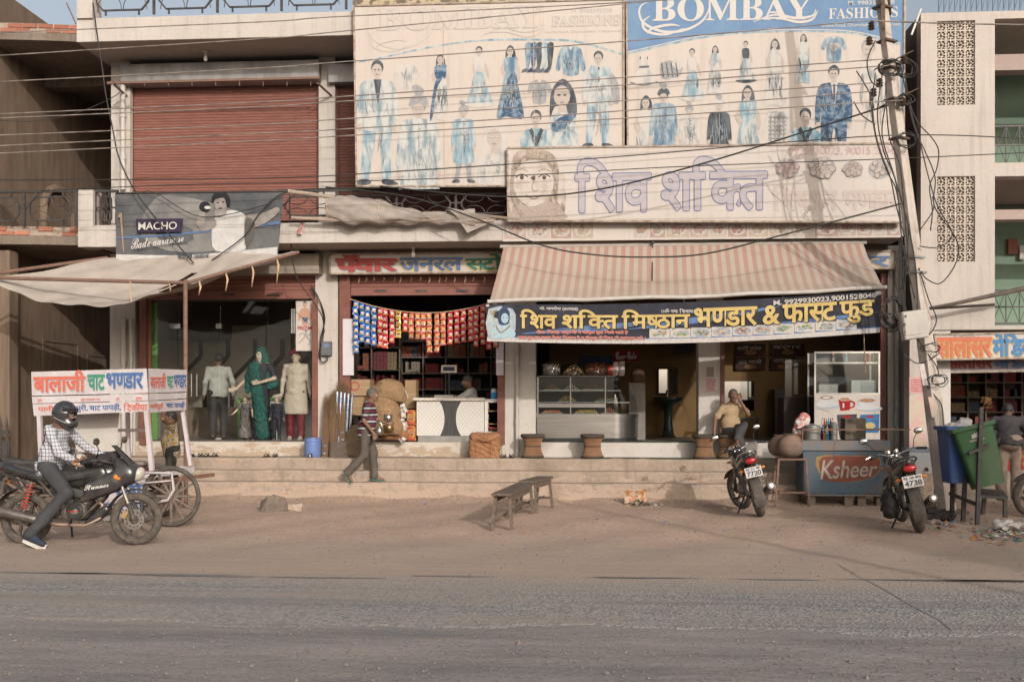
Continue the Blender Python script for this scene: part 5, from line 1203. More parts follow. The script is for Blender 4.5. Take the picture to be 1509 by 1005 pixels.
def person(name, label, cat, loc, head_deg, pose=None, sc=1., skin=None, hair=None, face=(1, 0, 0), shirt=None, trous=None, sleeve='long', hem=.80, belly=0., cuff=.07, shoes=None, short_leg=False, h=.0115, slim=1., group=None, hands=None, moust=None, skirt=None, feet=(None, None), tuck=False, wr=.006, hairlong=False):
 J = dict(STAND); J.update(pose or {}); J = {k: V3(*v) for k, v in J.items()}; q = sc
 t = thing(name, label, cat, (0, 0, 0), group); skin = skin or skin_b
 pel, nk, hd_ = J['pelvis'], J['neck'], J['head']; up = nk-pel; up /= np.linalg.norm(up); le = J['shL']-J['shR']; le -= up*(le@up); le /= np.linalg.norm(le); fw = np.cross(le, up)
 rot = Matrix((tuple(fw), tuple(le), tuple(up))).transposed(); L = np.linalg.norm(nk-pel)
 hl = J['hiL']-J['hiR']; hl /= np.linalg.norm(hl); hu = up*.4+V3(0, 0, .6); hu -= hl*(hu@hl); hu /= np.linalg.norm(hu); hf = np.cross(hl, hu); prot = Matrix((tuple(hf), tuple(hl), tuple(hu))).transposed()
 def T(p, g): return p
 def torso(s, g, belly_=0., lower=True):
  s.ell(pel+up*.40*L*.9+fw*.005, (.105*slim+g, .155*slim+g, .20), .06, rot)
  s.ell(pel+up*L*.76, (.108*slim+g, .165*slim+g, .145+g*.5), .06, rot)
  s.ell(pel+up*L*.30+fw*(.01+belly_*.6), (.10*slim+g+belly_, .145*slim+g+belly_*.5, .15), .06, rot)
  s.limb(J['shL']-le*.03, J['shR']+le*.03, .052+g*.8, .052+g*.8, .05); s.limb(nk-up*.08, nk-up*.01, .075+g*.3, .05, .04)
  if lower: s.ell(pel+hu*.02, (.118*slim+g, .158*slim+g, .125), .06, prot)
 b = SDF(h); torso(b, 0, belly)
 f = V3(*face); f /= np.linalg.norm(f); hu2 = V3(0, 0, 1)-f*f[2]; hu2 /= np.linalg.norm(hu2); hL = np.cross(hu2, f); hrot = Matrix((tuple(f), tuple(hL), tuple(hu2))).transposed()
 b.limb(nk-up*.03, hd_-hu2*.06-f*.02, .055, .05, .03)
 b.ell(hd_+hu2*.02-f*.012, (.095, .076, .10), .03, hrot); b.ell(hd_-hu2*.045+f*.022, (.066, .056, .072), .03, hrot)
 b.limb(hd_+hu2*.012+f*.082, hd_-hu2*.024+f*.101, .009, .015, .014); b.ell(hd_-hu2*.088+f*.055, (.026, .03, .02), .02, hrot)
 for s_ in (1, -1): b.ell(hd_+hL*s_*.08-f*.01-hu2*.01, (.02, .011, .032), .008, hrot); b.ell(hd_+hL*s_*.03+f*.088+hu2*.008, (.014, .017, .011), .01, hrot, True)
 b.limb(hd_+hL*.034+f*.083+hu2*.028, hd_-hL*.034+f*.083+hu2*.028, .010, .010, .01)
 for s_ in 'LR':
  sh, el, wr_ = J['sh'+s_], J['el'+s_], J['wr'+s_]; b.limb(sh, el, .046*slim, .036, .03); b.limb(el, wr_, .037, .025, .02)
  d = wr_-el; d /= np.linalg.norm(d); hv = (hands or {}).get(s_); sg = 1 if s_ == 'L' else -1
  hd2 = V3(*hv[0]) if hv else d; hd2 = hd2/np.linalg.norm(hd2); side = V3(*hv[1]) if hv else fw; side = side-hd2*(side@hd2); side /= np.linalg.norm(side); pn = np.cross(hd2, side)*sg
  curl = hv[2] if hv and len(hv) > 2 else .35
  pc = wr_+hd2*.045; b.limb(wr_, wr_+hd2*.05+side*.018, .024, .020, .015); b.limb(wr_, wr_+hd2*.05-side*.022, .024, .019, .015)
  for k, ln in enumerate((.070, .078, .074, .058)):
   base = wr_+hd2*.075+side*(.030-.0215*k); m_ = base+hd2*ln*.5*math.cos(curl)-pn*ln*.5*math.sin(curl); e = m_+hd2*ln*.5*math.cos(curl*2.4)-pn*ln*.5*math.sin(curl*2.4)
   b.limb(base-hd2*.02, m_, .0105, .0098, .005); b.limb(m_, e, .0098, .0085, .004)
  b.limb(wr_+hd2*.02+side*.018, wr_+hd2*.05+side*.052-pn*.01, .0125, .0115, .01); b.limb(wr_+hd2*.05+side*.052-pn*.01, wr_+hd2*.078+side*.052-pn*.022, .0112, .0095, .004)
  hi, kn, an = J['hi'+s_], J['kn'+s_], J['an'+s_]; b.limb(hi, kn, .08*slim, .052, .05); b.limb(kn, an, .052, .036, .03); b.limb(kn*.72+an*.28-fw*.015, kn*.5+an*.5-fw*.008, .048, .04, .03)
  fd = J.get('ft'+s_); fd = V3(1, 0, -.25) if fd is None else fd; fd = fd/np.linalg.norm(fd)
  b.limb(an-fd*.035-V3(0, 0, .035), an+fd*.15-V3(0, 0, .035), .033, .025, .02); b.limb(an-V3(0, 0, .0), an+fd*.08-V3(0, 0, .02), .034, .028, .02)
  if shoes:
   s = SDF(.010); s.limb(an-fd*.04-V3(0, 0, .030), an+fd*.17-V3(0, 0, .034), .045, .035, .02); s.limb(an+V3(0, 0, .02), an+fd*.07-V3(0, 0, .01), .045, .035, .02); s.cut(an-V3(0, 0, .078)-fd*0, np.cross(np.cross(fd, V3(0, 0, 1)), fd)*-1)
   o = s.build('shoe', shoes, t)
 b.build('body', skin, t)
 if hair:
  s = SDF(.009); s.ell(hd_+hu2*.03-f*.016, (.102, .084, .10), .02, hrot);
  if hairlong: s.limb(hd_-f*.06, hd_-f*.07-hu2*.16, .06, .05, .04)
  s.cut(hd_+hu2*.03+f*.035, f*.82-hu2*.57, .01); s.build('hair', hair, t, wr=.002, wf=60)
 mb = MB()
 for s_ in (1, -1):
  e = hd_+hL*s_*.031+f*.078+hu2*.008; mb.ball(e, (.013, .013, .010), 8, 6, 0); mb.ball(e+f*.010, (.006, .006, .006), 6, 4, 1); mb.bar(e+f*.014+hu2*.022-hL*.016, e+f*.014+hu2*.022+hL*.016, .006, .005, mi=1)
 mb.bar(hd_-hu2*.058+f*.083-hL*.022, hd_-hu2*.058+f*.083+hL*.022, .010, .008, mi=2)
 if moust: mb.bar(hd_-hu2*.043+f*.090-hL*.03, hd_-hu2*.043+f*.090+hL*.03, .012, .014, mi=3)
 mb.build('face_features', [eye_w, hair_k, lipm, moust or hair_k], t, smooth=True)
 if shirt:
  s = SDF(h); torso(s, .016, belly, not tuck or True)
  if not tuck: s.ell(pel-hu*.05, (.128*slim+.014, .168*slim+.012, .14), .06, prot)
  for s_ in 'LR':
   sh, el, wr_ = J['sh'+s_], J['el'+s_], J['wr'+s_]
   if sleeve == 'long': s.limb(sh, el, .060*slim, .050, .04); s.limb(el, el+(wr_-el)*.93, .050, .036, .02)
   elif sleeve == 'rolled': s.limb(sh, el, .062*slim, .054, .04); s.limb(el, el+(wr_-el)*.25, .052, .05, .02)
   else: s.limb(sh, sh+(el-sh)*.72, .060*slim, .062, .04)
  s.cut(nk+up*.0+fw*.0, up*.9+fw*.15, .01); s.cut(pel+V3(0, 0, hem-.93), -hu if not tuck else -up, .004); s.build('shirt', shirt, t, wr=wr)
  mb = MB(); mb.tube([nk-up*.005+fw*.062*math.cos(a)+le*.062*math.sin(a)+up*(-.018*math.cos(a)) for a in [2*math.pi*i/14 for i in range(14)]], .011, 6, closed=True); mb.build('collar', shirt, t, smooth=True)
 if trous:
  s = SDF(h); s.ell(pel+hu*.01, (.132*slim, .172*slim, .13), .05, prot); s.ell(pel+hu*.06, (.118*slim+belly*.6, .16*slim+belly*.3, .09), .04, prot)
  for s_ in 'LR':
   hi, kn, an = J['hi'+s_], J['kn'+s_], J['an'+s_]; e = an if not short_leg else kn*.4+an*.6
   s.limb(hi, kn, .100*slim, .074, .05); s.limb(kn, e, .074, cuff, .03)
  s.build('trousers', trous, t, wr=wr*1.3, wf=11)
 if skirt: skirt(t, J)
 t.scale = (q, q, q); t.rotation_euler = (0, 0, R(head_deg)); t.location = Vector(loc); return t, J, dict(pel=pel, nk=nk, hd=hd_, f=f, hu=hu2, hL=hL, up=up, fw=fw, le=le)
# ---- walking man on the steps
ws = pat_mat('striped_polo', 'stripe', [(.36, .33, .31), (.028, .03, .05), (.15, .03, .04), (.028, .03, .05)], 8.5)
gtr = mat('olive_grey_cloth', (.105, .088, .072), (.075, .063, .052), sc=7, rough=.9); sand_m = flat('rubber_sandal', (.06, .16, .12), .6)
lw = G(545, 711, .30)
def at(px, Y, z): q = P(px, 600, Y); return Vector((q.x, Y, z))
wm, J_, q_ = person('person', 'walking man in a navy and white striped polo shirt on the lower step', 'person', at(541, -1.25, .305), 6, dict(
 pelvis=(-.02, 0, .90), neck=(.05, 0, 1.40), head=(.10, 0, 1.53), shL=(.04, .18, 1.35), shR=(.04, -.19, 1.35), elL=(.14, .24, 1.10), wrL=(.36, .18, 1.02), elR=(-.03, -.25, 1.08), wrR=(.14, -.24, .86),
 hiL=(0, .09, .87), hiR=(-.02, -.09, .87), knL=(.10, .09, .47), anL=(.12, .09, .085), knR=(-.04, -.10, .47), anR=(-.33, -.11, .17), ftR=(.55, 0, -.9), ftL=(1, 0, -.1)), .985, skin_b, hair_g, (1, -.25, -.1), ws, gtr, 'short', .83, .025, .068, moust=hair_g,
 hands=dict(R=((.3, 0, -1), (1, 0, .2), .5), L=((1, 0, -.1), (0, 0, 1), .9)))
for an, fd in (((.12, .09, .085), (1, 0, -.1)), ((-.33, -.11, .17), (.55, 0, -.9))):
 a, d = Vector(an), Vector(fd).normalized(); n_ = Vector((0, 1, 0)).cross(d)*-1; mb = MB(); c = a+d*.055-Vector((0, 0, .062)) if fd[0] > .9 else a+d*.07-n_*.055
 mb.obox(c, (.27, .095, .018), Matrix((d, Vector((0, 1, 0)), d.cross(Vector((0, 1, 0))))).transposed()); mb.build('sandal', sand_m, wm)
# pots he carries
tf = thing('steel_pot', 'shiny steel kettle in the raised hand of the walking man', 'pot', P(559, 641, -1.45))
steel = mat('steel', (.42, .40, .37), (.30, .28, .26), sc=4, rough=.28, metal=.9, fine=.05); brass = mat('brass', (.36, .26, .12), (.25, .17, .08), sc=6, rough=.35, metal=.85)
c = ORG[tf]; MB().lathe([(0, 0), (.045, .0), (.065, .03), (.065, .08), (.045, .12), (.035, .14), (.04, .15), (0, .155)], c, 16).build('vessel', steel, tf, smooth=40); MB().tube([c+Vector((.04*math.cos(a)*1.2, 0, .13+.09*math.sin(a))) for a in [math.pi*i/8 for i in range(9)]], .005, 5).build('handle', steel, tf)
for j, (px, py, m, r, lab) in enumerate([(573, 636, brass, .095, 'brass pot on the jute sacks under a steel one'), (572, 621, steel, .085, 'steel pot standing on top of the brass pot')]):
 c = P(px, py, -.62); p_ = thing('cooking_pot', lab, 'pot', c); MB().lathe([(0, 0), (r*.8, 0), (r, .03), (r, .10), (r*.92, .11), (r*1.04, .12), (r*.9, .122), (0, .11)], c, 18).build('vessel', m, p_, smooth=40)
# ---- man in the clothes shop seen from behind
person('person', 'man in a pale shirt walking into the glass fronted clothes shop', 'person', at(322, .75, .962), 110, dict(
 elL=(-.06, .25, 1.12), wrL=(.08, .27, .88), elR=(-.03, -.27, 1.12), wrR=(.10, -.28, .87), knR=(.10, -.10, .50), anR=(.03, -.10, .09), knL=(-.02, .10, .50), anL=(-.20, .11, .10), ftL=(1, 0, -.4), head=(.05, 0, 1.57)), 1.0, skin_b, hair_k, (.95, .3, 0),
 mat('pale_shirt', (.42, .42, .37), (.34, .34, .3), sc=8), mat('charcoal_trousers', (.05, .045, .042)), 'long', .84)
# ---- shopkeeper behind the counter
person('person', 'grey haired shopkeeper in a white shirt sitting behind the white counter', 'person', at(694, .75, .62), 180, dict(
 pelvis=(-.06, 0, .93), neck=(.02, 0, 1.33), head=(.08, 0, 1.47), shL=(.0, .18, 1.27), shR=(.0, -.18, 1.27), elL=(.20, .20, 1.16), wrL=(.42, .12, 1.15), elR=(.20, -.22, 1.15), wrR=(.40, -.14, 1.15), hiL=(-.05, .09, .9), hiR=(-.05, -.09, .9), knL=(.35, .1, .88), knR=(.35, -.1, .88), anL=(.36, .1, .45), anR=(.36, -.1, .45)),
 1.0, skin_b, hair_g, (1, .35, -.15), mat('white_cotton_shirt', (.50, .48, .45), (.42, .40, .38), sc=8), M['charcoal_trousers'], 'long', .84, moust=hair_g)
# ---- seated man shading his eyes
kh = mat('khaki_shirt', (.40, .29, .175), (.33, .24, .145), sc=8)
sm, _, _ = person('person', 'seated man in a khaki shirt shading his eyes outside the sweets shop', 'person', at(1077, -.58, .69), -62, dict(
 pelvis=(-.06, 0, .50), neck=(.05, -.02, .99), head=(.10, -.02, 1.13), shL=(.04, .18, .94), shR=(.04, -.19, .94), elL=(.30, .16, .80), wrL=(.20, .05, 1.05), elR=(-.02, -.33, .70), wrR=(.0, -.36, .46),
 hiL=(-.03, .09, .49), hiR=(-.03, -.09, .49), knL=(.36, .02, .60), anL=(.40, -.16, .36), knR=(.36, -.08, .50), anR=(.42, -.06, .09), ftL=(.8, -.5, -.35), ftR=(1, 0, -.1)), .98, skin_b, hair_g, (1, -.45, 0), kh, mat('dark_grey_cloth', (.06, .055, .053), (.045, .04, .04)), 'short', .44, .03,
 hands=dict(L=((-.25, -.1, 1), (.0, 1, 0), .5)), moust=hair_g)
# ---- man in printed shirt behind the cart, arms behind his head
flor = pat_mat('floral_print', 'floral', [(.42, .38, .34), (.45, .30, .07), (.10, .11, .14)], 26)
person('person', 'man in a yellow and grey floral shirt with both arms raised beside the food cart', 'person', at(253, -2.05, .0), 200, dict(
 pelvis=(0, 0, .90), neck=(.02, 0, 1.33), head=(.03, 0, 1.46), shL=(-.0, .19, 1.30), shR=(-.0, -.19, 1.30), elL=(.13, .34, 1.43), wrL=(.12, .12, 1.54), elR=(-.06, -.38, 1.42), wrR=(-.08, -.13, 1.48)), .98, skin_b, hair_k, (1, -.05, 0), flor, M['charcoal_trousers'], 'long', .78, .03,
 hands=dict(L=((-.5, -1, .1), (0, 0, 1), .5), R=((0, 1, 0), (0, 0, 1), .5)), moust=hair_k)
# ---- man leaning on the medical shop counter
person('person', 'man in a dark grey T shirt and beige trousers leaning over the medical counter', 'person', at(1487, -2.1, .12), 78, dict(
 pelvis=(-.10, 0, .92), neck=(.16, .0, 1.32), head=(.24, -.02, 1.43), shL=(.12, .20, 1.28), shR=(.12, -.20, 1.28), elL=(.22, .30, 1.05), wrL=(.42, .22, 1.0), elR=(.20, -.30, 1.05), wrR=(.40, -.2, 1.0), knL=(-.04, .11, .48), anL=(-.02, .13, .08), knR=(.02, -.10, .48), anR=(-.14, -.08, .08)), .99, skin_d, hair_k, (1, -.1, -.4),
 mat('grey_tshirt', (.07, .065, .068), (.055, .05, .052)), mat('beige_trousers', (.36, .28, .22), (.29, .22, .17), sc=7), 'short', .88, .02, .085)
MP = dict(elL=(-.02, .25, 1.12), elR=(-.02, -.25, 1.12), wrL=(.0, .27, .88), wrR=(.0, -.27, .88))
def mstand(px, Y, z): return at(px, Y, z)
maroon = mat('maroon_silk', (.17, .02, .03), (.12, .015, .02), rough=.5)
ivory = pat_mat('ivory_brocade', 'floral', [(.50, .44, .36), (.46, .40, .32), (.40, .33, .26)], 60)
def coat(zb, m, rb=.24, rt=.19):
 def f(t, J):
  s = SDF(.013); p = J['pelvis']; s.limb(p+V3(0, 0, .1), (0, 0, zb+.05), rt, rb, .05, flat=(1, 0, 0, 1.5)); s.cut((0, 0, zb), (0, 0, -1)); s.build('coat_skirt', m, t, wr=.004)
  MB().tube([(.14, 0, 1.35-.08*i) for i in range(2)], .001).build if False else None
 return f
sh_, _, q = person('mannequin', 'mannequin in a long ivory sherwani coat with maroon trousers and turban', 'mannequin', mstand(436, .22, .962), -92, MP, 1.02, mann, None, (1, .1, 0), ivory, maroon, 'long', .84, skirt=coat(.50, ivory), shoes=mat('ivory_shoe', (.5, .45, .38)))
s = SDF(.012); hd_ = Vector(q['hd']); s.ell(hd_+Vector((-.01, 0, .085)), (.115, .10, .06), .02); s.limb(hd_+Vector((.06, -.06, .07)), hd_+Vector((-.05, .07, .13)), .035, .04, .03); s.ell(hd_+Vector((.03, .05, .17)), (.02, .05, .05), .02); s.build('turban', maroon, sh_)
mb = MB()
for i in range(6): mb.ball((.135+.01*(i > 2), -.005, 1.33-.085*i), .011, 6, 4)
mb.build('button', mat('gold_button', (.45, .33, .15), metal=.6, rough=.4), sh_)
teal_s = pat_mat('teal_sari', 'floral', [(.014, .085, .07), (.012, .06, .052), (.06, .17, .14)], 45); navy_c = mat('navy_black_cloth', (.018, .02, .03), (.03, .03, .04), rough=.7)
def sari(t, J):
 s = SDF(.013); s.limb((0, 0, .95), (.02, 0, .06), .15, .20, .05, flat=(1, 0, 0, 1.25)); s.cut((0, 0, .02), (0, 0, -1)); s.build('sari_skirt', navy_c, t, wr=.008, wf=16)
 s = SDF(.012); s.chain([(.10, -.08, 1.36), (.13, -.05, 1.15), (.15, .0, .90), (.17, .06, .55), (.16, .12, .10)], [.10, .10, .11, .12, .13], .05, flat=(1, 0, 0, 1.9)); s.chain([(.02, -.12, 1.36), (.05, -.20, 1.12), (.12, -.22, .92)], [.09, .09, .05], .05); s.cut((0, 0, .03), (0, 0, -1)); s.build('sari_drape', teal_s, t, wr=.010, wf=20)
 s = SDF(.012); h = J['head']; s.ell(h+V3(-.02, 0, .03), (.125, .105, .135), .03); s.limb(h+V3(-.06, .02, -.05), (-.09, .06, 1.15), .10, .12, .06); s.limb((-.08, .14, 1.3), (-.02, .27, 1.02), .08, .07, .05); s.limb((-.05, .12, 1.3), (.06, .20, .98), .07, .06, .05)
 s.ell(h+V3(.11, 0, -.01), (.09, .062, .10), .02, None, True); s.build('sari_veil', teal_s, t, wr=.004)
person('mannequin', 'tall mannequin in a green and navy sari with its veil over the head', 'mannequin', mstand(385, .35, .962), -100, dict(elL=(.06, .30, 1.14), wrL=(.22, .08, 1.06), elR=(.02, -.30, 1.12), wrR=(.16, -.42, .95)), 1.04, mann, hair_k, (1, -.25, 0), navy_c, None, 'short', .84, slim=.86, skirt=sari, hands=dict(L=((.3, -1, 0), (0, 0, 1), .2), R=((.7, -.8, -.2), (0, 0, 1), .1)))
dots = pat_mat('dotted_cloth', 'floral', [(.03, .028, .03), (.03, .03, .03), (.5, .45, .4)], 55)
person('mannequin', 'small boy mannequin in a dark suit with a large cream turban', 'mannequin', mstand(408, .10, .962), -95, MP, .50, mann, None, (1, .1, 0), navy_c, navy_c, 'long', .84, h=.014)
t = [o for o in C.objects if o.get('label', '').startswith('small boy')][0]
s = SDF(.014); s.ell((-.0, 0, 1.68), (.15, .14, .085), .03); s.limb((.09, -.09, 1.66), (-.05, .1, 1.74), .05, .05, .03); o = s.build('turban', ivory, None); o.parent = t
def flare(t, J):
 s = SDF(.014); s.limb((0, 0, 1.0), (0, 0, .2), .15, .26, .05); s.cut((0, 0, .12), (0, 0, -1)); s.build('skirt', dots, t, wr=.008)
person('mannequin', 'small girl mannequin with brown hair in a dark dotted long dress', 'mannequin', mstand(361, .10, .962), -80, dict(elL=(.05, .27, 1.15), wrL=(.18, .30, .98), elR=(.08, -.28, 1.18), wrR=(.24, -.38, 1.05)), .50, mann, mat('brown_hair', (.16, .09, .045), (.1, .06, .03), sc=40), (1, -.1, 0), M['dotted_cloth'] if 'dotted_cloth' in M else dots, None, 'short', .84, slim=.9, skirt=flare, h=.014, hairlong=True)
# ================================================================ shop goods and fittings
white_lam = mat('white_laminate', (.60, .57, .53), (.54, .51, .47), sc=2, rough=.4, fine=.03)
glass = glass_mat('shop_glass', (.93, .94, .94), .02, 0); glass2 = glass_mat('case_glass', (.92, .94, .94), .03, .02)
jute = mat('jute', (.36, .23, .125), (.25, .155, .085), sc=22, rough=1, bump=1, bsc=70, fine=.35)
jute2 = mat('orange_jute', (.40, .20, .10), (.28, .14, .07), sc=22, rough=1, bump=1, bsc=60, fine=.35)
card = mat('cardboard', (.33, .225, .13), (.27, .18, .10), sc=6, rough=.9); blk = flat('black_plastic', (.025, .025, .027), .5)
wood_d = mat('dark_worn_wood', (.115, .082, .062), (.19, .145, .115), sc=4, st=(6, 1.5, 6), rough=.85, bump=.5, fine=.3)
# --- glass front of the clothes shop
gf = thing('glass_shopfront', 'glass shopfront with a handled glass door and metal patch fittings', 'glass front', (X(345), .0, .96))
zt, zb = zz(443, 345), .963
for (a, b_) in [(216, 262), (263, 323), (324, 392), (393, 460)]:
 mb = MB(); mb.box(X(a)+.004, X(b_)-.004, .0, .012, zb, zt); mb.build('glass_pane', glass, gf, fix=False)
for (a, b_, c, d) in [(250, 265, 477, 484), (318, 326, 477, 484), (250, 262, 645, 650), (318, 326, 645, 650)]: mb = MB(); fb(mb, a, b_, c, d, -.012, .035); mb.build('patch_fitting', galv, gf)
for px in (282, 290): mb = MB(); mb.cyl(P(px, 551, -.06), P(px, 584, -.06), .012); mb.cyl(P(px, 555, -.06), P(px, 555, 0), .008); mb.cyl(P(px, 580, -.06), P(px, 580, 0), .008); mb.build('door_handle', steel, gf, smooth=40)
mb = MB(); fb(mb, 212, 462, 440, 444, -.02, .05); fb(mb, 212, 462, 648, 652, -.02, .05); mb.build('frame', iron, gf)
mb = MB(); fb(mb, 222, 232, 445, 650, .03, .04); mb.build('green_strip', mat('green_panel', (.16, .33, .09), (.13, .27, .08)), gf)
mb = MB(); fb(mb, 205, 222, 442, 655, -.06, .05); mb.build('door_jamb', mat('orange_brown_board', (.32, .15, .09), (.25, .12, .07), sc=3), gf)
mb = MB(); fb(mb, 352, 462, 586, 589, .62, .04); fb(mb, 350, 354, 586, 650, .62, .04); fb(mb, 378, 462, 588, 650, .7, .02, 1); mb.build('display_stand', [M['green_panel'], white_lam], gf)
# interior wall with dark chevron lines and racks
sw = thing('wall_display', 'white wall panel with dark chevron lines at the back of the clothes shop', 'wall panel', P(320, 640, 2.8))
mb = MB(); fb(mb, 225, 470, 480, 655, 2.8, .05); mb.build('panel', mat('cream_laminate', (.30, .26, .21), (.26, .22, .18), sc=2, rough=.5), sw)
for k in range(5):
 x = 262+k*40; mb = MB()
 for (a, b_) in [((x, 560), (x, 650)), ((x, 560), (x+34, 525)), ((x+34, 525), (x+34, 500))]: mb.bar(P(*a, 2.77), P(*b_, 2.77), .09, .03, up=(0, 1, 0))
 mb.build('dark_line', blk, sw)
mb = MB(); fb(mb, 225, 470, 600, 652, 2.5, .28); mb.build('low_cabinet', mat('brown_laminate', (.22, .16, .11)), sw)
mb = MB(); fb(mb, 225, 330, 478, 500, 2.3, .5); mb.build('hanging_shelf', mat('dark_shelf', (.06, .05, .045)), sw)
ps = thing('vest_poster', 'tall white poster of a man in blue briefs and a running figure by the glass', 'poster', P(449, 517, -.03)); fS = plane(-.03)
mb = MB(); fb(mb, 436, 461, 443, 517, -.03, .004); mb.build('paper', flexw, ps)
pr = Print(fS, .003, .0006); sk = ink('poster_skin', (.60, .36, .27), (.5, .28, .2)); pr.poly([(444, 455), (455, 455), (459, 466), (456, 474), (453, 468), (453, 479), (445, 479), (445, 468), (441, 474), (439, 466)], sk, 2); pr.ell(449, 449, 3, 4.5, sk); pr.poly([(446, 447), (449, 443), (453, 447), (449, 446)], i_dark, 0)
pr.poly([(444, 468), (454, 468), (454, 472), (450, 475), (446, 473)], sk, 0); pr.poly([(444, 468), (455, 468), (452, 474), (449, 475), (446, 473)], i_navy, 0); pr.poly([(445, 475), (449, 476), (453, 475), (453, 479), (445, 479)], sk, 0)
for p in ([(440, 495), (446, 491), (452, 496), (458, 504)], [(452, 485), (450, 494), (446, 500), (440, 506)], [(450, 494), (456, 493), (459, 489)], [(452, 497), (457, 502), (454, 509)]): pr.line(curve2(p, 3), 1.8, i_grey)
pr.ell(451, 488, 2.2, 2.6, i_grey); pr.build('printed_figures', ps); letters('lettering', 'PRIZM', box4(439, 481, 459, 486), fS, red, ps, bold=.04)
ht = thing('hanging_vest', 'white vest hanging beside the tall poster behind the glass', 'vest', P(433, 455, .05)); mb = MB(); mb.sheet(lambda u, v: P(429+u*8, 455+v*36, .05+.02*math.sin(u*9)), 6, 8); mb.build('cloth', mat('white_cotton_shirt', 0), ht, fix=False)
mt = thing('electric_meter', 'grey electric meter box with looping cables on the pillar between two shops', 'meter', P(480, 520, -.25))
mb = MB(); fb(mb, 473, 488, 503, 524, -.27, .09); o = mb.build('case', mat('grey_meter', (.13, .13, .13), (.10, .10, .1)), mt); bevel(o, .012)
mb = MB(); fb(mb, 476, 485, 506, 512, -.275, .01); mb.build('window', mat('meter_blue', (.16, .2, .3)), mt)
mb = MB()
for k in range(3): mb.tube([P(x, y, -.22-.02*k) for x, y in curve2([(458, 420+k*3), (470, 440), (477+k, 470), (476-k*2, 500), (470+k, 520), (474, 533), (483, 530), (481, 524)], 6)], .008, 5)
mb.build('cable', blk, mt, smooth=True)
# --- hanging snack packets
def packet(name, body, lab, stripe):
 mb = MB(); w, h = .052, .062
 def f(u, v): a = math.sin(math.pi*u)**.5*math.sin(math.pi*min(1, max(0, (v-.1)/.8)))**.5 if .1 < v < .9 else 0; return ((u-.5)*2*w*(1-.10*math.sin(math.pi*v)), -a*.022, (.5-v)*2*h)
 mb.sheet(f, 4, 6, 0); mb.sheet(lambda u, v: (lambda p: (p[0], -p[1]*.6+.001, p[2]))(f(u, v)), 2, 3, 0)
 mb.add([(w*.62*math.cos(a), -.0245, h*.12+h*.36*math.sin(a)) for a in [2*math.pi*i/10 for i in range(10)]], [tuple(range(10))], 1); mb.add([(-w*.8, -.018, -h*.55), (w*.8, -.018, -h*.55), (w*.8, -.020, -h*.32), (-w*.8, -.020, -h*.32)], [(0, 1, 2, 3)], 2)
 return mb.mesh(name, [body, lab, stripe], smooth=False)
foil = lambda n, c: mat('foil_'+n, c, tuple(v*.6 for v in c), sc=30, rough=.32, spec=.6, fine=.1, rand=.22)
pw = flat('packet_white', (.62, .56, .5), .4); py_ = flat('packet_yellow', (.62, .42, .10), .4); pd = flat('packet_dark', (.2, .04, .03), .4)
PK = {'b': packet('packet', foil('blue', (.03, .13, .42)), pw, py_), 'r': packet('packet', foil('red', (.52, .035, .045)), pw, py_), 'o': packet('packet', foil('orange', (.58, .13, .07)), py_, pw), 'y': packet('packet', foil('yellow', (.60, .45, .07)), pd, pw), 's': packet('packet', foil('silver', (.45, .42, .38)), pw, pd)}
cols = [(524, 518, 'b'), (533, 510, 'b'), (542, 506, 'b'), (551, 513, 'b'), (560, 517, 'r'), (569, 516, 'r'), (578, 506, 'r'), (588, 497, 'y'), (597, 494, 'r'), (606, 497, 'o'), (615, 499, 'o'), (624, 500, 'o'), (633, 518, 'o'), (643, 517, 'o'), (653, 505, 'o'), (663, 504, 'r'), (673, 507, 'r'), (683, 503, 'r'), (693, 506, 'r'), (702, 514, 'r'), (711, 511, 'r'), (720, 519, 'r'), (730, 517, 'r')]
YP = -.32
rope = lambda px: 441+20*math.sin(math.pi*(px-520)/215)**.8 if 520 < px < 735 else 441
for k, (px, pb, c) in enumerate(cols):
 y0 = rope(px)+1; n = max(3, round((pb-y0)/9.8)); top_ = P(px+random.uniform(-.8, .8), y0, YP+random.uniform(-.03, .03))
 cn_ = {'b': 'blue', 'r': 'red', 'o': 'orange', 'y': 'yellow'}[c]
 pos = ['leftmost', 'second from the left', 'third from the left', 'fourth from the left'][k] if k < 4 else ''
 nb_ = len([1 for q in cols[:k+1] if q[2] == c])
 side_ = 'left' if k < 12 else 'right'
 lab = f"{cn_} snack packet strip, {['leftmost','second','third','fourth','fifth','sixth','seventh','eighth','ninth','tenth','eleventh','twelfth','thirteenth','fourteenth','fifteenth','sixteenth','seventeenth','eighteenth','nineteenth','twentieth','third from the right end','second from the right end','rightmost'][k]} of all strips{' counted from the left' if 0 < k < 20 else ''} in the doorway"
 same = c in 'ro'
 st = thing('packet_strip', lab, 'snack strip', top_, f'{cn_} snack packet strips across the store doorway')
 for i in range(n):
  cc = c if not (c == 'r' and random.random() < .03) else 's'
  o = link('packet', PK[cc], st, (top_.x+random.uniform(-.006, .006), YP+random.uniform(-.02, .02), top_.z-.06-i*.119)); o.rotation_euler = (random.uniform(-.25, .2), random.uniform(-.11, .11), random.uniform(-.6, .6)+(.12 if c == 'b' else 0)); o.scale = (1.02, 1, .98)
st = thing('packet_rope', 'sagging rope that carries the hanging snack packets', 'rope', P(627, 460, YP)); MB().tube([P(x, rope(x), YP) for x in range(516, 740, 8)], .008, 5).build('rope', mat('tan_rag', 0), st)
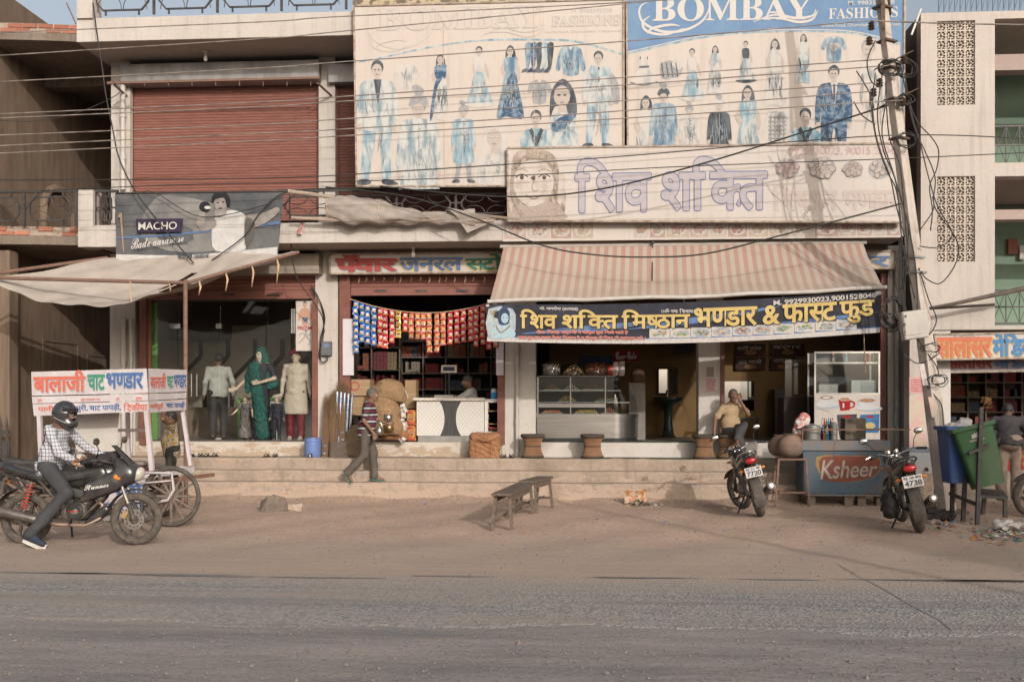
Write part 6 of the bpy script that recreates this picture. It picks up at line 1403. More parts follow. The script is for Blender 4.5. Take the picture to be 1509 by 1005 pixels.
# white door leaves
for (a, b_, c, d, lab) in [(505, 521, 470, 553, 'white sheet door leaf left of the snack strips'), (731, 742, 505, 553, 'white sheet door leaf right of the snack strips')]:
 t = thing('door_leaf', lab, 'door', P((a+b_)/2, d, -.22)); mb = MB(); fb(mb, a, b_, c, d, -.24, .04); mb.build('panel', mat('lilac_white_paint', (.56, .52, .53), (.50, .46, .47)), t)
# shelves with stock at the back of the store
def shelving(lab, x0, x1, z0, z1, y, cols_, rows, palette, sd=0, dep=.32):
 rnd = random.Random(sd); t = thing('stocked_shelf', lab, 'shelves', ((x0+x1)/2, y, z0)); dark = mat('shelf_brown_grey', (.16, .13, .11)); w = (x1-x0)/cols_; h = (z1-z0)/rows
 for i in range(rows+1): B('shelf_board', dark, t, x0, x1, y, y+dep, z0+i*h-.012, z0+i*h+.012)
 for i in range(cols_+1): B('upright', dark, t, x0+i*w-.012, x0+i*w+.012, y+.003, y+dep, z0+.013, z1)
 ms = [mat('carton_%02d' % k, c, tuple(q*.6 for q in c), sc=25) for k, c in enumerate(palette)]; mb = MB()
 for i in range(cols_):
  for j in range(rows):
   zq = z0+j*h+.014; x = x0+i*w+.03; m = rnd.randrange(len(ms)); bw_, bh_ = rnd.uniform(.06, .16), rnd.uniform(.05, .12); d_ = rnd.uniform(.02, .1)
   while x+bw_ < x0+(i+1)*w-.02:
    z = zq
    while z+bh_ < z0+(j+1)*h-.05 and rnd.random() > .07: mb.box(x, x+bw_-.006, y+d_+rnd.uniform(0, .015), y+dep-.02, z, z+bh_-.004, m); z += bh_
    x += bw_
    if rnd.random() < .25: m = rnd.randrange(len(ms)); bw_, bh_ = rnd.uniform(.06, .16), rnd.uniform(.05, .12)
 mb.build('goods', ms, t, kind='stuff', fix=False); return t
pal = [(.20, .035, .035), (.24, .08, .05), (.15, .04, .05), (.22, .16, .09), (.06, .07, .10), (.24, .20, .16), (.13, .035, .03), (.09, .08, .06)]
shelving('shelves packed with red and brown cartons at the back of the general store', X(590, 2.2), X(757, 2.2), .97, 3.3, 2.2, 5, 7, pal, 3)
shelving('shelves of dark goods along the left of the general store', X(505, 2.0), X(588, 2.0), .97, 3.3, 2.05, 2, 5, [(.12, .08, .06), (.2, .15, .08), (.08, .10, .06), (.25, .2, .15)], 5)
# counter
ct = thing('shop_counter', 'white quilted shop counter with a dark hourglass panel in the middle', 'counter', P(664, 648, -.0)); cY = -.02
mb = MB(); fb(mb, 614, 713, 590, 642, cY, .55); o = mb.build('body', white_lam, ct)
mb = MB(); mb.box(X(609, cY-.05), X(714, cY-.05), cY-.06, cY+.6, Z(590, cY, 660), Z(586, cY, 660)); mb.build('top', mat('counter_top', (.62, .56, .49), rough=.35), ct); mb = MB(); fb(mb, 616, 712, 642.5, 651, cY-.02, .5); mb.build('plinth', mat('grey_plinth', (.3, .28, .26)), ct)
pr = Print(plane(cY), .004, .002); L = curve2([(648, 591), (653, 603), (655, 617), (653, 631), (648, 643)], 5); Rr = curve2([(680, 591), (674, 603), (672, 617), (674, 631), (680, 643)], 5)
pr.poly([tuple(p) for p in L]+[tuple(p) for p in reversed(Rr)], mat('dark_fluted_panel', (.035, .033, .033), (.07, .066, .062), sc=9, st=(9, 1, .3), rough=.5), 0); pr.build('dark_panel', ct)
mb = MB()
for side in (0, 1):
 for i in range(-6, 12):
  for dr_ in (1, -1):
   pts = []
   for k in range(41):
    y = 591+k*1.27; x = (616 if side == 0 else 676)+i*6+dr_*(y-591)*.9+(0 if dr_ > 0 else 30)
    lim0, lim1 = (615, 648+6.5*math.sin(math.pi*(y-591)/52)) if side == 0 else (680-7.5*math.sin(math.pi*(y-591)/52), 712)
    if lim0 < x < lim1: pts.append(P(x, y, cY-.004))
   if len(pts) > 2: mb.tube([pts[0], pts[-1]], .0022, 3, caps=False)
mb.build('quilting', mat('quilt_line', (.50, .45, .40)), ct, kind='stuff')
cb = thing('side_cabinet', 'white side cabinet with an arched opening full of magazines', 'cabinet', P(727, 645, .0))
mb = MB(); fb(mb, 714, 741, 588, 590.5, -.03, .4); fb(mb, 714, 719, 590.6, 646, -.02, .4); fb(mb, 735.5, 741, 590.6, 646, -.02, .4); fb(mb, 719.1, 735.4, 590.6, 593, -.02, .39); fb(mb, 719.1, 735.4, 636, 646, -.02, .39); fb(mb, 719.1, 735.4, 593, 636, .3, .05); mb.build('carcass', white_lam, cb)
for y in (605, 624): mb = MB(); fb(mb, 719.2, 735.3, y, y+1.2, -.0, .28); mb.build('shelf', card, cb)
mb = MB(); rnd = random.Random(2)
for y0 in (605, 624):
 for k in range(7):
  a = P(720+rnd.uniform(0, 1), y0-1-k*1.2, .02); b_ = P(734, y0-1-k*1.2+rnd.uniform(-1.5, 1.5), .02); mb.bar(a, b_, .012, .2, up=(0, 0, 1), mi=k % 4)
mb.build('magazines', [flat('mag_red', (.45, .07, .05)), flat('mag_yellow', (.5, .36, .1)), flat('mag_green', (.08, .2, .08)), flat('mag_cream', (.5, .44, .36))], cb, kind='stuff')
sc_ = thing('weighing_scale', 'tall weighing scale with a framed digital display above the counter', 'scale', P(662, 586, .25))
mb = MB(); mb.cyl(P(662, 586, .25), P(662, 546, .25), .02); mb.build('pole', blk, sc_); mb = MB(); fb(mb, 650, 673, 538, 549, .2, .04); mb.build('display_case', mat('scale_cream', (.5, .44, .36)), sc_); mb = MB(); fb(mb, 653, 670, 540.5, 546.5, .19, .02); mb.build('screen', mat('scale_screen', (.02, .02, .05), rough=.2), sc_)
mb = MB(); fb(mb, 640, 668, 582, 586, .1, .3); mb.build('platform', steel, sc_)
jr = thing('milk_powder_tub', 'blue and white tub with a knotted bag on the side cabinet', 'tub', P(728, 588, .1)); q = ORG[jr]; mb = MB(); mb.lathe([(0, 0), (.062, 0), (.065, .13), (.0, .13)], q, 14, mi=0); mb.lathe([(.055, .13), (.05, .19), (.0, .20)], q, 14, mi=1); mb.build('tub', [mat('tub_blue', (.05, .28, .50)), white_lam], jr, smooth=40)
jr = thing('biscuit_jar', 'clear brown biscuit jar at the right end of the side cabinet', 'jar', P(736, 588, .1)); MB().lathe([(0, 0), (.045, 0), (.05, .12), (.04, .15), (0, .15)], ORG[jr], 12).build('jar', mat('biscuit_brown', (.2, .11, .06), rough=.3), jr, smooth=40)
# sacks, cartons, brooms
def sack(label, px, pb, Y, w, h, dep=.26, m=None, top=True, sd=1, neck=.5):
 c = P(px, pb, Y); t = thing('jute_sack', label, 'sack', c); s = SDF(.016); rnd = random.Random(sd)
 s.limb(c+Vector((-w*.28, 0, .12)), c+Vector((w*.28, 0, .12)), dep*.46, dep*.46, .08); s.ell(c+Vector((0, 0, h*.45)), (w*.52, dep*.55, h*.47), .08); s.ell(c+Vector((.02, 0, h*.78)), (w*.42, dep*.45, h*.2), .06)
 s.cut(c+Vector((0, 0, .005)), (0, 0, -1)); s.build('sack_cloth', m or jute, t, wr=.012, wf=13);
 if top:
  mb = MB(); mb.tube([c+Vector((w*.5*math.cos(a), dep*.5*math.sin(a), h*.8+.02*math.sin(a*3))) for a in [2*math.pi*i/16 for i in range(17)]], .012, 6); mb.build('rope', jute, t, smooth=True)
 return t
sack('large upright jute sack stacked lowest behind the walking man', 566, 641, -.42, .56, .86, .44, sd=1); sack('bunched open jute sack on top of the tall sack pile', 572, 592, -.40, .52, .42, .42, top=False, sd=2)
sack('brown jute sack behind the brooms on the platform', 525, 675, -.45, .40, .62, .32, m=mat('dull_jute', (.20, .14, .09), (.14, .10, .065), sc=20, rough=1, bump=.8), sd=3)
sack('small jute sack on the floor under the carried pots', 580, 648, -.30, .46, .30, .3, m=jute2, sd=4)
def carton(lab, a, b_, c, d, Y, dep, m=None):
 t = thing('carton', lab, 'carton', P((a+b_)/2, d, Y)); mb = MB(); fb(mb, a, b_, c, d, Y, dep); o = mb.build('box', m or card, t); mb = MB(); fb(mb, a+.3, b_-.3, (c+d)/2-1, (c+d)/2+1, Y-.003, .004); mb.build('tape', mat('brown_tape', (.4, .28, .17), rough=.4), t); return t
c1 = carton('cardboard carton with a red ring print on the store goods', 514, 545, 559, 583, -.1, .4); pr = Print(plane(-.1), .006); n = 24
for i in range(n):
 a0, a1 = 2*math.pi*i/n, 2*math.pi*(i+1)/n; pr.poly([(523+r*math.cos(a), 569+r*math.sin(a)) for r, a in ((7, a0), (7, a1), (5, a1), (5, a0))], redf if False else red, 0, lift=.001)
pr.build('printed_ring', c1)
carton('brown carton below the ringed carton at the left of the store', 512, 546, 584, 612, -.05, .4); carton('plain carton under the hanging pouches by the counter', 597, 613, 560, 602, .3, .3); carton('red and gold sweets carton beside the counter, upper one', 600, 613, 604, 626, .05, .3, mat('red_gold_box', (.40, .05, .03), (.45, .3, .08), sc=12, lo=.48, hi=.54)); carton('red and gold sweets carton beside the counter, lower one', 600, 613, 627, 649, .05, .3, M['red_gold_box'])
pc = thing('pouch_chain', 'vertical chain of silver snack pouches hanging beside the jute sacks', 'snack strip', P(595, 572, -.35))
for i in range(11):
 o = link('packet', PK['s'], pc, P(593+2.5*math.sin(i*1.9), 577+i*7, -.35+.03*math.sin(i*2.3))); o.rotation_euler = (.3*math.sin(i), 1.2+.3*math.sin(i*3), .5*math.sin(i*2)); o.scale = (1.1, 1.6, 1.1)
fiber = mat('broom_straw', (.30, .19, .11), (.20, .125, .075), sc=30, st=(1, 1, .3), rough=1, fine=.4)
def broom(lab, px, pt, pb, w, Y, lean=0, n=220, sd=0, g='brooms leaning by the store doorway'):
 a, b_ = P(px, pb, Y), P(px+lean, pt, Y+.15); t = thing('broom', lab, 'broom', a, g); rnd = random.Random(sd); mb = MB()
 for i in range(n):
  u, v = rnd.uniform(-1, 1), rnd.uniform(-1, 1); q = a+Vector((u*w*.7, v*.05, .0)); m_ = a.lerp(b_, .55)+Vector((u*w, v*.06, 0)); e = a.lerp(b_, rnd.uniform(.85, 1.08))+Vector((u*w*.9+rnd.uniform(-.05, .05), v*.07, 0)); mb.tube([q, m_, e], [.004, .004, .001], 3, caps=False)
 mb.build('straw', fiber, t, kind='stuff', fix=False)
 for k in (.08, .2): q = a.lerp(b_, k); MB().lathe([(w*.78, -.014), (w*.82, 0), (w*.78, .014)], q, 12).build('binding', mat('blue_white_band', (.35, .42, .5), (.1, .15, .3), sc=30), t) if True else 0
broom('thick straw broom bundle leaning on the pillar, leftmost', 479, 585, 675, .07, -.45, 6, 260, 1); broom('straw broom bundle standing second beside the cardboard box', 491, 580, 675, .075, -.5, 3, 260, 2)
broom('dark tipped upside down broom standing in the cardboard box', 506, 566, 655, .07, -.45, -3, 200, 3); broom('short straw broom at the back of the bundles by the pillar', 500, 572, 640, .06, -.35, 10, 160, 4)
bxx = thing('broom_box', 'open dull brown cardboard box holding brooms on the platform', 'box', P(501, 676, -.55)); mb = MB()
x0, x1, z0, z1 = X(487, -.58), X(514, -.58), .69, Z(651, -.58, 500)
mb.box(x0, x1, -.58, -.565, z0, z1); mb.box(x0, x1, -.31, -.295, z0, z1); mb.box(x0, x0+.012, -.564, -.311, z0, z1); mb.box(x1-.012, x1, -.564, -.311, z0, z1); mb.box(x0+.013, x1-.013, -.564, -.311, z0, z0+.01); mb.build('box', mat('dirty_cardboard', (.13, .095, .075), (.09, .07, .06), sc=6), bxx)
for k in range(5):
 t = thing('foil_roll', ['blue and silver foil roll, leftmost in the box', 'second foil roll standing in the box', 'middle shiny foil roll in the box', 'fourth shiny foil roll in the box', 'tall silver foil roll at the right of the box'][k], 'roll', P(496+k*4.5, 660, -.42), 'shiny foil rolls beside the brooms')
 MB().cyl(P(494+k*5, 660, -.42), P(497+k*5.5, 577+k, -.38), .024, n=8).build('roll', mat('blue_foil', (.10, .22, .45), (.55, .53, .5), sc=7, st=(1, 1, 3), rough=.25, metal=.6) if k < 4 else mat('silver_foil', (.5, .48, .46), (.15, .2, .3), sc=9, rough=.25, metal=.7), t, smooth=40)
wc = thing('water_cooler', 'blue insulated plastic water cooler jug with a white tap on the platform', 'water jug', P(461, 675, -.5)); q = ORG[wc]; wcb = mat('blue_jug_plastic', (.13, .19, .40), (.11, .16, .33), sc=3, rough=.4, fine=.04)
MB().lathe([(0, 0), (.135, 0), (.143, .02), (.150, .10), (.153, .20), (.150, .30), (.158, .305), (.158, .325), (.15, .33), (.147, .345), (.12, .36), (.118, .375), (0, .378)], q, 28).build('body', wcb, wc, smooth=35)
MB().lathe([(.153, .235), (.158, .24), (.158, .25), (.153, .255)], q, 28).build('band', wcb, wc, smooth=35)
mb = MB(); c = q+Vector((0, -.155, .06)); mb.cyl(c+Vector((0, .02, 0)), c+Vector((0, -.025, 0)), .035, n=12, mi=1); mb.cyl(c, c+Vector((0, -.05, 0)), .014, n=8); mb.cyl(c+Vector((0, -.045, .012)), c+Vector((0, -.045, -.03)), .01, n=8); mb.build('tap', [white_lam, blk], wc)
bl_ = thing('jute_bale', 'tied orange brown jute bale on the platform before the counter', 'bale', P(714, 676, -.55)); c = ORG[bl_]; s = SDF(.014)
for k in range(5): s.limb(c+Vector((-.19, 0, .05+k*.085)), c+Vector((.19, 0, .05+k*.085)), .085+.01*(k % 2), .085+.01*((k+1) % 2), .035)
s.limb(c+Vector((-.17, -.08, .38)), c+Vector((.05, -.12, .36)), .05, .06, .04); s.limb(c+Vector((.05, -.12, .37)), c+Vector((.22, -.06, .42)), .06, .04, .04)
s.cut(c+Vector((0, 0, .005)), (0, 0, -1)); s.build('bale', jute2, bl_, wr=.008, wf=30)
for x in (-.15, .12): mb = MB(); mb.tube([c+Vector((x, -.125*math.cos(a)*1.0, .23+.245*math.sin(a))) for a in [2*math.pi*i/14 for i in range(15)]], .005, 5); mb.build('red_cord', mat('red_cord', (.4, .05, .05)), bl_)
# sandals on the platform
slm = flat('black_sandal', (.03, .028, .027), .6)
for i, (px, py, a, lab) in enumerate([(289, 674, 10, 'black chappal pair, left ones by the glass front'), (310, 674, -12, 'black chappal pair, right ones by the glass front'), (399, 674, 0, 'flat grey chappals lying before the mannequins'), (748, 674, 5, 'black sandals beside the jute bale')]):
 c = P(px, py, -.55); c.z = .692; t = thing('sandals', lab, 'sandals', c)
 for k in (-1, 1):
  q = c+Vector((k*.07, .03*k, .012)); r = Matrix.Rotation(R(90+a+k*8), 3, 'Z'); mb = MB(); n = 12
  pl = [(.13*math.cos(w), .045*math.sin(w)*(1+.25*math.cos(w))) for w in [2*math.pi*j/n for j in range(n)]]; mb.prism(pl, lambda x, y: q+r @ Vector((x, y, -.012)), lambda x, y: q+r @ Vector((x, y, .01)))
  for s_ in (-1, 1): mb.tube([q+r @ Vector((.07, 0, .012)), q+r @ Vector((.03, s_*.03, .05)), q+r @ Vector((-.01, s_*.045, .012))], .009, 5)
  mb.build('sandal', slm, t)
# --- sweets shop
dc = thing('sweets_display_case', 'curved glass sweets display case with a steel base', 'display case', P(868, 648, .0)); Y0 = -.03; zb, zm, zt = Z(648, Y0, 868), Z(610, Y0, 868), Z(556, Y0, 868)
xa, xb, xc = X(791, Y0), X(905, Y0), X(944, Y0)
def bow(d=0): # plan outline: straight front then curving back on the right
 pts = [(xa-d, Y0-d), (xb, Y0-d)]; rx, ry = xc-xb+d, .62+d
 pts += [(xb+rx*math.sin(a), Y0+.62-ry*math.cos(a)) for a in [math.pi/2*i/10 for i in range(1, 11)]]; return pts+[(xa-d, Y0+.62)]
bs = mat('brushed_steel', (.30, .285, .27), (.24, .225, .21), sc=3, st=(.4, .4, 8), rough=.26, metal=.9, fine=.06)
MB().prism(bow(), lambda x, y: (x, y, zb+.03), lambda x, y: (x, y, zm-.07)).build('steel_base', bs, dc, smooth=40); MB().prism(bow(.015), lambda x, y: (x, y, zm-.068), lambda x, y: (x, y, zm)).build('steel_band', bs, dc, smooth=40)
MB().prism(bow(-.02), lambda x, y: (x, y, zb-.03), lambda x, y: (x, y, zb+.028)).build('plinth', blk, dc)
mb = MB()
def cg(u, v):  # glass: vertical then leaning back at the top on the curved end
 w = bow(-.01)[1:-1]; i = u*(len(w)-1); a = w[int(i)]; b_ = w[min(int(i)+1, len(w)-1)]; f = i-int(i); x, y = a[0]*(1-f)+b_[0]*f, a[1]*(1-f)+b_[1]*f; k = v**2.6; return (x+(xb-.02-x)*k*.9*(u > 0)+0, y+(Y0+.30-y)*k*(.8*u+.12), zm+(zt-zm)*v)
mb.sheet(cg, 20, 14); mb.build('curved_glass', glass2, dc, smooth=True, fix=False)
B('front_glass', glass2, dc, xa+.02, xb-.005, Y0+.004, Y0+.010, zm+.002, zt-.01)
mb = MB(); mb.box(xa, xb+.02, Y0-.01, Y0+.6, zt, zt+.03); mb.build('top', mat('dark_steel_top', (.12, .11, .105), rough=.3, metal=.6), dc, fix=False)
for (a, b_) in [(xa, xa+.035), (xb-.17, xb-.15), (X(840, Y0), X(840, Y0)+.02)]: B('glass_frame', bs, dc, a, b_, Y0-.005, Y0+.02, zm+.001, zt-.001)
for k, z in enumerate((zm+.20, zm+.42)): B('glass_shelf', mat('shelf_edge', (.35, .36, .36), rough=.3, metal=.4), dc, xa+.04, xb+(.28 if k == 0 else .12), Y0+.06, Y0+.55, z, z+.022)
B('middle_ledge', bs, dc, xa+.036, xb-.17, Y0-.004, Y0+.05, zm+.12, zm+.19)
B('back_panel', mat('case_dark', (.08, .08, .08)), dc, xa+.01, xb+.1, Y0+.58, Y0+.6, zm, zt)
def tray(lab, px, z, w, cols, mt, kind='pyramid', r=.016):
 c = Vector((X(px, Y0), Y0+.17, z)); t = thing('sweets_tray', lab, 'tray of sweets', c); B('tray', steel, t, c.x-w/2-.02, c.x+w/2+.02, c.y-.1, c.y+.16, z+.001, z+.012)
 mb = MB()
 for lay in range(4):
  n = int(w/(2*r))-lay*2
  for i in range(n):
   for j in range(4-lay if kind == 'pyramid' else 3):
    mb.ball((c.x-(n-1)*r+i*2*r, c.y-.06+lay*r+j*2*r, z+.012+r+lay*r*1.5), r, 6, 4)
  if kind != 'pyramid' and lay == 1: break
 mb.build('sweets', mt, t, smooth=True, kind='stuff', fix=False)
sw1 = mat('sweet_brown', (.26, .15, .08), (.2, .1, .05), sc=30); sw2 = mat('sweet_milk', (.48, .42, .34), (.4, .34, .27), sc=30); sw3 = mat('sweet_yellow', (.50, .36, .10), (.42, .28, .07), sc=30); sw4 = mat('sweet_rust', (.30, .10, .05), (.22, .07, .03), sc=30); sw5 = mat('sweet_green', (.34, .36, .18), (.4, .36, .25), sc=30)
tray('tray of brown sweets on the top shelf of the case, left', 814, zm+.442, .28, 6, sw1); tray('tray of milk white sweets on the top shelf of the case, middle', 842, zm+.442, .28, 6, sw2); tray('tray of brown sweets on the top shelf of the case, right', 874, zm+.442, .34, 6, sw1)
tray('pyramid of yellow sweets on the middle shelf of the case', 836, zm+.222, .32, 6, sw3); tray('tray of pale green sweets on the middle shelf of the case', 893, zm+.222, .38, 6, sw5, 'flat'); tray('red and orange sweets box at the case bottom, left', 813, zm+.004, .36, 6, mat('mixed_sweets', (.5, .3, .12), (.45, .08, .05), sc=15, lo=.45, hi=.55), 'flat'); tray('heap of orange snacks on the case bottom, middle', 864, zm+.004, .4, 6, sw3, 'flat', .02); tray('dark rust brown sweet balls at the right of the case', 898, zm+.004, .26, 6, sw4, 'pyramid', .018)
def heap(name, lab, px, w, h, m, kind):
 c = Vector((X(px, Y0), Y0+.2, zt+.031)); t = thing(name, lab, 'snack bag', c); mb = MB(); rnd = random.Random(px)
 if kind == 'drum':
  for lay in range(6):
   for i in range(16): a = 2*math.pi*i/16+lay*.2; mb.ball(c+Vector((w*.42*math.cos(a), w*.42*math.sin(a), .03+lay*h/7)), (.028, .028, .018), 6, 4)
  mb.lathe([(0, .01), (w*.36, .01), (w*.36, h*.9), (0, h*.95)], c, 14)
 elif kind == 'cone':
  for lay in range(7):
   n = 12-lay*2 if lay < 6 else 1
   for i in range(max(1, n)): a = 2*math.pi*i/max(1, n); rr = w*.5*(1-lay/7); mb.ball(c+Vector((rr*math.cos(a), rr*.7*math.sin(a), .02+lay*h/7)), .024, 6, 4)
 else:
  for i in range(110): a = rnd.uniform(0, 6.3); rr = w*.46*math.sqrt(rnd.random()); z = rnd.uniform(.02, h); mb.tube([c+Vector((rr*math.cos(a)+.03*math.cos(b_), rr*.6*math.sin(a)+.03*math.sin(b_), z)) for b_ in [k*1.05 for k in range(6)]], .008, 4)
 mb.build('snacks', m, t, kind='stuff', smooth=True, fix=False)
 MB().lathe([(w*.5, .002), (w*.53, h*.5), (w*.42 if kind != 'cone' else w*.2, h*1.05), (w*.1, h*1.12)], c, 14).build('clear_bag', glass_mat('polythene', (.90, .90, .89), .06, .05) if 'polythene' not in M else M['polythene'], t, smooth=True)
heap('puff_bag', 'clear bag of white puffed rings on the sweets case, leftmost', 812, .34, .24, sw2, 'drum'); heap('snack_bag', 'clear bag with a pyramid of yellow puffs on the case', 845, .40, .21, mat('puff_yellow', (.48, .33, .15), (.4, .25, .1), sc=20), 'cone'); heap('noodle_heap', 'large drum of orange fried rings on the case', 879, .40, .24, mat('fried_orange', (.50, .17, .05), (.42, .12, .03), sc=20), 'ring')
for i, (px, c, h_) in enumerate([(900, (.5, .08, .06), .20), (908, (.55, .45, .4), .26), (917, (.45, .4, .38), .27)]):
 t = thing('snack_pouch', ['red snack pouch standing on the case', 'white and red snack pouch behind the red one', 'silver snack pouch at the right of the case top'][i], 'packet', Vector((X(px, Y0), .12, zt+.031))); q = ORG[t]
 mb = MB(); mb.sheet(lambda u, v: q+Vector(((u-.5)*.10, -.03*math.sin(math.pi*u)*math.sin(math.pi*v), v*h_)), 4, 6); mb.sheet(lambda u, v: q+Vector(((u-.5)*.10, .02*math.sin(math.pi*u)*math.sin(math.pi*v), v*h_)), 4, 6); mb.build('pouch', mat('pouch_%s' % 'abc'[i], c, (.5, .45, .42), sc=9, rough=.3, lo=.5, hi=.6), t, fix=False)
t = thing('wicker_basket', 'dark brown lidded basket on the white cabinet by the case', 'basket', P(940, 563, .4)); MB().lathe([(0, 0), (.12, 0), (.14, .12), (.11, .25), (.03, .3), (0, .3)], ORG[t], 16).build('basket', mat('brown_wicker', (.11, .06, .035), (.07, .04, .025), sc=30, bump=.6), t, smooth=40)
t = thing('tall_cabinet', 'tall pale cabinet behind the right end of the sweets case', 'cabinet', P(941, 648, .4)); mb = MB(); fb(mb, 927, 951, 564, 648, .4, .4); mb.build('body', mat('grey_laminate', (.24, .22, .2)), t)
t = thing('drinks_sign', 'dark red drinks sign reading Coca-Cola above the sweets case', 'sign', P(923, 533, 1.2)); mb = MB(); fb(mb, 903, 943, 516, 533, 1.2, .05); mb.build('board', mat('cola_red', (.22, .02, .025)), t); letters('lettering', scr('Coca')+'-'+scr('Cola'), box4(907, 519, 938, 530, -.03), plane(1.2), white_lam, t, bold=.015)
t = thing('drinks_cooler', 'dark drinks cooler standing at the back of the sweets shop', 'cooler', P(872, 640, 2.2)); mb = MB(); fb(mb, 852, 902, 524, 642, 2.2, .5); mb.build('cabinet', mat('dark_blue_cooler', (.03, .035, .05), rough=.4), t); mb = MB(); fb(mb, 855, 899, 526, 534, 2.19, .02); mb.build('header', mat('cooler_header', (.05, .07, .15)), t)
B('back_wall', brown_in, bld, X(776)+.3, bx1-.12, 3.4, 3.58, .963, ZS-.01)
t = thing('wall_mirror', 'dark framed mirror on the brown wall above the washbasin', 'mirror', P(984, 580, 3.38)); mb = MB(); fb(mb, 969, 999, 542, 581, 3.34, .05); mb.build('frame', blk, t); mb = MB(); fb(mb, 971, 997, 544, 579, 3.33, .005)
mir = mat('mirror', (.75, .75, .75), (.7, .7, .7), rough=.03, metal=1, fine=0); mb.build('glass', mir, t)
t = thing('washbasin', 'dark green pedestal washbasin against the brown back wall', 'basin', P(985, 646, 3.0)); q = ORG[t]; q = Vector((q.x, q.y, .963)); gr_ = mat('dark_green_ceramic', (.035, .05, .048), (.03, .04, .04), rough=.25)
MB().lathe([(.17, 0), (.12, .06), (.085, .3), (.10, .70), (0, .7)], q, 16).build('pedestal', gr_, t, smooth=True); MB().lathe([(.10, .68), (.28, .76), (.33, .84), (.31, .85), (.25, .80), (0, .74)], q, 20).build('bowl', gr_, t, smooth=True); MB().tube([q+Vector((.0, .25, .84)), q+Vector((0, .25, 1.0)), q+Vector((0, .12, 1.0)), q+Vector((0, .1, .95))], .012, 6).build('tap', steel, t)
t = thing('television', 'small dark wall television behind the banner edge', 'television', P(1010, 520, 3.2)); mb = MB(); fb(mb, 995, 1024, 505, 520, 3.2, .06); mb.build('case', blk, t)
# menu boards with their own lettering
for (a, b_, c, d, txt, lab) in [(1084, 1128, 507, 524, 'कचोरी समोसा', 'menu board for kachori and samosa, upper left'), (1136, 1186, 507, 524, 'बर्गर', 'menu board for burgers, upper right'), (1084, 1128, 527, 545, 'पाव भाजी', 'menu board for pav bhaji, lower left'), (1136, 1172, 527, 545, 'पास्ता', 'menu board with red print, lower right')]:
 t = thing('menu_board', lab, 'menu board', P((a+b_)/2, d, 3.3)); mb = MB(); fb(mb, a, b_, c, d, 3.3, .03); mb.build('board', mat('menu_black', (.025, .018, .016), (.08, .02, .015), sc=6), t); letters('lettering', txt, box4(a+3, c+2, b_-6, c+9), plane(3.3), mat('menu_cream', (.34, .3, .25)), t, bold=.02)
 pr = Print(plane(3.3), .004, .001); pr.ell((a+b_)/2, d-4.5, 9, 3.5, mat('menu_dish', (.22, .07, .03), (.2, .14, .06), sc=30)); pr.build('food_photo', t)
t = thing('large_mirror', 'square wall mirror reflecting the bright street inside the snack bar', 'mirror', P(1089, 605, 3.3)); mb = MB(); fb(mb, 1068, 1111, 562, 605, 3.3, .02); mb.build('glass', mir, t)
t = thing('dining_table', 'dark dining table inside the snack bar', 'table', P(1090, 640, 2.0)); mb = MB(); fb(mb, 1070, 1118, 616, 619, 1.8, .7); mb.build('tabletop', blk, t)
for px in (1073, 1114): mb = MB(); fb(mb, px, px+3, 619.5, 648, 1.85, .05); mb.build('leg', blk, t)
t = thing('steel_fridge', 'narrow dark fridge door behind the seated man', 'fridge', P(1150, 645, 3.0)); mb = MB(); fb(mb, 1142, 1158, 573, 648, 3.0, .35); mb.build('body', mat('dark_grey_fridge', (.07, .065, .06), rough=.4), t)
t = thing('wall_poster', 'small pink notice pasted on the white pillar', 'notice', P(1047, 578, -.19)); mb = MB(); fb(mb, 1039, 1056, 557, 579, -.176, .004); mb.build('paper', flat('notice_paper', (.56, .48, .46)), t)
pr = Print(plane(-.176), .004, .0006)
for i in range(7): pr.line([(1040.5, 559.5+i*2.7), (1054.5-(i % 3), 559.5+i*2.7)], 1.3, flat('notice_red', (.48, .14, .16)), lift=.001)
pr.build('print_lines', t)
t = thing('switch_plate', 'small dirty switch plate tilted on the white pillar', 'switch', P(1047, 554, -.19)); mb = MB(); fb(mb, 1042, 1052, 541, 555, -.19, .018); mb.build('plate', mat('dirty_plate', (.3, .22, .14), (.2, .2, .2), sc=9), t)
t = thing('switch_plate', 'pale square switch box on the shaded right pillar', 'switch', P(1329, 540, -.2)); mb = MB(); fb(mb, 1324, 1333, 531, 543, -.19, .02); mb.build('plate', pipe_m, t)
# glass snack cabinet with steel frame and coffee poster
kc = thing('snack_cabinet', 'steel framed glass snack cabinet with a coffee cup poster on its lower front', 'cabinet', P(1248, 645, -.35)); KY = -.42; x0, x1 = X(1200, KY), X(1297, KY); zt, zm_, zb_ = Z(518, KY, 1248), Z(579, KY, 1248), .70
for x in (x0, x1-.03): B('frame_post', steel, kc, x, x+.03, KY, KY+.03, zb_, zt)
for x in (x0, x1-.03): B('frame_post', steel, kc, x, x+.03, KY+.55, KY+.58, zb_, zt)
for z in (zt, zm_): B('frame_rail', steel, kc, x0, x1, KY-.003, KY+.034, z-.03, z)
B('shelf', steel, kc, x0+.031, x1-.031, KY+.02, KY+.5, Z(536, KY, 1248), Z(536, KY, 1248)+.03); B('glass_pane', glass2, kc, x0+.031, x1-.031, KY+.008, KY+.014, zm_+.001, zt-.031); B('cabinet_floor', white_lam, kc, x0+.031, x1-.031, KY+.035, KY+.55, zm_-.06, zm_-.04); B('back_panel', mat('case_dark', 0), kc, x0+.031, x1-.031, KY+.56, KY+.575, zm_, zt)
B('lower_panel', flexw, kc, x0+.002, x1-.002, KY-.004, KY+.02, zb_+.02, zm_-.031)
pS = plane(KY-.004)
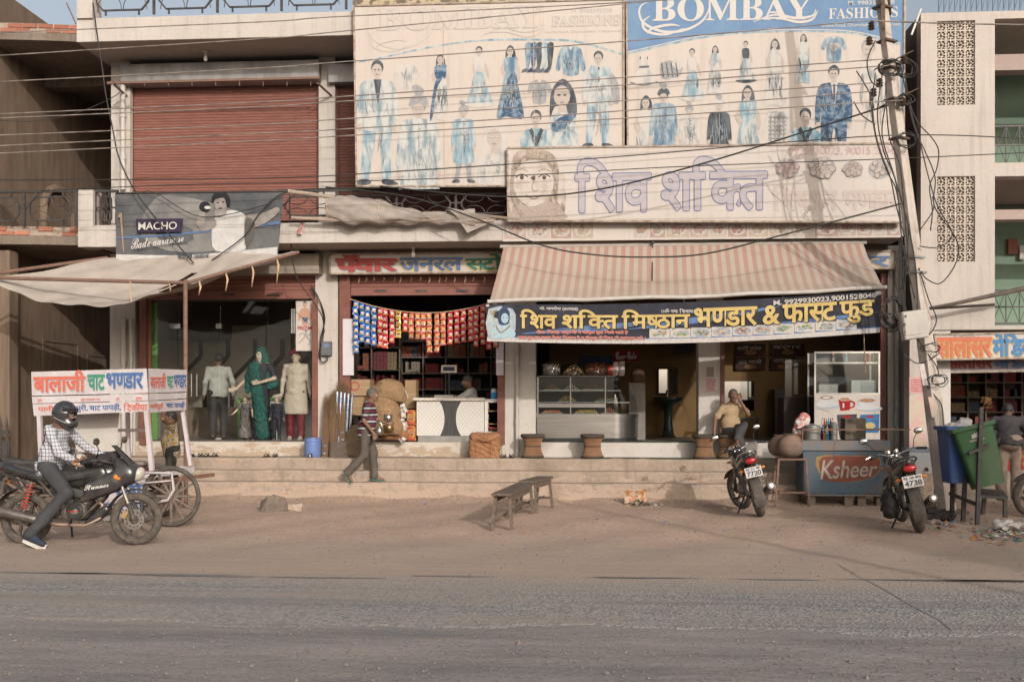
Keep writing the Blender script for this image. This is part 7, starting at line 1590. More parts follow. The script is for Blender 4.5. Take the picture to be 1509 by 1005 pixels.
def coffee(pr):
 cw = ink('cup_white', (.68, .66, .64), (.55, .56, .58), sc=6); sh = ink('cup_shadow', (.34, .42, .50), (.45, .50, .54), sc=5); cf = ink('coffee_brown', (.30, .13, .06), (.5, .3, .17), sc=20); rd = ink('cup_red', (.45, .03, .03))
 for (cx, cy, r) in ((1218, 590, 14), (1278, 594, 17)): pr.ell(cx+4, cy+8, r*1.1, 4.5, sh); pr.ell(cx, cy+6, r*1.1, 4.2, cw); pr.poly([(cx-r*.72, cy-4), (cx+r*.72, cy-4), (cx+r*.5, cy+7), (cx-r*.5, cy+7)], cw, 2); pr.ell(cx, cy-4, r*.76, 3.4, sh); pr.ell(cx, cy-4, r*.68, 2.8, cf)
 pr.ell(1218, 586, 6, 1.6, cw); pr.line([(1202, 600), (1222, 606)], 1.6, sh)
 pr.poly([(1236, 588), (1254, 588), (1252, 604), (1239, 605)], rd, 0); pr.ell(1245, 588, 9, 2.8, cw); pr.ell(1245, 588, 7.5, 2.1, cf); pr.line(curve2([(1253, 591), (1259, 593), (1258, 599), (1252, 601)], 4), 2, rd); pr.line([(1243, 594), (1243, 601)], 2.5, cw)
 pb_ = ink('noodle_pack_blue', (.05, .16, .36), (.08, .22, .42), sc=10); pk = ink('noodle_pack_dark', (.05, .05, .06), (.10, .10, .11), sc=10)
 pr.poly([(1268, 611), (1296, 610), (1295, 637), (1269, 637)], pb_, 0); pr.ell(1282, 627, 8, 5, ink('noodle', (.55, .40, .14), (.6, .5, .3), sc=60)); pr.ell(1282, 614, 7, 1.6, rd)
 pr.poly([(1234, 611), (1263, 610), (1260, 645), (1238, 645)], pk, 0); pr.ell(1248, 614, 7, 1.8, rd)
 pr.poly([(1205, 637), (1226, 637), (1226, 645), (1205, 645)], ink('strip_red', (.25, .03, .05)), 0)
printed('printed_cups', kc, pS, coffee)
for i, (px, c, lab) in enumerate([(1231, (.35, .3, .26), 'dusty jar with a red lid on the cabinet shelf'), (1251, (.25, .4, .5), 'blue capped water bottle on the cabinet shelf'), (1279, (.25, .06, .03), 'dark red sauce bottle on the cabinet shelf'), (1285, (.45, .05, .03), 'bright red sauce bottle on the cabinet shelf'), (1291, (.05, .2, .06), 'green sauce bottle on the cabinet shelf')]):
 q = Vector((X(px, KY), KY+.2, Z(536, KY, 1248)+.031)); t = thing('bottle', lab, 'bottle', q); MB().lathe([(0, 0), (.03, 0), (.032, .10), (.012, .15), (.012, .18), (0, .18)] if i else [(0, 0), (.045, 0), (.045, .14), (.04, .15), (0, .15)], q, 12).build('bottle', mat('bottle_%s' % 'abcde'[i], c, rough=.25), t, smooth=40); MB().cyl(q+Vector((0, 0, .18 if i else .15)), q+Vector((0, 0, .205 if i else .175)), .014 if i else .045).build('cap', [mat('cap_red', (.45, .03, .03)), mat('cap_blue', (.1, .3, .55)), mat('cap_red', 0), mat('cap_red', 0), mat('cap_green', (.05, .25, .08))][i], t)
t = thing('microwave', 'grey white microwave oven behind the cabinet glass', 'microwave', Vector((X(1272, KY), KY+.25, zm_-.03))); mb = MB(); mb.box(X(1257, KY), X(1294, KY), KY+.1, KY+.45, zm_-.03, Z(560, KY, 1275)); o = mb.build('case', mat('microwave_grey', (.42, .43, .42), (.36, .37, .36)), t); mb = MB(); mb.box(X(1271, KY), X(1292, KY), KY+.09, KY+.11, zm_+.01, Z(562, KY, 1275)); mb.build('door', mat('microwave_door', (.30, .34, .33), rough=.2), t)
t = thing('steel_oven', 'square steel box oven at the left behind the cabinet glass', 'oven', Vector((X(1222, KY), KY+.25, zm_-.03))); mb = MB(); mb.box(X(1209, KY), X(1237, KY), KY+.12, KY+.4, zm_-.03, Z(566, KY, 1222)); mb.build('case', mat('dull_steel', (.30, .30, .27), (.22, .22, .2), sc=9, rough=.5, metal=.5), t); mb = MB(); mb.box(X(1211, KY), X(1239, KY), KY+.14, KY+.38, Z(566, KY, 1222)+.002, Z(561, KY, 1222)); mb.build('lid', blk, t)
t = thing('side_case', 'dark glass fronted counter inside the snack bar', 'counter', P(1177, 645, .5)); mb = MB(); fb(mb, 1155, 1199, 586, 648, .5, .6); mb.build('base', mat('dark_counter', (.05, .035, .03)), t); mb = MB(); fb(mb, 1157, 1199, 530, 585, .55, .02); mb.build('glass', glass2, t)
# ================================================================ motorcycles (x forward, y left, z up)
tyre_m = mat('dusty_tyre', (.07, .06, .052), (.15, .12, .095), sc=16, rough=.95, fine=.3); bk = mat('gloss_black_paint', (.022, .022, .024), (.06, .052, .046), sc=6, rough=.25, spec=.6, coat=.4)
bkm = mat('dusty_black_metal', (.045, .042, .04), (.13, .105, .085), sc=10, rough=.7, metal=.2); alu = mat('dirty_aluminium', (.30, .27, .24), (.16, .135, .11), sc=14, rough=.5, metal=.6); chrome = mat('chrome', (.62, .60, .58), (.5, .48, .46), rough=.12, metal=1, fine=0)
redl = mat('red_lens', (.42, .015, .02), (.3, .01, .01), rough=.2, spec=.6); oral = mat('orange_lens', (.60, .20, .04), (.5, .16, .03), rough=.25); lens = mat('clear_lens', (.48, .44, .38), (.4, .36, .3), sc=5, rough=.2, spec=.6); redp = mat('maroon_paint', (.24, .02, .03), (.16, .015, .02), sc=5, rough=.3, coat=.3); leath = mat('black_vinyl', (.03, .029, .029), (.07, .06, .052), sc=9, rough=.6); plate_w = mat('number_plate', (.55, .52, .49), (.45, .4, .36), sc=9, rough=.5); springr = mat('red_spring', (.45, .05, .04))
def bike(label, accent, plate, fairing=True, plines=('RJ 21', '4738'), steer=0.):
 t = thing('motorcycle', label, 'motorcycle', (0, 0, 0)); fx, rx, R_ = .67, -.63, .305
 ax = Matrix.Rotation(R(steer), 3, 'Z'); hp = Vector((.50, 0, .80))
 def fr(p): return hp+ax @ (Vector(p)-hp)
 def wheel(x, w, front):
  g = (lambda p: fr(p)) if front else (lambda p: Vector(p)); c = Vector((x, 0, R_))
  def tr(mb): mb.v = [tuple(g(p)) for p in mb.v]; return mb
  prof = [(R_-.075, -w*.38), (R_-.05, -w*.5), (R_-.022, -w*.46), (R_-.004, -w*.22), (R_, 0), (R_-.004, w*.22), (R_-.022, w*.46), (R_-.05, w*.5), (R_-.075, w*.38)]
  ty = tr(MB().lathe(prof, c, 40, 'y')).build('tyre', tyre_m, t, smooth=60)
  mb = MB(); mb.lathe([(R_-.08, -w*.36), (R_-.07, -w*.42), (R_-.095, -w*.2), (R_-.095, w*.2), (R_-.07, w*.42), (R_-.08, w*.36)], c, 32, 'y'); mb.cyl(c-Vector((0, .06, 0)), c+Vector((0, .06, 0)), .045, n=12)
  for k in range(6): a = k*math.pi/3; d = Vector((math.cos(a), 0, math.sin(a))); s_ = Vector((-d.z, 0, d.x))*.03; mb.bar(c+d*.04-s_, c+d*(R_-.09)+s_, .028, .03, up=(0, 1, 0))
  rim = tr(mb).build('rim', bkm if fairing else alu, ty)
  if front:
   d = MB(); d.lathe([(.055, -.075), (.12, -.075), (.12, -.07), (.055, -.07)], c, 24, 'y')
   for k in range(12): a = k*math.pi/6; d.ball(c+Vector((.09*math.cos(a), -.078, .09*math.sin(a))), .009, 5, 4, 1)
   tr(d).build('brake_disc', [alu, blk], ty); tr(MB().obox(c+Vector((-.10, -.075, .06)), (.06, .05, .09), rotm('Y', 30))).build('brake_caliper', mat('gold_caliper', (.35, .24, .12)), ty)
  else: tr(MB().lathe([(.02, .07), (.085, .07), (.09, .05)], c, 20, 'y')).build('drum', alu, ty); tr(MB().lathe([(.0, -.06), (.08, -.06), (.085, -.04)], c, 20, 'y')).build('sprocket_hub', alu, ty)
 wheel(fx, .09, True); wheel(rx, .105, False)
 mb = MB()
 for s in (-1, 1): mb.tube([fr(p) for p in ((fx+.0, s*.075, R_), (fx-.13, s*.075, .66), (fx-.19, s*.075, .87))], [.022, .020, .018], 8)
 mb.build('fork', alu, t, smooth=40); mb = MB()
 for s in (-1, 1): mb.cyl(fr((fx, s*.075, R_)), fr((fx-.065, s*.075, .49)), .028, n=8)
 mb.build('fork_slider', bkm, t, smooth=40)
 def fen(cx, a0, a1, r, w, m, name, front):
  g = fr if front else (lambda p: Vector(p)); mb = MB(); mb.sheet(lambda u, v: g((cx+(r+.012*math.cos((v-.5)*3))*math.cos(R(a0+(a1-a0)*u)), (v-.5)*w, R_+(r+.02*math.cos((v-.5)*3))*math.sin(R(a0+(a1-a0)*u)))), 16, 6); mb.build(name, m, t, smooth=True, fix=False)
 fen(fx, 35, 175, R_+.03, .13, bkm, 'front_mudguard', True); fen(rx, 60, 200 if not fairing else 175, R_+.05, .15, bkm, 'rear_mudguard', False)
 s = SDF(.012); s.ell((.20, 0, .83), (.27, .13, .12), .06, rotm('Y', -8)); s.ell((.30, 0, .75), (.20, .14, .10), .06); s.limb((.0, 0, .74), (-.12, 0, .74), .09, .07, .06); s.build('fuel_tank', bk, t)
 s = SDF(.012); s.limb((.02, 0, .80), (-.35, 0, .82), .07, .085, .05, flat=(0, 0, 1, 1.5)); s.limb((-.35, 0, .83), (-.80, 0, .90), .09, .075, .05, flat=(0, 0, 1, 1.5)); s.build('seat', leath, t)
 s = SDF(.012); s.limb((-.25, .09, .74), (-.85, .05, .90), .05, .045, .05); s.limb((-.25, -.09, .74), (-.85, -.05, .90), .05, .045, .05); s.limb((-.80, 0, .87), (-.98, 0, .93), .075, .04, .05); s.build('tail_panel', bk, t)
 if accent is redp: [MB().tube([(-.40, s_*.10, .80), (-.85, s_*.085, .90)], .012, 6).build('red_stripe', redp, t) for s_ in (-1, 1)]
 s = SDF(.012); s.limb((.05, -.10, .60), (-.25, -.11, .66), .055, .05, .04, flat=(0, 1, 0, 2)); s.limb((.05, .10, .60), (-.25, .11, .66), .055, .05, .04, flat=(0, 1, 0, 2)); s.build('side_panel', mat('grey_side_panel', (.07, .068, .066)), t)
 mb = MB()
 for s_ in (-1, 1): mb.tube([(.42, 0, .78), (.30, s_*.05, .55), (.10, s_*.09, .35), (-.15, s_*.09, .33), (-.25, s_*.1, .55), (-.45, s_*.1, .78)], .018, 6); mb.tube([(-.12, s_*.1, .34), (rx, s_*.085, R_)], .022, 6); mb.tube([(-.25, s_*.1, .62), (-.85, s_*.08, .82)], .014, 6)
 mb.build('frame', bkm, t, smooth=True)
 s = SDF(.011); s.limb((.02, -.06, .40), (-.10, -.06, .38), .10, .09, .04); s.limb((.02, .07, .40), (-.10, .07, .38), .10, .09, .04); s.limb((.05, 0, .45), (.14, 0, .60), .085, .075, .03); s.limb((-.08, 0, .44), (-.12, 0, .55), .08, .06, .03); s.build('engine', alu, t)
 mb = MB()
 for k in range(6): c = Vector((.055, 0, .47)).lerp(Vector((.14, 0, .62)), k/5); mb.obox(c, (.20, .20, .007), rotm('Y', 30))
 mb.build('cooling_fins', bkm, t); mb = MB(); mb.lathe([(0, -.155), (.085, -.155), (.10, -.14), (.10, -.10)], (0.0, 0, .40), 22, 'y'); mb.build('clutch_cover', bk, t, smooth=40); MB().obox((.0, -.157, .405), (.12, .004, .012)).build('cover_stripe', redl, t)
 mb = MB(); mb.tube([(.17, -.03, .55), (.30, -.06, .47), (.28, -.09, .32), (.12, -.11, .24), (-.20, -.13, .25), (-.36, -.15, .29)], [.018, .022, .022, .022, .024, .028], 8); mb.build('exhaust_pipe', mat('rusted_chrome', (.30, .2, .15), (.4, .3, .24), sc=12, metal=.6, rough=.5), t, smooth=True)
 mb = MB(); mb.tube([(-.34, -.15, .28), (-.42, -.17, .31), (-.95, -.19, .43), (-1.02, -.19, .445)], [.03, .055, .06, .05], 14); mb.tube([(-.98, -.19, .435), (-1.05, -.19, .45)], .028, 12, mi=1); mb.build('silencer', [mat('silencer_black', (.10, .09, .085), (.2, .17, .15), sc=5, rough=.4, metal=.5), chrome], t, smooth=40)
 for s_ in (-1, 1):
  sh = MB().cyl((-.50, s_*.13, .74), (rx+.01, s_*.11, .34), .016, n=8).build('shock_absorber', alu, t, smooth=40); a, b_ = Vector((-.50, s_*.13, .72)), Vector((rx+.03, s_*.115, .42)); MB().tube([a.lerp(b_, i/60)+Vector((.034*math.cos(i*.9), .034*math.sin(i*.9), 0)) for i in range(61)], .008, 5).build('spring', springr if fairing else alu, sh, smooth=True)
 mb = MB(); mb.tube([fr(p) for p in ((.20, .36, .97), (.31, .24, 1.0), (.43, .08, .95), (.43, -.08, .95), (.31, -.24, 1.0), (.20, -.36, .97))], .012, 8); mb.build('handlebar', chrome if not fairing else bkm, t, smooth=True)
 for s_ in (-1, 1):
  MB().cyl(fr((.19, s_*.38, .967)), fr((.27, s_*.27, .99)), .019, n=8).build('grip', blk, t, smooth=40); MB().tube([fr(p) for p in ((.30, s_*.25, 1.0), (.35, s_*.33, .99), (.34, s_*.40, .97))], .006, 5).build('brake_lever', chrome, t)
  st = MB().tube([fr(p) for p in ((.30, s_*.24, 1.0), (.36, s_*.30, 1.12), (.35, s_*.36, 1.19))], .006, 5).build('mirror', blk, t, smooth=True)
  c = fr((.36, s_*.38, 1.21)); mb = MB(); mb.ball(c+Vector((.012, 0, 0)), (.022, .062, .043), 14, 8); mb.build('mirror_shell', bkm, st, smooth=True); MB().ball(c-Vector((.006, 0, 0)), (.008, .056, .037), 14, 6).build('mirror_glass', chrome, st, smooth=True)
  MB().ball(fr((.52, s_*.15, .78)), (.03, .035, .02), 10, 6).build('indicator', oral, t, smooth=True); MB().ball((-.92, s_*.15, .72), (.025, .04, .022), 10, 6).build('indicator', oral, t, smooth=True); MB().cyl((-.92, s_*.05, .74), (-.92, s_*.12, .72), .008).build('indicator_stalk', blk, t)
  MB().tube([(-.05, s_*.12, .28), (.0, s_*.26, .27)], .014, 6).build('foot_peg', blk, t)
 if fairing:
  s = SDF(.012); s.ell((.56, 0, .86), (.18, .12, .13), .05, rotm('Y', 20)); s.limb((.56, 0, .78), (.46, 0, .95), .09, .06, .05)
  for s_ in (-1, 1): s.limb((.58, s_*.10, .82), (.20, s_*.155, .66), .10, .085, .05, flat=(0, 1, 0, 2.2)); s.limb((.45, s_*.13, .72), (.10, s_*.155, .54), .085, .03, .04, flat=(0, 1, 0, 2.2)); s.limb((.30, s_*.11, .86), (-.10, s_*.12, .78), .06, .04, .05, flat=(0, 1, 0, 1.6))
  s.limb((.34, -.09, .42), (.14, -.11, .27), .05, .03, .04, flat=(0, 1, 0, 1.6)); s.limb((.34, .09, .42), (.14, .11, .27), .05, .03, .04, flat=(0, 1, 0, 1.6)); o = s.build('fairing', bk, t)
  MB().sheet(lambda u, v: (.64-.24*v+.03*math.cos((u-.5)*3), (u-.5)*.24*(1-.4*v), .92+.24*v), 8, 6).build('windscreen', mat('smoked_screen', (.03, .03, .032), rough=.2, spec=.6), t, smooth=True, fix=False)
  s = SDF(.010); s.ell((.70, 0, .82), (.06, .085, .09), .02, rotm('Y', 25)); s.build('headlight', lens, t)
  bv = BVHTree.FromObject(o, bpy.context.evaluated_depsgraph_get()) if False else BVHTree.FromPolygons([v.co for v in o.data.vertices], [tuple(p_.vertices) for p_ in o.data.polygons])
  def fS_(x, y, d=0): h_ = bv.ray_cast(Vector((x, -1, y)), Vector((0, 1, 0))); return Vector((x, (h_[0].y if h_[0] else -.15)-.004-d, y))
  letters('lettering', scr('Stunner'), [(.14, .70), (.42, .745), (.42, .69), (.14, .645)], fS_, flexl, t, bold=.012)
  MB().ball((.50, -.175, .80), (.03, .02, .03), 10, 6).build('indicator', oral, t, smooth=True)
 else:
  MB().lathe([(0, .13), (.07, .12), (.10, .06), (.10, .02), (.07, -.05)], (.50, 0, .84), 18, 'x').build('headlight', lens, t, smooth=50)
  s = SDF(.012); s.ell((.50, 0, .90), (.09, .13, .11), .04); s.cut((.52, 0, .9), (1, 0, .3)); s.build('headlight_cowl', bk, t)
  MB().lathe([(0, .02), (.045, .02), (.045, -.02)], (.42, .05, 1.0), 14, 'z').build('speedometer', chrome, t); MB().lathe([(0, .02), (.045, .02), (.045, -.02)], (.42, -.05, 1.0), 14, 'z').build('speedometer', chrome, t)
  mb = MB(); mb.tube([(-.45, .13, .86), (-.80, .13, .94), (-.98, .08, .98), (-.98, -.08, .98), (-.80, -.13, .94), (-.45, -.13, .86)], .012, 6); mb.build('grab_rail', chrome if accent is bk else blk, t, smooth=True)
 s = SDF(.010); s.ell((-1.0, 0, .85), (.04, .085, .045), .02); s.build('tail_light', redl, t)
 pb = MB(); pb.obox((-1.02, 0, .69), (.006, .235, .145), rotm('Y', 12)); pl = pb.build('number_plate', plate_w, t); rr = rotm('Y', 12)
 def pS_(x, y, d=0): return Vector((-1.02, 0, .69))+rr @ Vector((-.004-d, -x, -y))
 for txt, y0, y1 in zip(plines, (-.06, -.01), (-.02, .055)): letters('lettering', txt, [(-.10, y0), (.10, y0), (.10, y1), (-.10, y1)], pS_, i_dark, pl, bold=.02)
 MB().tube([(-.15, .1, .30), (-.22, .28, .06)], .012, 6).build('side_stand', blk, t); MB().bar((-.94, 0, .84), (-1.0, 0, .62), .05, .01, up=(0, 1, 0)).build('plate_bracket', blk, t)
 return t
def place(t, px, py, head, lean, wx=-.63, z=0., dy=0):
 """stand the bike with the tyre at local x = wx touching the ground under the pixel"""
 g = G(px, py, z); r = Matrix.Rotation(R(head), 3, 'Z'); t.rotation_mode = 'XYZ'; t.rotation_euler = (R(lean), 0, R(head)); t.location = g-r @ Vector((wx, 0, 0)); t.location.z = gz(g.x, g.y)-.0+z; return t
b1 = bike('dusty black motorcycle with a small screen ridden by the helmeted man', bk, True); place(b1, 201, 803, 2, 0, .67)
b4_ = bike('second black and maroon motorcycle standing behind the rider at the left edge', redp, True, False); place(b4_, 10, 770, 12, -5, -.40)
b2_ = bike('parked black motorcycle with an orange and white number plate seen from behind', bk, True, False, ('RJ 21 SF', '7720'), 25); place(b2_, 1122, 763, 89, -14)
b3_ = bike('parked black and red motorcycle with a large white number plate near the bins', redp, True, False, ('RJ 18 SN', '4738'), 12); place(b3_, 1356, 787, 81, -12)
b5_ = bike('motorcycle cut off by the right edge with only its front wheel in view', bk, True, False); place(b5_, 1521, 762, 192, 0, .67)
# helmeted rider
chk = pat_mat('check_shirt', 'check', [(.44, .47, .50), (.12, .055, .06)], 24)
rd, _, q = person('person', 'motorcyclist in a black helmet and a pale checked shirt', 'person', b1.location, 2, dict(pelvis=(-.36, 0, .93), neck=(-.24, 0, 1.38), head=(-.17, 0, 1.51), shL=(-.25, .20, 1.33), shR=(-.25, -.21, 1.33), elL=(-.05, .31, 1.12), wrL=(.14, .34, 1.02), elR=(-.09, -.31, 1.08), wrR=(.12, -.35, 1.0),
 hiL=(-.34, .09, .90), hiR=(-.34, -.09, .90), knL=(.04, .22, .70), anL=(-.05, .28, .33), knR=(-.03, -.25, .63), anR=(-.40, -.37, .16), ftR=(1, 0, -.45), ftL=(1, 0, -.1)), 1., skin_b, None, (1, -.12, -.12), chk, mat('slate_trousers', (.055, .055, .058), (.04, .04, .042), sc=7), 'long', .80, .03, .066,
 shoes=mat('navy_shoe', (.03, .035, .06), (.025, .03, .05), sc=9), hands=dict(L=((1, .2, -.1), (0, -1, 0), 1.0), R=((1, -.1, -.15), (0, 1, 0), 1.0)), moust=hair_k)
hd_, f_, hu_, hL_ = [Vector(q[k]) for k in ('hd', 'f', 'hu', 'hL')]; hr = Matrix((f_, hL_, hu_)).transposed()
s = SDF(.010); s.ell(hd_+hu_*.015-f_*.01, (.145, .128, .15), .02, hr); s.ell(hd_-hu_*.09+f_*.05, (.115, .105, .075), .04, hr); s.ell(hd_+f_*.12-hu_*.005, (.10, .082, .052), .02, hr, True); s.ell(hd_-hu_*.05, (.10, .09, .135), .01, hr, True); s.cut(hd_-hu_*.155, -hu_); s.build('helmet', mat('helmet_black', (.018, .018, .02), (.04, .038, .036), sc=4, rough=.16, spec=.7, coat=.6), rd)
mb = MB(); mb.tube([hd_+hr @ Vector((.146*math.cos(a)-.01, -.128*math.sin(a)-.003, -.05-.05*math.cos(a))) for a in [.35+i*.2 for i in range(9)]], .004, 4); mb.build('helmet_stripe', plate_w, rd, smooth=True)
mb = MB(); mb.sheet(lambda u, v: hd_+hr @ Vector((.148*math.cos((u-.5)*2.5)-.01, .130*math.sin((u-.5)*2.5), .045+v*.045)), 12, 4); mb.build('visor', mat('visor_smoke', (.02, .02, .022), rough=.1, spec=.8), rd, smooth=True)
for an, fd in (((-.40, -.37, .16), (1, 0, -.45)), ((-.05, .28, .33), (1, 0, -.1))): d = Vector(fd).normalized(); a = Vector(an); MB().bar(a-d*.07-Vector((0, 0, .07)), a+d*.20-Vector((0, 0, .072)), .09, .022, up=(0, 1, 0)).build('shoe_sole', plate_w, rd)
t = thing('cloth_bag', 'crumpled black bag wrapped over the fuel tank of the ridden motorcycle and handlebar', 'bag', (0, 0, 0)); s = SDF(.013); s.ell((.24, -.02, .96), (.17, .16, .07), .05); s.limb((.30, -.10, .98), (.42, .05, 1.04), .07, .05, .06); s.build('bag_cloth', mat('black_cloth', (.025, .022, .024), (.04, .035, .035)), t, wr=.012, wf=22); t.location = b1.location; t.rotation_euler = b1.rotation_euler
for bk_, x, y, lab in [(b3_, -.45, .24, 'black bag tied to the left side of the red tailed motorcycle')]:
 t = thing('saddle_bag', lab, 'bag', (0, 0, 0)); s = SDF(.014); s.ell((x, y+.02, .42), (.26, .10, .17), .05); s.ell((x-.1, y+.05, .34), (.2, .09, .10), .05); s.build('bag_cloth', mat('black_cloth', 0), t, wr=.014, wf=18); t.location = bk_.location; t.rotation_euler = bk_.rotation_euler
# ================================================================ food cart
wp = mat('white_painted_wood', (.54, .49, .50), (.44, .39, .38), sc=5, rough=.8, bump=.3, fine=.25); redw = mat('red_table_cloth', (.46, .05, .04), (.36, .04, .035), sc=4)
cart = thing('food_cart', 'white painted snack cart with hand lettered Hindi signboards on all sides', 'cart', P(190, 770, -4.6)); K0, K1 = -5.1, -3.35
def cS(Y): return plane(Y)
# front signboards
FY = -5.1
def board(px, m=wp, Y=FY, nm='signboard', d=.03): mb = MB(); S_ = plane(Y); mb.prism(px, lambda x, y: S_(x, y, 0), lambda x, y: S_(x, y, -d)); return mb.build(nm, m, cart)
board([(46, 548), (216, 543), (218, 579), (47, 583)]); board([(47, 584.5), (218, 580.5), (218, 590), (48, 594.5)]); board([(48, 595.5), (219, 591), (219, 606), (50, 613)])
sgr = ink('cart_red', (.62, .12, .08), (.55, .2, .14)); sgg = ink('cart_green', (.05, .24, .16), (.1, .3, .2)); sgb = ink('cart_blue', (.06, .12, .30), (.12, .2, .38)); sh_g = ink('cart_shadow', (.46, .46, .47)); fs_ = plane(FY)
for s_, a, b_, t0, t1, m in [('बालाजी', 50, 125, 546, 576, sgr), ('चाट', 129, 154, 553, 574, sgg), ('भण~डार', 157, 210, 551, 573, sgb)]:
 k = -.02; y = lambda x, v: v+k*(x-130); letters('lettering', s_, [(a, y(a, t0)), (b_, y(b_, t0)), (b_, y(b_, t1)), (a, y(a, t1))], fs_, m, cart, bold=.035, shadow=(sh_g, .015, .015, -.05))
for s_, a, b_, m in [('पानीपुरी', 56, 96, sgr), ('पुरी,', 112, 129, sgb), ('चाट पापड़ी,', 132, 178, sgb), ('िटकीया', 182, 217, sgr)]: letters('lettering', s_, [(a, 597.5-.03*(a-60)), (b_, 597.5-.03*(b_-60)), (b_, 609-.03*(b_-60)), (a, 609-.03*(a-60))], fs_, m, cart, bold=.025)
for s_, a, b_ in [('शुभ', 55, 62), ('श्री गणेशाय नमः', 119, 148), ('卐', 171, 176), ('लाभ', 200, 209)]: letters('lettering', s_, [(a, 588-.02*(a-60)), (b_, 588-.02*(b_-60)), (b_, 593-.02*(b_-60)), (a, 593-.02*(a-60))], fs_, sgr, cart, bold=.02)
# right end signboard receding
e0 = P(219, 545, FY); e1x = e0.x
ra = P(219, 560, FY);
YE = K1
def eS(px, py, d=0):  # plane x = ra.x, seen obliquely: solve along the ray
 dx, dy, b_ = ray(px, py); x = ra.x+(.30*(px-219)/56); t_ = (x+d-0)/dx; return Vector((x+d, -18.9+dy*t_, 1.6+b_*t_))
eS2 = lambda px, py, d=0: (lambda u: Vector((ra.x+.015+d+u*.10, FY+.0+u*(K1-FY), 0)))( (px-219)/56.)
def eq(px, py, d=0):
 u = (px-219)/56.; Y = FY+.02+u*1.05; X_ = P(px, 600, Y).x; z = P(px, py, Y).z; n_ = Vector((.8, -.6, 0)); return Vector((X_, Y, z))+n_*d
for q4, nm in [([(219.5, 543), (275, 545), (275, 577), (219.5, 579)], 'signboard'), ([(219.5, 580.5), (275, 578.5), (274, 587), (219.5, 590)], 'signboard'), ([(219.5, 591), (274, 588.5), (274, 604), (219.5, 608)], 'signboard')]:
 qq = quad(q4); mb = MB(); mb.sheet(lambda u, v: eq(*qq(u, v)[:2], 0), 14, 1); mb.sheet(lambda u, v: eq(*qq(u, v)[:2], -.03), 14, 1); mb.build(nm, wp, cart, fix=False)
for s_, a, b_, t0, t1, m in [('बालाजी', 222, 244, 550, 572, sgr), ('चाट', 246, 255, 555, 571, sgg), ('भण~डार', 256, 274, 553, 571, sgb), ('पानीपुरी', 221, 240, 594, 604, sgr), ('चाट पापड़ी', 245, 272, 592, 602, sgb)]: letters('lettering', s_, [(a, t0), (b_, t0), (b_, t1), (a, t1)], eq, m, cart, bold=.03, off=.002)
zt_, zk = Z(608, FY, 130), Z(690, FY, 215)
def leg(a, b_, Y0_, Y1_, w=.055, nm='post', m=wp): MB().bar(P(*a, Y0_), P(*b_, Y1_), w).build(nm, m, cart)
leg((58, 610), (62, 700), FY+.03, FY+.03); leg((216, 606), (224, 693), FY+.03, FY+.03, .06); leg((269, 604), (281, 686), FY+1.05, FY+1.0, .05); leg((188, 600), (190, 685), FY+1.0, FY+1.0, .05); leg((120, 606), (122, 690), FY+1.0, FY+1.0, .05)
leg((172, 634), (222, 634), FY+1.0, FY+1.0, .045, 'rail'); leg((172, 680), (222, 682), FY+1.0, FY+1.0, .05, 'rail')
board([(108, 610), (176, 608), (171, 665), (112, 666)], mat('cream_cloth_panel', (.50, .47, .43), (.44, .41, .37), sc=3), FY+.55, 'back_panel', .01)
# table top
p0, p1, p2, p3 = P(60, 702, FY), P(222, 697, FY), P(284, 690, FY+1.1), P(120, 688, FY+1.1)
def tq(u, v): return p0.lerp(p1, u).lerp(p3.lerp(p2, u), v)
mb = MB(); mb.sheet(tq, 6, 6); mb.build('tabletop', redw, cart, fix=False)
for a, b_ in ((p0, p1), (p1, p2), (p3, p2), (p0, p3)): MB().bar(a+Vector((0, 0, -.02)), b_+Vector((0, 0, -.02)), .05, .09).build('edge_board', wp, cart)
MB().bar(p1+Vector((.0, 0, -.13)), p2+Vector((.28, .1, -.10)), .045, .05).build('handle_beam', mat('brown_wood', (.2, .1, .06), (.14, .07, .045)), cart); MB().bar(p0+Vector((-.1, .15, -.12)), p1+Vector((.35, .15, -.12)), .045, .05).build('handle_beam', M['brown_wood'], cart)
lowb = board([(147, 705), (219, 702), (220, 762), (148, 768)], wp, FY+.02, 'lower_panel'); lS = plane(FY+.02)
for s_, a, b_, t0, t1 in [('पड़ी', 158, 210, 712, 732), ('फास्ट फूड', 150, 214, 742, 758)]: letters('lettering', s_, [(a, t0), (b_, t0-2), (b_, t1-2), (a, t1)], lS, sgb, cart, bold=.03)
wood_w = mat('weathered_wheel_wood', (.13, .10, .08), (.24, .185, .15), sc=14, rough=.9, bump=.4)
def cwheel(c, r, n=12, tilt=0):
 mb = MB(); rt = rotm('Z', tilt); mb.tube([Vector(c)+rt @ Vector((r*math.cos(a), 0, r*math.sin(a))) for a in [2*math.pi*i/32 for i in range(32)]], .034, 6, closed=True); o = mb.build('wheel', [mat('wheel_rubber', (.06, .05, .045), (.12, .1, .08), sc=9)], cart, smooth=True)
 for i in range(n): a = 2*math.pi*i/n; d = rt @ Vector((math.cos(a), 0, math.sin(a))); MB().cyl(Vector(c)+d*.04, Vector(c)+d*(r-.02), .021, .016, n=6).build('spoke', wood_w, o)
 MB().cyl(Vector(c)-rt @ Vector((0, .07, 0)), Vector(c)+rt @ Vector((0, .07, 0)), .05, n=10).build('hub', wood_w, o, smooth=40)
g = G(252, 775); cwheel((g.x, g.y, .40), .38, 12, 0); g2 = G(205, 768); cwheel((g2.x, g2.y+.6, .38), .36, 12, 0); cwheel((g.x-2.0, g.y, .40), .38, 12, 0)
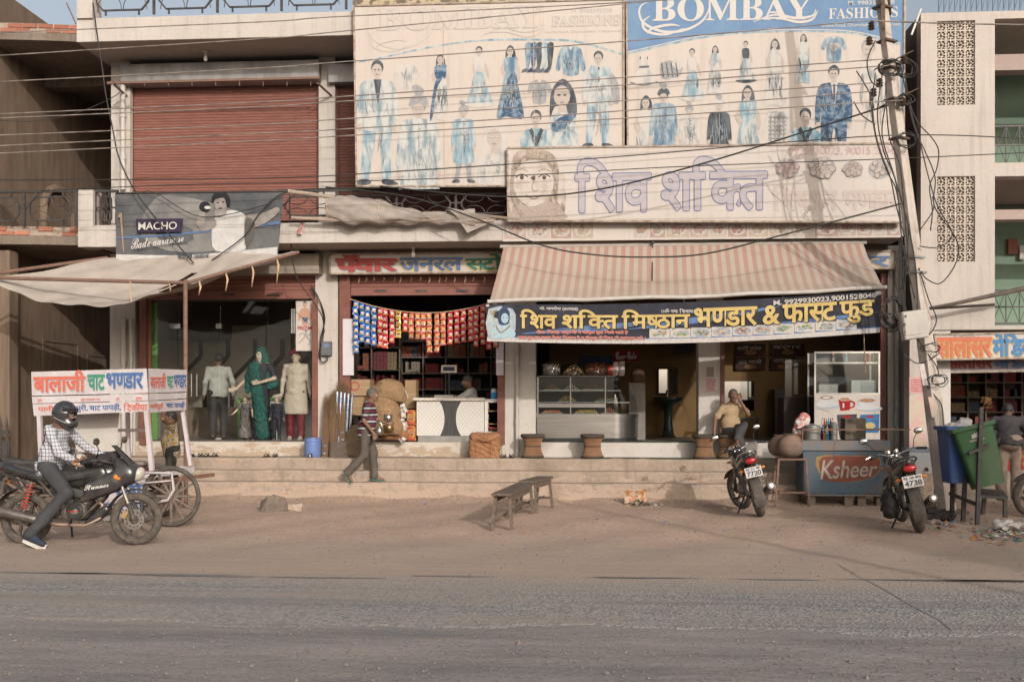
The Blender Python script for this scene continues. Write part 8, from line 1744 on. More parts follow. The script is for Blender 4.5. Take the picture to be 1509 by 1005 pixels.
mb = MB(); mb.tube([(g.x-.45, g.y-.1, .72), (g.x+.05, g.y-.1, .72), (g.x+.08, g.y-.1, .5), (g.x-.0, g.y-.1, .36), (g.x-.35, g.y-.1, .30)], .02, 6); mb.tube([(g.x-.4, g.y-.1, .58), (g.x+.04, g.y-.1, .62)], .012, 6); mb.build('spring_bracket', wp, cart, smooth=True); MB().cyl((g.x-.1, g.y+.05, .4), (g2.x, g.y+.05, .40), .02).build('axle', iron, cart)
# plastic tub etc on the cart
t = thing('clear_basket', 'grey plastic tray with packed snacks hanging under the cart window', 'tray', P(202, 684, FY+.9)); s = SDF(.012); s.ell(P(203, 683, FY+.8), (.16, .1, .05), .02); s.build('tray', mat('grey_wrap', (.25, .22, .2), (.15, .12, .1), sc=12), t)
# ================================================================ benches, stools, pots, freezer, bins
def bench(label, A0, A1, hz, w=.27):
 t = thing('wooden_bench', label, 'bench', A0, 'two worn wooden benches set end to end'); a, b_ = Vector(A0), Vector(A1); d = (b_-a).normalized(); n_ = Vector((-d.y, d.x, 0)); a.z = b_.z = hz
 mb = MB()
 for k in (-1, 0, 1): pass
 rot = Matrix((d, n_, Vector((0, 0, 1)))).transposed(); o = MB().obox((a+b_)/2+Vector((0, 0, -.015)), ((b_-a).length, w, .035), rot).build('seat', wood_d, t); bevel(o, .006, 1)
 for s in (-1, 1): MB().obox((a+b_)/2+n_*s*(w/2-.035)+Vector((0, 0, -.075)), ((b_-a).length-.16, .03, .08), rot).build('apron', wood_d, t)
 for e, sd in ((a+d*.1, -1), (b_-d*.1, 1)):
  for s in (-1, 1): q = e+n_*s*(w/2-.04); f = q+d*sd*.05+n_*s*.035; f.z = gz(f.x, f.y); q.z = hz-.034; MB().bar(q, f, .045, .05).build('leg', wood_d, t)
  x = e+d*sd*.035; x.z = hz*.33; MB().bar(x-n_*(w/2-.01), x+n_*(w/2-.01), .03, .035).build('stretcher', wood_d, t)
 x = (a+b_)/2; x.z = hz*.36; MB().obox(x, ((b_-a).length-.16, .03, .03), rot).build('stretcher', wood_d, t)
fa = (G(722, 779)+G(756, 781))/2; fb_ = (G(760, 760)+G(786, 757))/2; dd = (fb_-fa);
hb = .47; a0 = fa-Vector((0, .03, 0)); a1 = fa+dd*1.02
bench('worn dark wooden bench nearer the road', a0, a1, hb); a2 = a1+Vector((.03, .02, 0)); dd2 = (G(806, 737)-G(780, 757)); a3 = a2+Vector((.26, 1.22, 0)).normalized()*1.1; bench('worn dark wooden bench behind, touching the steps end', a2, a3, .50)
cane = mat('woven_cane', (.34, .19, .105), (.24, .13, .07), sc=25, st=(3, 3, .6), rough=.85, bump=.5, fine=.3); rimm = mat('dark_rubber_rim', (.06, .045, .037), (.09, .065, .05), sc=12, rough=.9)
def stool(label, px, pb, Y, r=.2, h=.43):
 c = P(px, pb, Y); c.z = .69; t = thing('cane_stool', label, 'stool', c, 'hourglass cane stools along the platform'); n = 26
 mb = MB()
 for k in range(46):
  a = 2*math.pi*k/46
  for tw in (1.3, -1.3): mb.tube([c+Vector(((r*.98-.28*r*math.sin(math.pi*v))*math.cos(a+tw*v), (r*.98-.28*r*math.sin(math.pi*v))*math.sin(a+tw*v), .03+v*(h-.07))) for v in [i/6 for i in range(7)]], .006, 4, caps=False)
 mb.build('cane_weave', cane, t, kind='stuff', fix=False); MB().lathe([((r*.94-.28*r*math.sin(math.pi*v)), .03+v*(h-.07)) for v in [i/8 for i in range(9)]], c, n).build('inner_wall', cane, t, smooth=True)
 MB().lathe([(r*.9, .0), (r*1.04, .015), (r*1.0, .04), (r*.9, .05)], c, n).build('bottom_rim', rimm, t, smooth=True); MB().lathe([(r*.95, h-.07), (r*1.07, h-.055), (r*1.10, h-.025), (r*1.0, h), (0, h-.01)], c, n).build('seat', rimm, t, smooth=True)
 MB().lathe([(r*.76, h*.48), (r*.78, h*.50), (r*.76, h*.52)], c, n).build('waist_band', rimm, t, smooth=True)
for px, lab in [(785, 'cane stool leftmost, next to the white pillar'), (873, 'cane stool in front of the sweets display case'), (1038, 'cane stool under the hand of the seated man'), (1073, 'cane stool the khaki shirted man sits on')]: stool(lab, px, 677, -.56)
mb = MB(); mb.sheet(lambda u, v: (X(876, -.7)+u*(X(1150, -.7)-X(876, -.7)), -.78+v*.5, .694+.006*math.sin(u*40)*(1-v)), 60, 3); mb.build('green_mat', mat('green_net_mat', (.06, .14, .08), (.09, .12, .07), sc=20), None, fix=False, label='thin green net mat lying along the platform edge', cat='mat')
mb = MB(); mb.sheet(lambda u, v: (X(925, -.1)+u*(X(1024, -.1)-X(925, -.1)), -.14+v*.6, .966+.004*math.sin(u*30)), 30, 3); mb.build('green_mat', M['green_net_mat'], None, fix=False, label='small green mat on the sweets shop doorsill', cat='mat')
# iron stand with clay pots
st = thing('pot_stand', 'four legged rusty iron stand under the two clay pots', 'stand', P(1165, 742, -1.85)); zs = Z(676, -1.9, 1165); xl, xr = X(1146, -1.95), X(1186, -1.95)
for x, y in ((xl, -2.05), (xr, -2.05), (xl+.05, -1.55), (xr-.03, -1.55)): sx = -.06 if x < (xl+xr)/2 else .04; MB().bar((x, y, zs), (x+sx, y-.03*(y < -1.8), gz(x, y)), .03).build('leg', rusty, st)
for z in (zs, .22):
 for a, b_ in (((xl, -2.05), (xr, -2.05)), ((xl+.05, -1.55), (xr-.03, -1.55)), ((xl, -2.05), (xl+.05, -1.55)), ((xr, -2.05), (xr-.03, -1.55))): MB().bar((*a, z), (*b_, z), .028).build('rail', rusty, st)
clay = mat('sooty_clay', (.24, .155, .115), (.13, .10, .085), sc=4, rough=.85, bump=.3)
for px, Y, r, lab in [(1165, -1.85, .225, 'round clay water pot at the front of the iron stand'), (1150, -1.5, .21, 'second clay water pot behind on the stand')]:
 c = P(px, 676, Y); c.z = zs+.016; t = thing('clay_pot', lab, 'clay pot', c); MB().lathe([(0, 0), (r*.5, .01), (r*.88, r*.35), (r, r*.8), (r*.93, r*1.15), (r*.62, r*1.5), (r*.5, r*1.58), (r*.52, r*1.68), (r*.62, r*1.72), (r*.56, r*1.74), (.0, r*1.7)], c, 28).build('pot', clay, t, smooth=50)
 for k in (.95, 1.15): MB().lathe([(r*(.99 if k < 1 else .935), r*k-.006), (r*(1.01 if k < 1 else .95), r*k), (r*(.985 if k < 1 else .925), r*k+.006)], c, 28).build('ridge', clay, t, smooth=True)
# chest freezer counter
fz = thing('chest_freezer', 'rusty blue chest freezer counter with a painted red and yellow badge', 'freezer', P(1250, 735, -1.95)); FZ = -1.97; x0, x1 = X(1183, FZ), X(1309, FZ); z0, z1, z2 = Z(728, FZ, 1246), Z(664, FZ, 1246), Z(649, FZ, 1246)
fb1 = mat('faded_blue_panel', (.055, .095, .13), (.13, .105, .085), sc=3, st=(1, 1, .6), rough=.7, fine=.2, lo=.4, hi=.75); fb2 = mat('blue_brown_rim', (.13, .16, .18), (.22, .14, .10), sc=5, rough=.7, fine=.25)
o = B('body', fb1, fz, x0, x1, FZ, FZ+.55, z0, z1-.004); bevel(o, .015); o = B('top_rim', fb2, fz, x0-.02, x1+.02, FZ-.03, FZ+.58, z1, z2); bevel(o, .012); B('base_strip', fb2, fz, x0+.02, x1-.02, FZ-.01, FZ+.5, z0-.03, z0-.002)
pr = Print(plane(FZ), .004, .0015); ry, rr2 = ink('badge_yellow', (.35, .24, .07), (.26, .16, .08), sc=6), ink('badge_red', (.24, .06, .035), (.18, .08, .06), sc=6)
pr.poly([(1203, 673), (1240, 671), (1285, 672), (1297, 676), (1297, 690), (1289, 702), (1262, 709), (1225, 709), (1207, 697)], ry, 2); pr.poly([(1212, 673), (1260, 672), (1292, 674), (1297, 684), (1290, 700), (1265, 708), (1230, 710), (1214, 706), (1208, 690)], rr2, 2); pr.build('badge', fz)
letters('lettering', 'Ksheer', [(1209, 678), (1290, 680), (1290, 701), (1209, 706)], plane(FZ), ink('badge_white', (.40, .37, .34), (.28, .22, .18), sc=12), fz, off=.012, bold=.015, sh=.05)
for x in (x0+.15, x0+.75, x1-.4, x1-.1): t = thing('stone_block', {0: 'leftmost', 1: 'second', 2: 'third', 3: 'rightmost'}[[x0+.15, x0+.75, x1-.4, x1-.1].index(x)]+' stone block holding up the blue freezer', 'stone', (x, FZ+.15, 0)); mb = MB(); mb.box(x-.07, x+.07, FZ+.06, FZ+.25, -.02, z0-.032); bevel(mb.build('block', raw_conc, t), .015)
rl = thing('iron_rack', 'low rusty iron rack rail standing on the blue freezer', 'rack', P(1246, 649, -1.6)); zr = Z(633, FZ, 1246)
for a, b_ in (((x0, FZ+.02), (x1+.35, FZ+.02)), ((x0, FZ+.5), (x1+.3, FZ+.5)), ((x0, FZ+.02), (x0, FZ+.5)), ((x1+.35, FZ+.02), (x1+.3, FZ+.5))): MB().bar((*a, zr), (*b_, zr), .02).build('rail', rusty, rl)
for x in (x0, x0+.55, x1+.0): MB().bar((x, FZ+.02, z2), (x, FZ+.02, zr), .016).build('upright', rusty, rl)
for i, (px, py, r, h_, Y, lab) in enumerate([(1197, 648, .13, .27, -1.68, 'large dull steel pot at the left end of the freezer top'), (1229, 647, .055, .30, -1.7, 'slim steel canister beside the bottle rack on the freezer')]):
 c = Vector((X(px, Y), Y, z2+.002)); t = thing('steel_pot', lab, 'pot', c); MB().lathe([(0, 0), (r*.97, 0), (r, .02), (r, h_*.8), (r*1.04, h_*.82), (r*1.02, h_*.86), (r*.5, h_*.93), (0, h_)], c, 22).build('vessel', mat('dull_steel', 0), t, smooth=40)
t = thing('oil_tin', 'square burnt metal tin on the freezer beside the noodle packs', 'tin', Vector((X(1258, -1.65), -1.65, z2+.002))); c = ORG[t]; mb = MB(); mb.box(c.x-.18, c.x+.16, -1.8, -1.5, z2+.002, z2+.36); bevel(mb.build('tin', mat('burnt_tin', (.11, .085, .055), (.04, .035, .03), sc=6, rough=.5, metal=.4), t), .015)
t = thing('bottle_crate', 'cluster of small coloured soft drink bottles on the freezer', 'bottles', Vector((X(1215, -1.6), -1.6, z2+.002))); c = ORG[t]; rnd = random.Random(4); bm4 = [mat('drink_%s' % n_, c_, rough=.25) for n_, c_ in (('red', (.4, .04, .04)), ('green', (.05, .22, .08)), ('blue', (.05, .15, .4)), ('cola', (.06, .03, .02)), ('cream', (.5, .42, .32)))]
for k in range(20):
 q = c+Vector(((k % 7)*.034-.03, (k//7)*.05-.08, .10*(k//7)+.0)); MB().lathe([(0, 0), (.015, 0), (.016, .09), (.007, .12), (.007, .14), (0, .14)], q, 8, mi=k % 5).lathe([(0, .138), (.009, .138), (.009, .155), (0, .155)], q, 8, mi=(k*3+1) % 5).build('bottle', bm4, t, smooth=40)
mb = MB();
for r_ in range(1, 3): mb.box(c.x-.05, c.x+.2, c.y+r_*.05-.1, c.y+r_*.05-.05, z2+.002, z2+.10*r_)
mb.build('crate_step', blk, t)
t = thing('plastic_sack', 'white and red striped plastic sack standing left of the freezer top', 'bag', Vector((X(1182, -1.5), -1.45, z1))); c = ORG[t]; s = SDF(.013); s.ell(c+Vector((0, 0, .22)), (.15, .12, .30), .05); s.ell(c+Vector((.03, 0, .5)), (.11, .07, .10), .06); s.build('sack', pat_mat('striped_plastic', 'floral', [(.52, .46, .42), (.40, .12, .10), (.5, .46, .42)], 9, .4), t, wr=.014, wf=16)
# refuse bins
bs_ = thing('bin_stand', 'black iron frame stand with a small shelf that holds the tilted bins', 'stand', P(1440, 770, -4.4))
A1, B1 = P(1448, 720, -4.55), P(1450, 605, -4.55)
for (a, b_, Ya, Yb) in [((1446, 600), (1440, 773), -4.6, -4.6), ((1404, 640), (1403, 760), -4.0, -4.0), ((1423, 690), (1419, 768), -4.3, -4.3), ((1481, 729), (1481, 762), -4.0, -4.0), ((1452, 720), (1448, 758), -3.9, -3.9)]: MB().bar(P(*a, Ya), P(*b_, Yb), .05).build('leg', iron, bs_)
for a, b_, Ya, Yb in [((1400, 727), (1441, 744), -4.0, -4.6), ((1441, 731), (1484, 733), -4.6, -4.5), ((1427, 668), (1457, 656), -4.62, -4.62)]: MB().bar(P(*a, Ya), P(*b_, Yb), .045, .04).build('rail', iron, bs_)
mb = MB(); q = [P(1441, 729, -4.6), P(1484, 731, -4.5), P(1478, 722, -3.8), P(1440, 719, -3.9)]; mb.add(q+[p-Vector((0, 0, .03)) for p in q], [(0, 1, 2, 3), (7, 6, 5, 4), (0, 4, 5, 1), (1, 5, 6, 2), (2, 6, 7, 3), (3, 7, 4, 0)]); mb.build('shelf', iron, bs_)
def bin_(lab, c, rz, tilt, mt, sc_, logo=False):
 t = thing('refuse_bin', lab, 'bin', (0, 0, 0)); w0, w1, d0, d1, h = .23, .31, .19, .25, .98
 def ring(w, d, z): r = .05; return [(sx*(w-r)+r*math.cos(a), sy*(d-r)+r*math.sin(a), z) for sx, sy, a0 in ((1, 1, 0), (-1, 1, 90), (-1, -1, 180), (1, -1, 270)) for a in [R(a0+j*30) for j in range(4)]]
 def shell(rs, nm):
  mb = MB(); k = 16
  for r_ in rs: mb.v += r_
  for i in range(len(rs)-1):
   for j in range(k): mb.f.append((i*k+j, i*k+(j+1) % k, (i+1)*k+(j+1) % k, (i+1)*k+j)); mb.mi.append(0)
  mb.f.append(tuple(range(k))[::-1]); mb.mi.append(0); mb.f.append(tuple((len(rs)-1)*k+j for j in range(k))); mb.mi.append(0); return mb.build(nm, mt, t, smooth=40)
 shell([ring(w0, d0, 0), ring(w1, d1, h), ring(w1-.02, d1-.02, h), ring(w0-.02, d0-.02, .03)], 'shell'); shell([ring(w1+.0, d1+.0, h-.06), ring(w1+.035, d1+.035, h-.055), ring(w1+.035, d1+.035, h+.01), ring(w1-.02, d1-.02, h+.012), ring(w1-.025, d1-.025, h-.06)][:4], 'rim')
 if logo:
  lg = lambda x, y, d=0: Vector((x, -(d0+(d1-d0)*(.82-y*.0)/1)-.012-d+.0, .80-y))
  pr = Print(lg, .004, .001); pr.poly([(-.07, .02), (-.06, -.05), (-.03, -.03), (-.02, -.07), (.0, -.04), (.02, -.07), (.04, -.03), (.06, -.05), (.07, .02)], flexw, 0); pr.build('printed_emblem', t); letters('lettering', 'NAGAR PALIKA', [(-.11, .04), (.11, .04), (.11, .07), (-.11, .07)], lg, flexw, t, bold=.03)
 t.location = c; t.rotation_euler = (R(tilt[0]), R(tilt[1]), R(rz)); t.scale = (sc_,)*3; return t
gb = mat('green_bin_plastic', (.04, .105, .04), (.11, .11, .075), sc=2.5, st=(1, 1, .4), rough=.5, lo=.5, hi=.8); ub = mat('blue_bin_plastic', (.03, .085, .24), (.06, .09, .18), sc=2.5, rough=.5)
bin_('blue plastic refuse bin standing upright behind the green one', P(1413, 711, -4.15), 5, (0, 0), ub, .80); bin_('green plastic refuse bin tilted on the iron stand', P(1456, 716, -4.45), -8, (-6, -15), gb, .86, True)
t = thing('plastic_bag', 'crumpled white plastic bag stuffed in the top of the blue bin', 'bag', P(1415, 632, -4.15)); s = SDF(.014); c = P(1414, 630, -4.15); s.ell(c, (.2, .13, .07), .04); s.ell(c+Vector((.08, 0, .06)), (.1, .08, .07), .04); s.build('bag', mat('white_plastic', (.50, .46, .44), (.4, .36, .34), sc=8, rough=.4), t, wr=.02, wf=25)
# ================================================================ utility pole and its tangle
pc_ = paint_mat('pole_concrete', (.60, .52, .45), (.48, .41, .35), (.2, .16, .13), sc=3, bump=.5)
PY = -3.1; up_ = thing('utility_pole', 'leaning tapered concrete utility pole with brackets and tangled cables', 'utility pole', (P(1396, 757, PY).x, PY, 0))
b0 = ORG[up_]; tp = P(1299, 2, PY); tp = b0+(tp-b0)*1.12; ax_ = (tp-b0).normalized()
def pp(f, dx=0, dy=0): return b0+(tp-b0)*f+Vector((dx, dy, 0))
def ppy(y, dx=0, dy=0, Yq=PY): # point on the pole at photo height y
 f = 0; lo, hi = 0., 1.
 for _ in range(30):
  m = (lo+hi)/2; q = pp(m); s_ = 1509*(q.z-1.6)/((q-CAM).dot(Vector((-ST, CT, 0))))
  if 600-s_ > y: lo = m
  else: hi = m
 return pp(lo, dx, dy)
mb = MB(); ra_ = R(33); cs_ = []
for f, w, d in ((0, .24, .18), (.5, .18, .14), (1, .13, .10)):
 c = pp(f); cs_.append([c+Vector((sx*w/2*math.cos(ra_)-sy*d/2*math.sin(ra_), sx*w/2*math.sin(ra_)+sy*d/2*math.cos(ra_), 0)) for sx, sy in ((-1, -1), (1, -1), (1, 1), (-1, 1))])
for r_ in cs_: mb.v += [tuple(p) for p in r_]
for i in range(2):
 for j in range(4): mb.f.append((i*4+j, i*4+(j+1) % 4, i*4+4+(j+1) % 4, i*4+4+j)); mb.mi.append(0)
bevel(mb.build('shaft', pc_, up_), .012); MB().obox(pp(0)+Vector((0, 0, .02)), (.5, .4, .08)).build('footing', raw_conc, up_)
def steelbar(p, q, w=.06, nm='bracket', m=None): return MB().bar(p, q, w, .012).build(nm, m or mat('dark_rusty_steel', (.07, .05, .042), (.13, .085, .06), sc=12, rough=.8), up_)
steelbar(ppy(-40, .03, -.13), ppy(72, -.10, -.13), .06); steelbar(ppy(-20, .05, -.12), ppy(20, .12, .1), .07)
for y in (95, 150): steelbar(ppy(y+12, -.28, -.14), ppy(y-14, .32, -.14), .05)
for y in (12, 102, 148, 62, 205, 380, 402): MB().obox(ppy(y), (.24, .20, .03), Matrix.Rotation(ra_, 3, 'Z')).build('clamp', galv if y > 370 else M['dark_rusty_steel'], up_)
por = mat('brown_porcelain', (.10, .06, .045), (.06, .04, .03), rough=.25)
for (x, y) in ((1284, 38), (1281, 60), (1296, 122), (1287, 136), (1305, 92), (1332, 88), (1330, 150)): MB().lathe([(0, -.07), (.03, -.07), (.055, -.05), (.03, -.03), (.055, -.01), (.03, .01), (.05, .03), (.02, .06), (0, .06)], P(x, y, PY-.15), 10).build('insulator', por, up_, smooth=50)
cab = mat('black_cable', (.022, .021, .021), (.05, .045, .04), sc=20, rough=.6); wir = mat('weathered_wire', (.30, .25, .215), (.12, .10, .09), sc=8, st=(.5, 1, 1), rough=.7)
rnd = random.Random(11)
def coil(cx, cy, rx_, ry_, n, Y, r=.009, nm='cable_coil'):
 for k in range(n):
  a0 = rnd.uniform(0, 6); ex, ey = rnd.uniform(.75, 1.15), rnd.uniform(.75, 1.15); ox_, oy_ = rnd.uniform(-.2, .2)*rx_, rnd.uniform(-.2, .2)*ry_
  MB().tube([P(cx+ox_+rx_*ex*math.cos(a0+i*.35), cy+oy_+ry_*ey*math.sin(a0+i*.35)+1.2*math.sin(i*1.3), Y-.03*math.sin(i*.9+k)) for i in range(18)], r, 5, closed=True).build(nm, cab, up_, smooth=True)
coil(1312, 100, 17, 11, 5, PY-.2); coil(1334, 100, 14, 12, 3, PY+.1); coil(1333, 146, 12, 8, 3, PY-.15); coil(1334, 208, 16, 11, 4, PY-.2, .006); coil(1316, 462, 16, 22, 6, PY-.05); coil(1309, 474, 11, 10, 4, PY-.1); coil(1372, 512, 14, 7, 2, PY-.2, .007); coil(1383, 560, 13, 8, 3, PY-.2, .007)
def cable(pts, Y=PY-.2, r=.011, m=None, nm='cable', par=up_, n=6, y1=None):
 c = curve2(pts, n); k = len(c)-1; return MB().tube([P(p[0], p[1], Y+((y1 if y1 is not None else Y)-Y)*i/k) for i, p in enumerate(c)], r, 5).build(nm, m or cab, par, smooth=True)
for pts in ([(1290, 108), (1286, 150), (1289, 190), (1298, 225), (1312, 262), (1320, 300), (1333, 350)], [(1300, 110), (1293, 170), (1302, 222), (1320, 268), (1328, 330)], [(1282, 140), (1290, 200), (1306, 250), (1322, 285), (1330, 360), (1348, 440)], [(1262, 105), (1280, 135), (1288, 160)], [(1258, 150), (1270, 170), (1290, 184)],
   [(1306, 150), (1300, 200), (1318, 260), (1338, 330), (1350, 400), (1352, 460)], [(1305, 122), (1310, 200), (1325, 240), (1332, 300), (1341, 420)], [(1290, 60), (1278, 90), (1284, 120), (1298, 128)]): cable(pts, PY-.22, .010)
for pts in ([(1333, 108), (1340, 150), (1352, 180), (1372, 202), (1383, 222), (1380, 250), (1370, 275), (1374, 310), (1371, 340)], [(1328, 100), (1336, 140), (1348, 190), (1364, 225), (1378, 262), (1376, 300), (1390, 325), (1408, 350), (1412, 375), (1402, 400), (1384, 418), (1364, 410), (1358, 400)], [(1355, 340), (1375, 310), (1374, 290)], [(1334, 120), (1345, 175), (1357, 215), (1368, 260), (1382, 305), (1402, 340), (1398, 355), (1380, 365), (1355, 363)],
   [(1354, 395), (1368, 440), (1380, 470), (1372, 490), (1362, 498)], [(1340, 330), (1335, 400), (1330, 440), (1334, 470)], [(1352, 500), (1366, 520), (1380, 540), (1384, 555)], [(1330, 520), (1350, 535), (1370, 530), (1384, 520)], [(1360, 560), (1375, 580), (1388, 600), (1390, 640)], [(1322, 600), (1318, 620), (1324, 650), (1312, 668)]): cable(pts, PY-.1, .009)
for k in range(7): x = rnd.uniform(1318, 1332); cable([(x-8, 300), (x, 360+rnd.uniform(-9, 9)), (x-4+rnd.uniform(-6, 6), 410), (x+rnd.uniform(-12, 4), 455), (x+rnd.uniform(0, 14), 500)], -.6, .007, nm='cable')
jb = thing('junction_box', 'cream plastic junction box with a hinged lid strapped to the leaning pole', 'junction box', P(1346, 490, PY-.2)); q = P(1346, 479, PY-.25); o = MB().obox(q, (.36, .2, .42), rotm('Y', -7)).build('box', mat('cream_plastic', (.46, .42, .37), (.38, .34, .3), sc=4, rough=.5), jb); bevel(o, .03, 3)
for z in (-.12, .0, .12): MB().obox(q+Vector((-.16+z*.1, -.10, z)), (.03, .03, .04)).build('latch', iron, jb)
MB().obox(q+Vector((-.05, -.107, .02)), (.22, .01, .34), rotm('Y', -7)).build('lid_panel', M['cream_plastic'], jb)
for (x, y, w, h_, lab) in [(1361, 552, 8, 32, 'white paper notice pasted on the pole under the junction box'), (1374, 600, 7, 30, 'pink printed notice pasted low on the leaning pole')]:
 t = thing('pasted_notice', lab, 'notice', P(x, y, PY-.2)); mb = MB(); cc = [P(x+sx*w/2+(y2-y)*.19, y2, PY-.16) for sx, y2 in ((-1, y-h_/2), (1, y-h_/2), (1, y+h_/2), (-1, y+h_/2))]; mb.add(cc+[p+Vector((0, .01, 0)) for p in cc], [(0, 1, 2, 3), (7, 6, 5, 4), (0, 4, 5, 1), (2, 6, 7, 3), (1, 5, 6, 2), (0, 3, 7, 4)]); mb.build('paper', flat('notice_paper', 0) if y < 570 else mat('torn_pink_poster', 0), t)
# overhead wires along the street
WR = [([(-60, 51), (380, 33), (500, 25), (940, 3), (1290, -22)], 'topmost pale wire running from the roof rail to the pole top'), ([(-60, 86), (380, 58), (500, 47), (940, 4), (1290, -35)], 'steep pale wire crossing over the faded BOMBAY lettering'), ([(-60, 124), (380, 101), (500, 92), (900, 63), (1280, 31)], 'pale wire that ends at the upper insulator of the pole'),
   ([(-60, 171), (380, 151), (500, 143), (900, 116), (1310, 87)], 'upper wire of the close pair over the red brown shutter'), ([(-60, 177), (380, 158), (500, 150), (900, 127), (1310, 97)], 'lower wire of the close pair over the red brown shutter'), ([(-60, 202), (380, 184), (500, 176), (900, 150), (1295, 122)], 'pale wire crossing the printed knees on the left billboard'),
   ([(-60, 218), (380, 197), (500, 191), (900, 165), (1285, 135)], 'middle one of the three lower pale wires'), ([(-60, 229), (380, 208), (500, 201), (900, 176), (1330, 148)], 'lowest of the pale wires reaching the pole'),
   ([(1283, 31), (1400, 35), (1560, 38)], 'rope like wire leaving the pole top to the right edge')]
for i, (pts, lab) in enumerate(WR):
 t = thing('overhead_wire', lab, 'wire', P(*pts[0], PY-.1), 'pale overhead wires along the street'); c = curve2(pts, 10); tw = [P(p[0], p[1], PY-.12-.02*i) for p in c]; MB().tube(tw, .0085 if i < 8 else .011, 6).build('strand', wir, t, smooth=True)
for pts, r, Y, y1, lab in [([(-60, 266), (170, 265), (420, 262), (600, 252), (900, 232), (1310, 200), (1560, 208)], .009, -2.6, -3.1, 'thin dark wire sagging across the balcony and the white signboard'), ([(60, 282), (250, 273), (500, 268), (760, 259), (1000, 246), (1320, 234), (1560, 223)], .008, -2.4, -3., 'lower thin dark wire crossing the lilac Hindi letters'),
  ([(560, 275), (740, 290), (880, 280), (1040, 240), (1200, 190), (1333, 148)], .014, -1.7, -3.1, 'thick black cable rising steeply over the lilac letters to the pole'), ([(480, 276), (600, 290), (700, 322), (800, 362), (880, 376), (960, 379), (1040, 374), (1140, 350), (1330, 300)], .013, -1.6, -3.1, 'black cable sagging low across the striped awning'),
  ([(137, 5), (143, 50), (150, 95), (156, 140), (166, 190), (176, 235), (200, 283), (240, 335), (285, 388)], .013, -1.45, -1.6, 'loose twisted cable hanging down past the advertisement banner'), ([(400, 300), (300, 320), (230, 285), (210, 283)], .008, -1.5, -1.5, 'loose wire looping over the dark advertisement banner'), ([(312, 384), (360, 348), (385, 312), (430, 282), (560, 277)], .011, -1.5, -1.4, 'black cable running from the canopy up to the balcony rail'),
  ([(427, 285), (428, 350), (436, 405), (458, 440), (474, 465), (478, 490)], .010, -1.25, -.4, 'black cable dropping from the balcony to the electric meter'), ([(0, 178), (50, 179), (110, 168), (175, 138), (166, 120)], .007, -1.4, -1.2, 'thin slack wire tied near the upper shutter bracket'), ([(1245, 672), (1240, 640), (1248, 606), (1268, 592)], .01, -.9, -.9, 'short black hose beside the blue freezer')][:9]:
 t = thing('hanging_cable', lab, 'cable', P(*pts[0], Y)); cable(pts, Y, r, nm='strand', par=t, y1=y1, n=8)
t = thing('support_pipe', 'long dirty pipe slanting up to the right edge from the leaning pole', 'pipe', P(1375, 456, -1.5)); MB().tube([P(1360, 456, -1.5), P(1400, 449, -1.5), P(1560, 414, -1.6)], [.022, .03, .045], 8).build('pipe', mat('dirty_bamboo', (.13, .10, .08), (.07, .055, .045), sc=9), t, smooth=True); MB().tube([P(1366, 455, -1.4), P(1465, 449, -1.15)], .022, 8).build('lower_pipe', M['dirty_bamboo'], t)
t = thing('old_tube_lamp', 'thin white fluorescent tube hanging slantwise at the roof corner', 'lamp', P(1350, 15, -1.2)); MB().tube([P(1357, 14, -1.2), P(1343, 52, -1.35)], .018, 8).build('tube', white_lam, t, smooth=40)
# medical shop interior and counter
shelving('dim shelves of medicine boxes and red bottles in the right hand shop', X(1400, 2.6), X(1560, 2.6), .9, 3.0, 2.6, 6, 7, [(.13, .03, .025), (.14, .12, .10), (.07, .06, .05), (.12, .05, .03), (.05, .06, .09)], 9)
t = thing('medical_counter', 'low shop counter with a red and yellow poster at the right edge', 'counter', P(1490, 730, -1.2)); mb = MB(); mb.box(X(1410, -1.3), 12, -1.3, -.8, 0, Z(668, -1.3, 1480)); mb.build('body', mat('pale_counter', (.42, .36, .3), (.3, .25, .2)), t); mb = MB(); mb.box(X(1408, -1.35), 12, -1.36, -.75, Z(668, -1.3, 1480)+.001, Z(665, -1.3, 1480)); mb.build('top', mat('red_brown_top', (.35, .13, .09)), t)
pr = Print(plane(-1.3), .004, .002); pr.poly([(1412, 672), (1509, 670), (1509, 700), (1440, 712), (1412, 700)], mat('poster_red_yellow', (.42, .06, .05), (.50, .33, .08), sc=3, lo=.5, hi=.53), 0); pr.poly([(1424, 702), (1509, 692), (1509, 726), (1424, 726)], mat('poster_cream', (.48, .40, .32)), 0); pr.build('printed_poster', t)
for x0_, x1_ in ((1404, 1425),): B('step', concrete, rb, X(x0_, -1.2), 14, -1.34, -.8, -.05, .05)
t = thing('packet_bunch', 'bunch of golden brown packets hanging in the medical shop', 'packets', P(1454, 600, -.6))
gp = packet('packet', mat('dark_gold_foil', (.20, .10, .04)), mat('dark_gold_foil', 0), mat('menu_dish', 0))
for i in range(9): o = link('packet', gp, t, P(1450+(i % 3)*4, 590+(i//3)*5, .9-.04*(i % 2))); o.rotation_euler = (.2*i, .3, .5*i)
t = thing('cold_box', 'pale blue grey insulated water box with a tap beside the pier', 'water box', P(1353, 700, -1.6)); mb = MB(); q = P(1353, 698, -1.6); mb.box(q.x-.19, q.x+.2, -1.75, -1.4, q.z, q.z+.37); bevel(mb.build('box', mat('pale_blue_grey', (.30, .32, .35), (.36, .33, .3), sc=3), t), .02); mb = MB(); mb.box(q.x-.2, q.x+.21, -1.76, -1.39, q.z+.372, q.z+.42); mb.build('lid', mat('lid_blue_grey', (.22, .24, .30)), t); MB().cyl(q+Vector((.08, -.16, .1)), q+Vector((.08, -.22, .07)), .02).build('tap', blk, t)
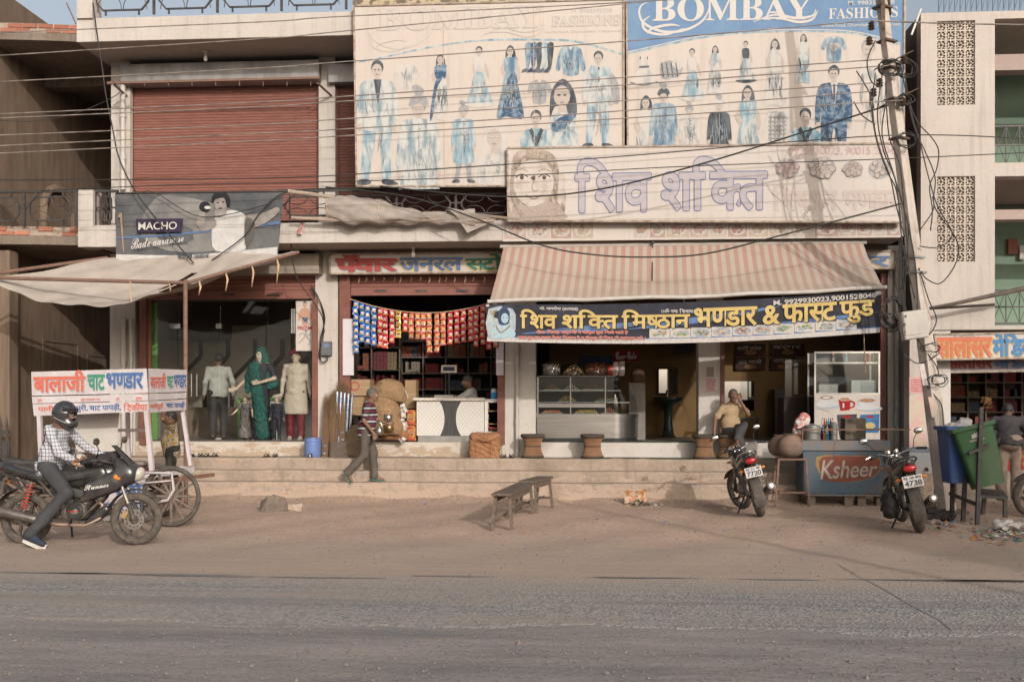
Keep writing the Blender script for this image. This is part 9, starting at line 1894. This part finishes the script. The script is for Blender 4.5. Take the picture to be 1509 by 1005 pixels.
t = thing('masonry_block', 'low plastered masonry block under the pale water box', 'block', P(1353, 735, -1.6)); mb = MB(); mb.box(q.x-.25, q.x+.3, -1.8, -1.35, 0, q.z-.002); bevel(mb.build('block', concrete, t), .02)
# rubble, bags, litter
def stone(name, lab, c, r, m, sd=0):
 rnd = random.Random(sd); bm = bmesh.new()
 for k in range(26): v = Vector([rnd.gauss(0, 1) for _ in range(3)]).normalized(); v = Vector([max(-.75, min(.75, q*1.15)) for q in v]); bm.verts.new((v.x*r[0], v.y*r[1], v.z*r[2]+r[2]*.45))
 bmesh.ops.convex_hull(bm, input=bm.verts); [bm.verts.remove(v) for v in list(bm.verts) if not v.link_faces]; bmesh.ops.subdivide_edges(bm, edges=bm.edges, cuts=2, use_grid_fill=True)
 for v in bm.verts: v.co += Vector([rnd.uniform(-1, 1) for _ in range(3)])*max(r)*.035
 me = bpy.data.meshes.new(name); bm.to_mesh(me); bm.free(); me.materials.append(m); o = bpy.data.objects.new(name, me); C.objects.link(o); o.location = c; ORG[o] = Vector(c); return tag(o, lab, 'rubble')
g = G(399, 755); stone('concrete_lump', 'broken grey concrete lump at the foot of the steps', (g.x, g.y+.2, -.02), (.28, .2, .22), raw_conc, 3); g = G(425, 754); stone('concrete_lump', 'flatter broken slab beside the concrete lump', (g.x, g.y+.2, -.03), (.22, .16, .11), concrete, 5)
for k in range(9):
 px, py = [(1384, 755), (1392, 752), (1380, 745), (1388, 742), (1396, 745), (1384, 733), (1392, 731), (1388, 722), (1398, 735)][k]; z = [0, 0, .09, .09, .09, .18, .18, .27, .18][k]; c = P(px, 752, -3.05+.06*(k % 2)); c.z = z+.05; t = MB().obox((0, 0, 0), (.2, .13, .085), rotm('Z', 20*k)).build('loose_brick', mat('dusty_brick', (.17, .12, .10), (.24, .19, .15), sc=8, bump=.5, rand=.2), None, label=['bottom left', 'bottom middle', 'second row left', 'second row middle', 'second row right', 'third row left', 'third row middle', 'topmost', 'third row right'][k]+' dusty brick in the pile by the pole', cat='brick', group='bricks piled at the pole foot'); t.location = c; bevel(t, .008, 1)
for lab, px, py, r, m in [('black rubbish bag lying behind the red tailed motorcycle', 1380, 766, (.26, .16, .13), 'black_cloth'), ('crumpled clear grey plastic by the right hand bins', 1484, 780, (.2, .12, .10), 'white_plastic'), ('torn grey plastic wrapper in the litter between bike and bins', 1375, 772, (.1, .06, .05), 'grey_wrap')]:
 g = G(px, py); t = thing('rubbish_bag', lab, 'rubbish', g); s = SDF(.012); s.ell(g+Vector((0, 0, r[2]*.5)), (r[0], r[1], r[2]*.6), .04); s.ell(g+Vector((-r[0]*.4, 0, r[2]*.8)), (r[0]*.5, r[1]*.6, r[2]*.5), .04); s.build('bag', M[m], t, wr=.02, wf=26)
lit = [flat('litter_white', (.52, .48, .44)), flat('litter_red', (.45, .08, .06)), flat('litter_blue', (.1, .2, .4)), flat('litter_orange', (.50, .2, .05)), flat('litter_green', (.12, .25, .12)), flat('litter_grey', (.28, .26, .24))]
def scraps(name, lab, spots, sd):
 rnd = random.Random(sd); mb = MB()
 for (px, py, spx, spy, n, sz) in spots:
  for k in range(n):
   g = G(px+rnd.gauss(0, spx), py+rnd.gauss(0, spy)); z = gz(g.x, g.y)+.008; a = rnd.uniform(0, 6.3); l, w = rnd.uniform(.3, 1)*sz, rnd.uniform(.2, .7)*sz; d = Vector((math.cos(a), math.sin(a), 0)); e = Vector((-d.y, d.x, 0)); q = Vector((g.x, g.y, z)); h1, h2 = rnd.uniform(0, .5)*sz, rnd.uniform(0, .7)*sz
   mb.add([q-d*l-e*w, q+d*l-e*w+Vector((0, 0, h1)), q+d*l+e*w+Vector((0, 0, h2)), q-d*l+e*w+Vector((0, 0, h1*.3))], [(0, 1, 2), (0, 2, 3)], rnd.choice([0, 0, 0, 1, 2, 3, 4, 5, 5]))
 mb.build(name, lit, None, kind='stuff', fix=False, label=lab)
scraps('litter', 'small scraps of paper and wrappers scattered over the dirt verge', [(1480, 785, 26, 9, 150, .05), (1380, 775, 28, 6, 60, .045), (600, 752, 130, 9, 22, .03), (850, 760, 160, 14, 26, .026), (1200, 785, 160, 12, 40, .024), (640, 770, 330, 22, 60, .018), (1100, 780, 330, 24, 60, .018)], 3)
t = thing('snack_packet', 'torn orange snack packet leaning over a heap of white litter', 'packet', G(937, 744)); g = ORG[t]; MB().sheet(lambda u, v: g+Vector(((u-.5)*.36, .05+.03*math.sin(v*3), .02+v*.20+.03*u+.01*math.sin(u*9))), 8, 6).build('packet', mat('torn_packet', (.36, .15, .05), (.46, .38, .3), sc=12, rough=.3, lo=.45, hi=.55), t, smooth=True, fix=False)
rnd = random.Random(8); mb = MB()
for k in range(130): x, y = rnd.gauss(.1, .13), rnd.gauss(-.02, .05); h_ = max(.01, .09-abs(x-.05)*.3)*rnd.random(); a = rnd.uniform(0, 6); d = Vector((math.cos(a), math.sin(a), rnd.uniform(-.5, .5)))*.03; e = Vector((-d.y, d.x, .02)); q = g+Vector((x, y, h_)); mb.add([q-d, q+e*.6, q+d, q-e*.6], [(0, 1, 2, 3)], rnd.choice([0, 0, 0, 5, 3, 4]))
mb.build('shreds', lit, t, kind='stuff', fix=False)
# gravel and clods
stm = mat('gravel_stone', (.24, .20, .175), (.14, .12, .11), sc=3, rough=.95, src='World'); rnd = random.Random(12); mb = MB()
OC = [(1, 0, 0), (0, 1, 0), (-1, 0, 0), (0, -1, 0), (0, 0, 1), (0, 0, -1)]; OF = [(0, 1, 4), (1, 2, 4), (2, 3, 4), (3, 0, 4), (1, 0, 5), (2, 1, 5), (3, 2, 5), (0, 3, 5)]
for (n, y0, y1, s0, s1) in ((5200, -13.6, -11.6, .003, .012), (60, -13.4, -11.9, .015, .03), (2200, -9.2, -1.5, .003, .011), (900, -1.9, -1.42, .005, .022), (1200, -11.7, -9.2, .003, .008)):
 for _ in range(n):
  y = rnd.uniform(y0, y1); x = rnd.uniform(-.62*(y+18.9)-2, .62*(y+18.9)); s_ = s0+(s1-s0)*rnd.random()**3; z = gz(x, y)+.004; rr = [s_*rnd.uniform(.7, 1.3) for _ in range(3)]; a = rnd.uniform(0, 6); ca, sa = math.cos(a), math.sin(a)
  mb.add([(x+rr[0]*p[0]*ca-rr[1]*p[1]*sa, y+rr[0]*p[0]*sa+rr[1]*p[1]*ca, z+rr[2]*.7*p[2]) for p in OC], OF)
mb.build('gravel', stm, None, kind='stuff', fix=False, label='loose gravel and clods over the verge and the near road shoulder')
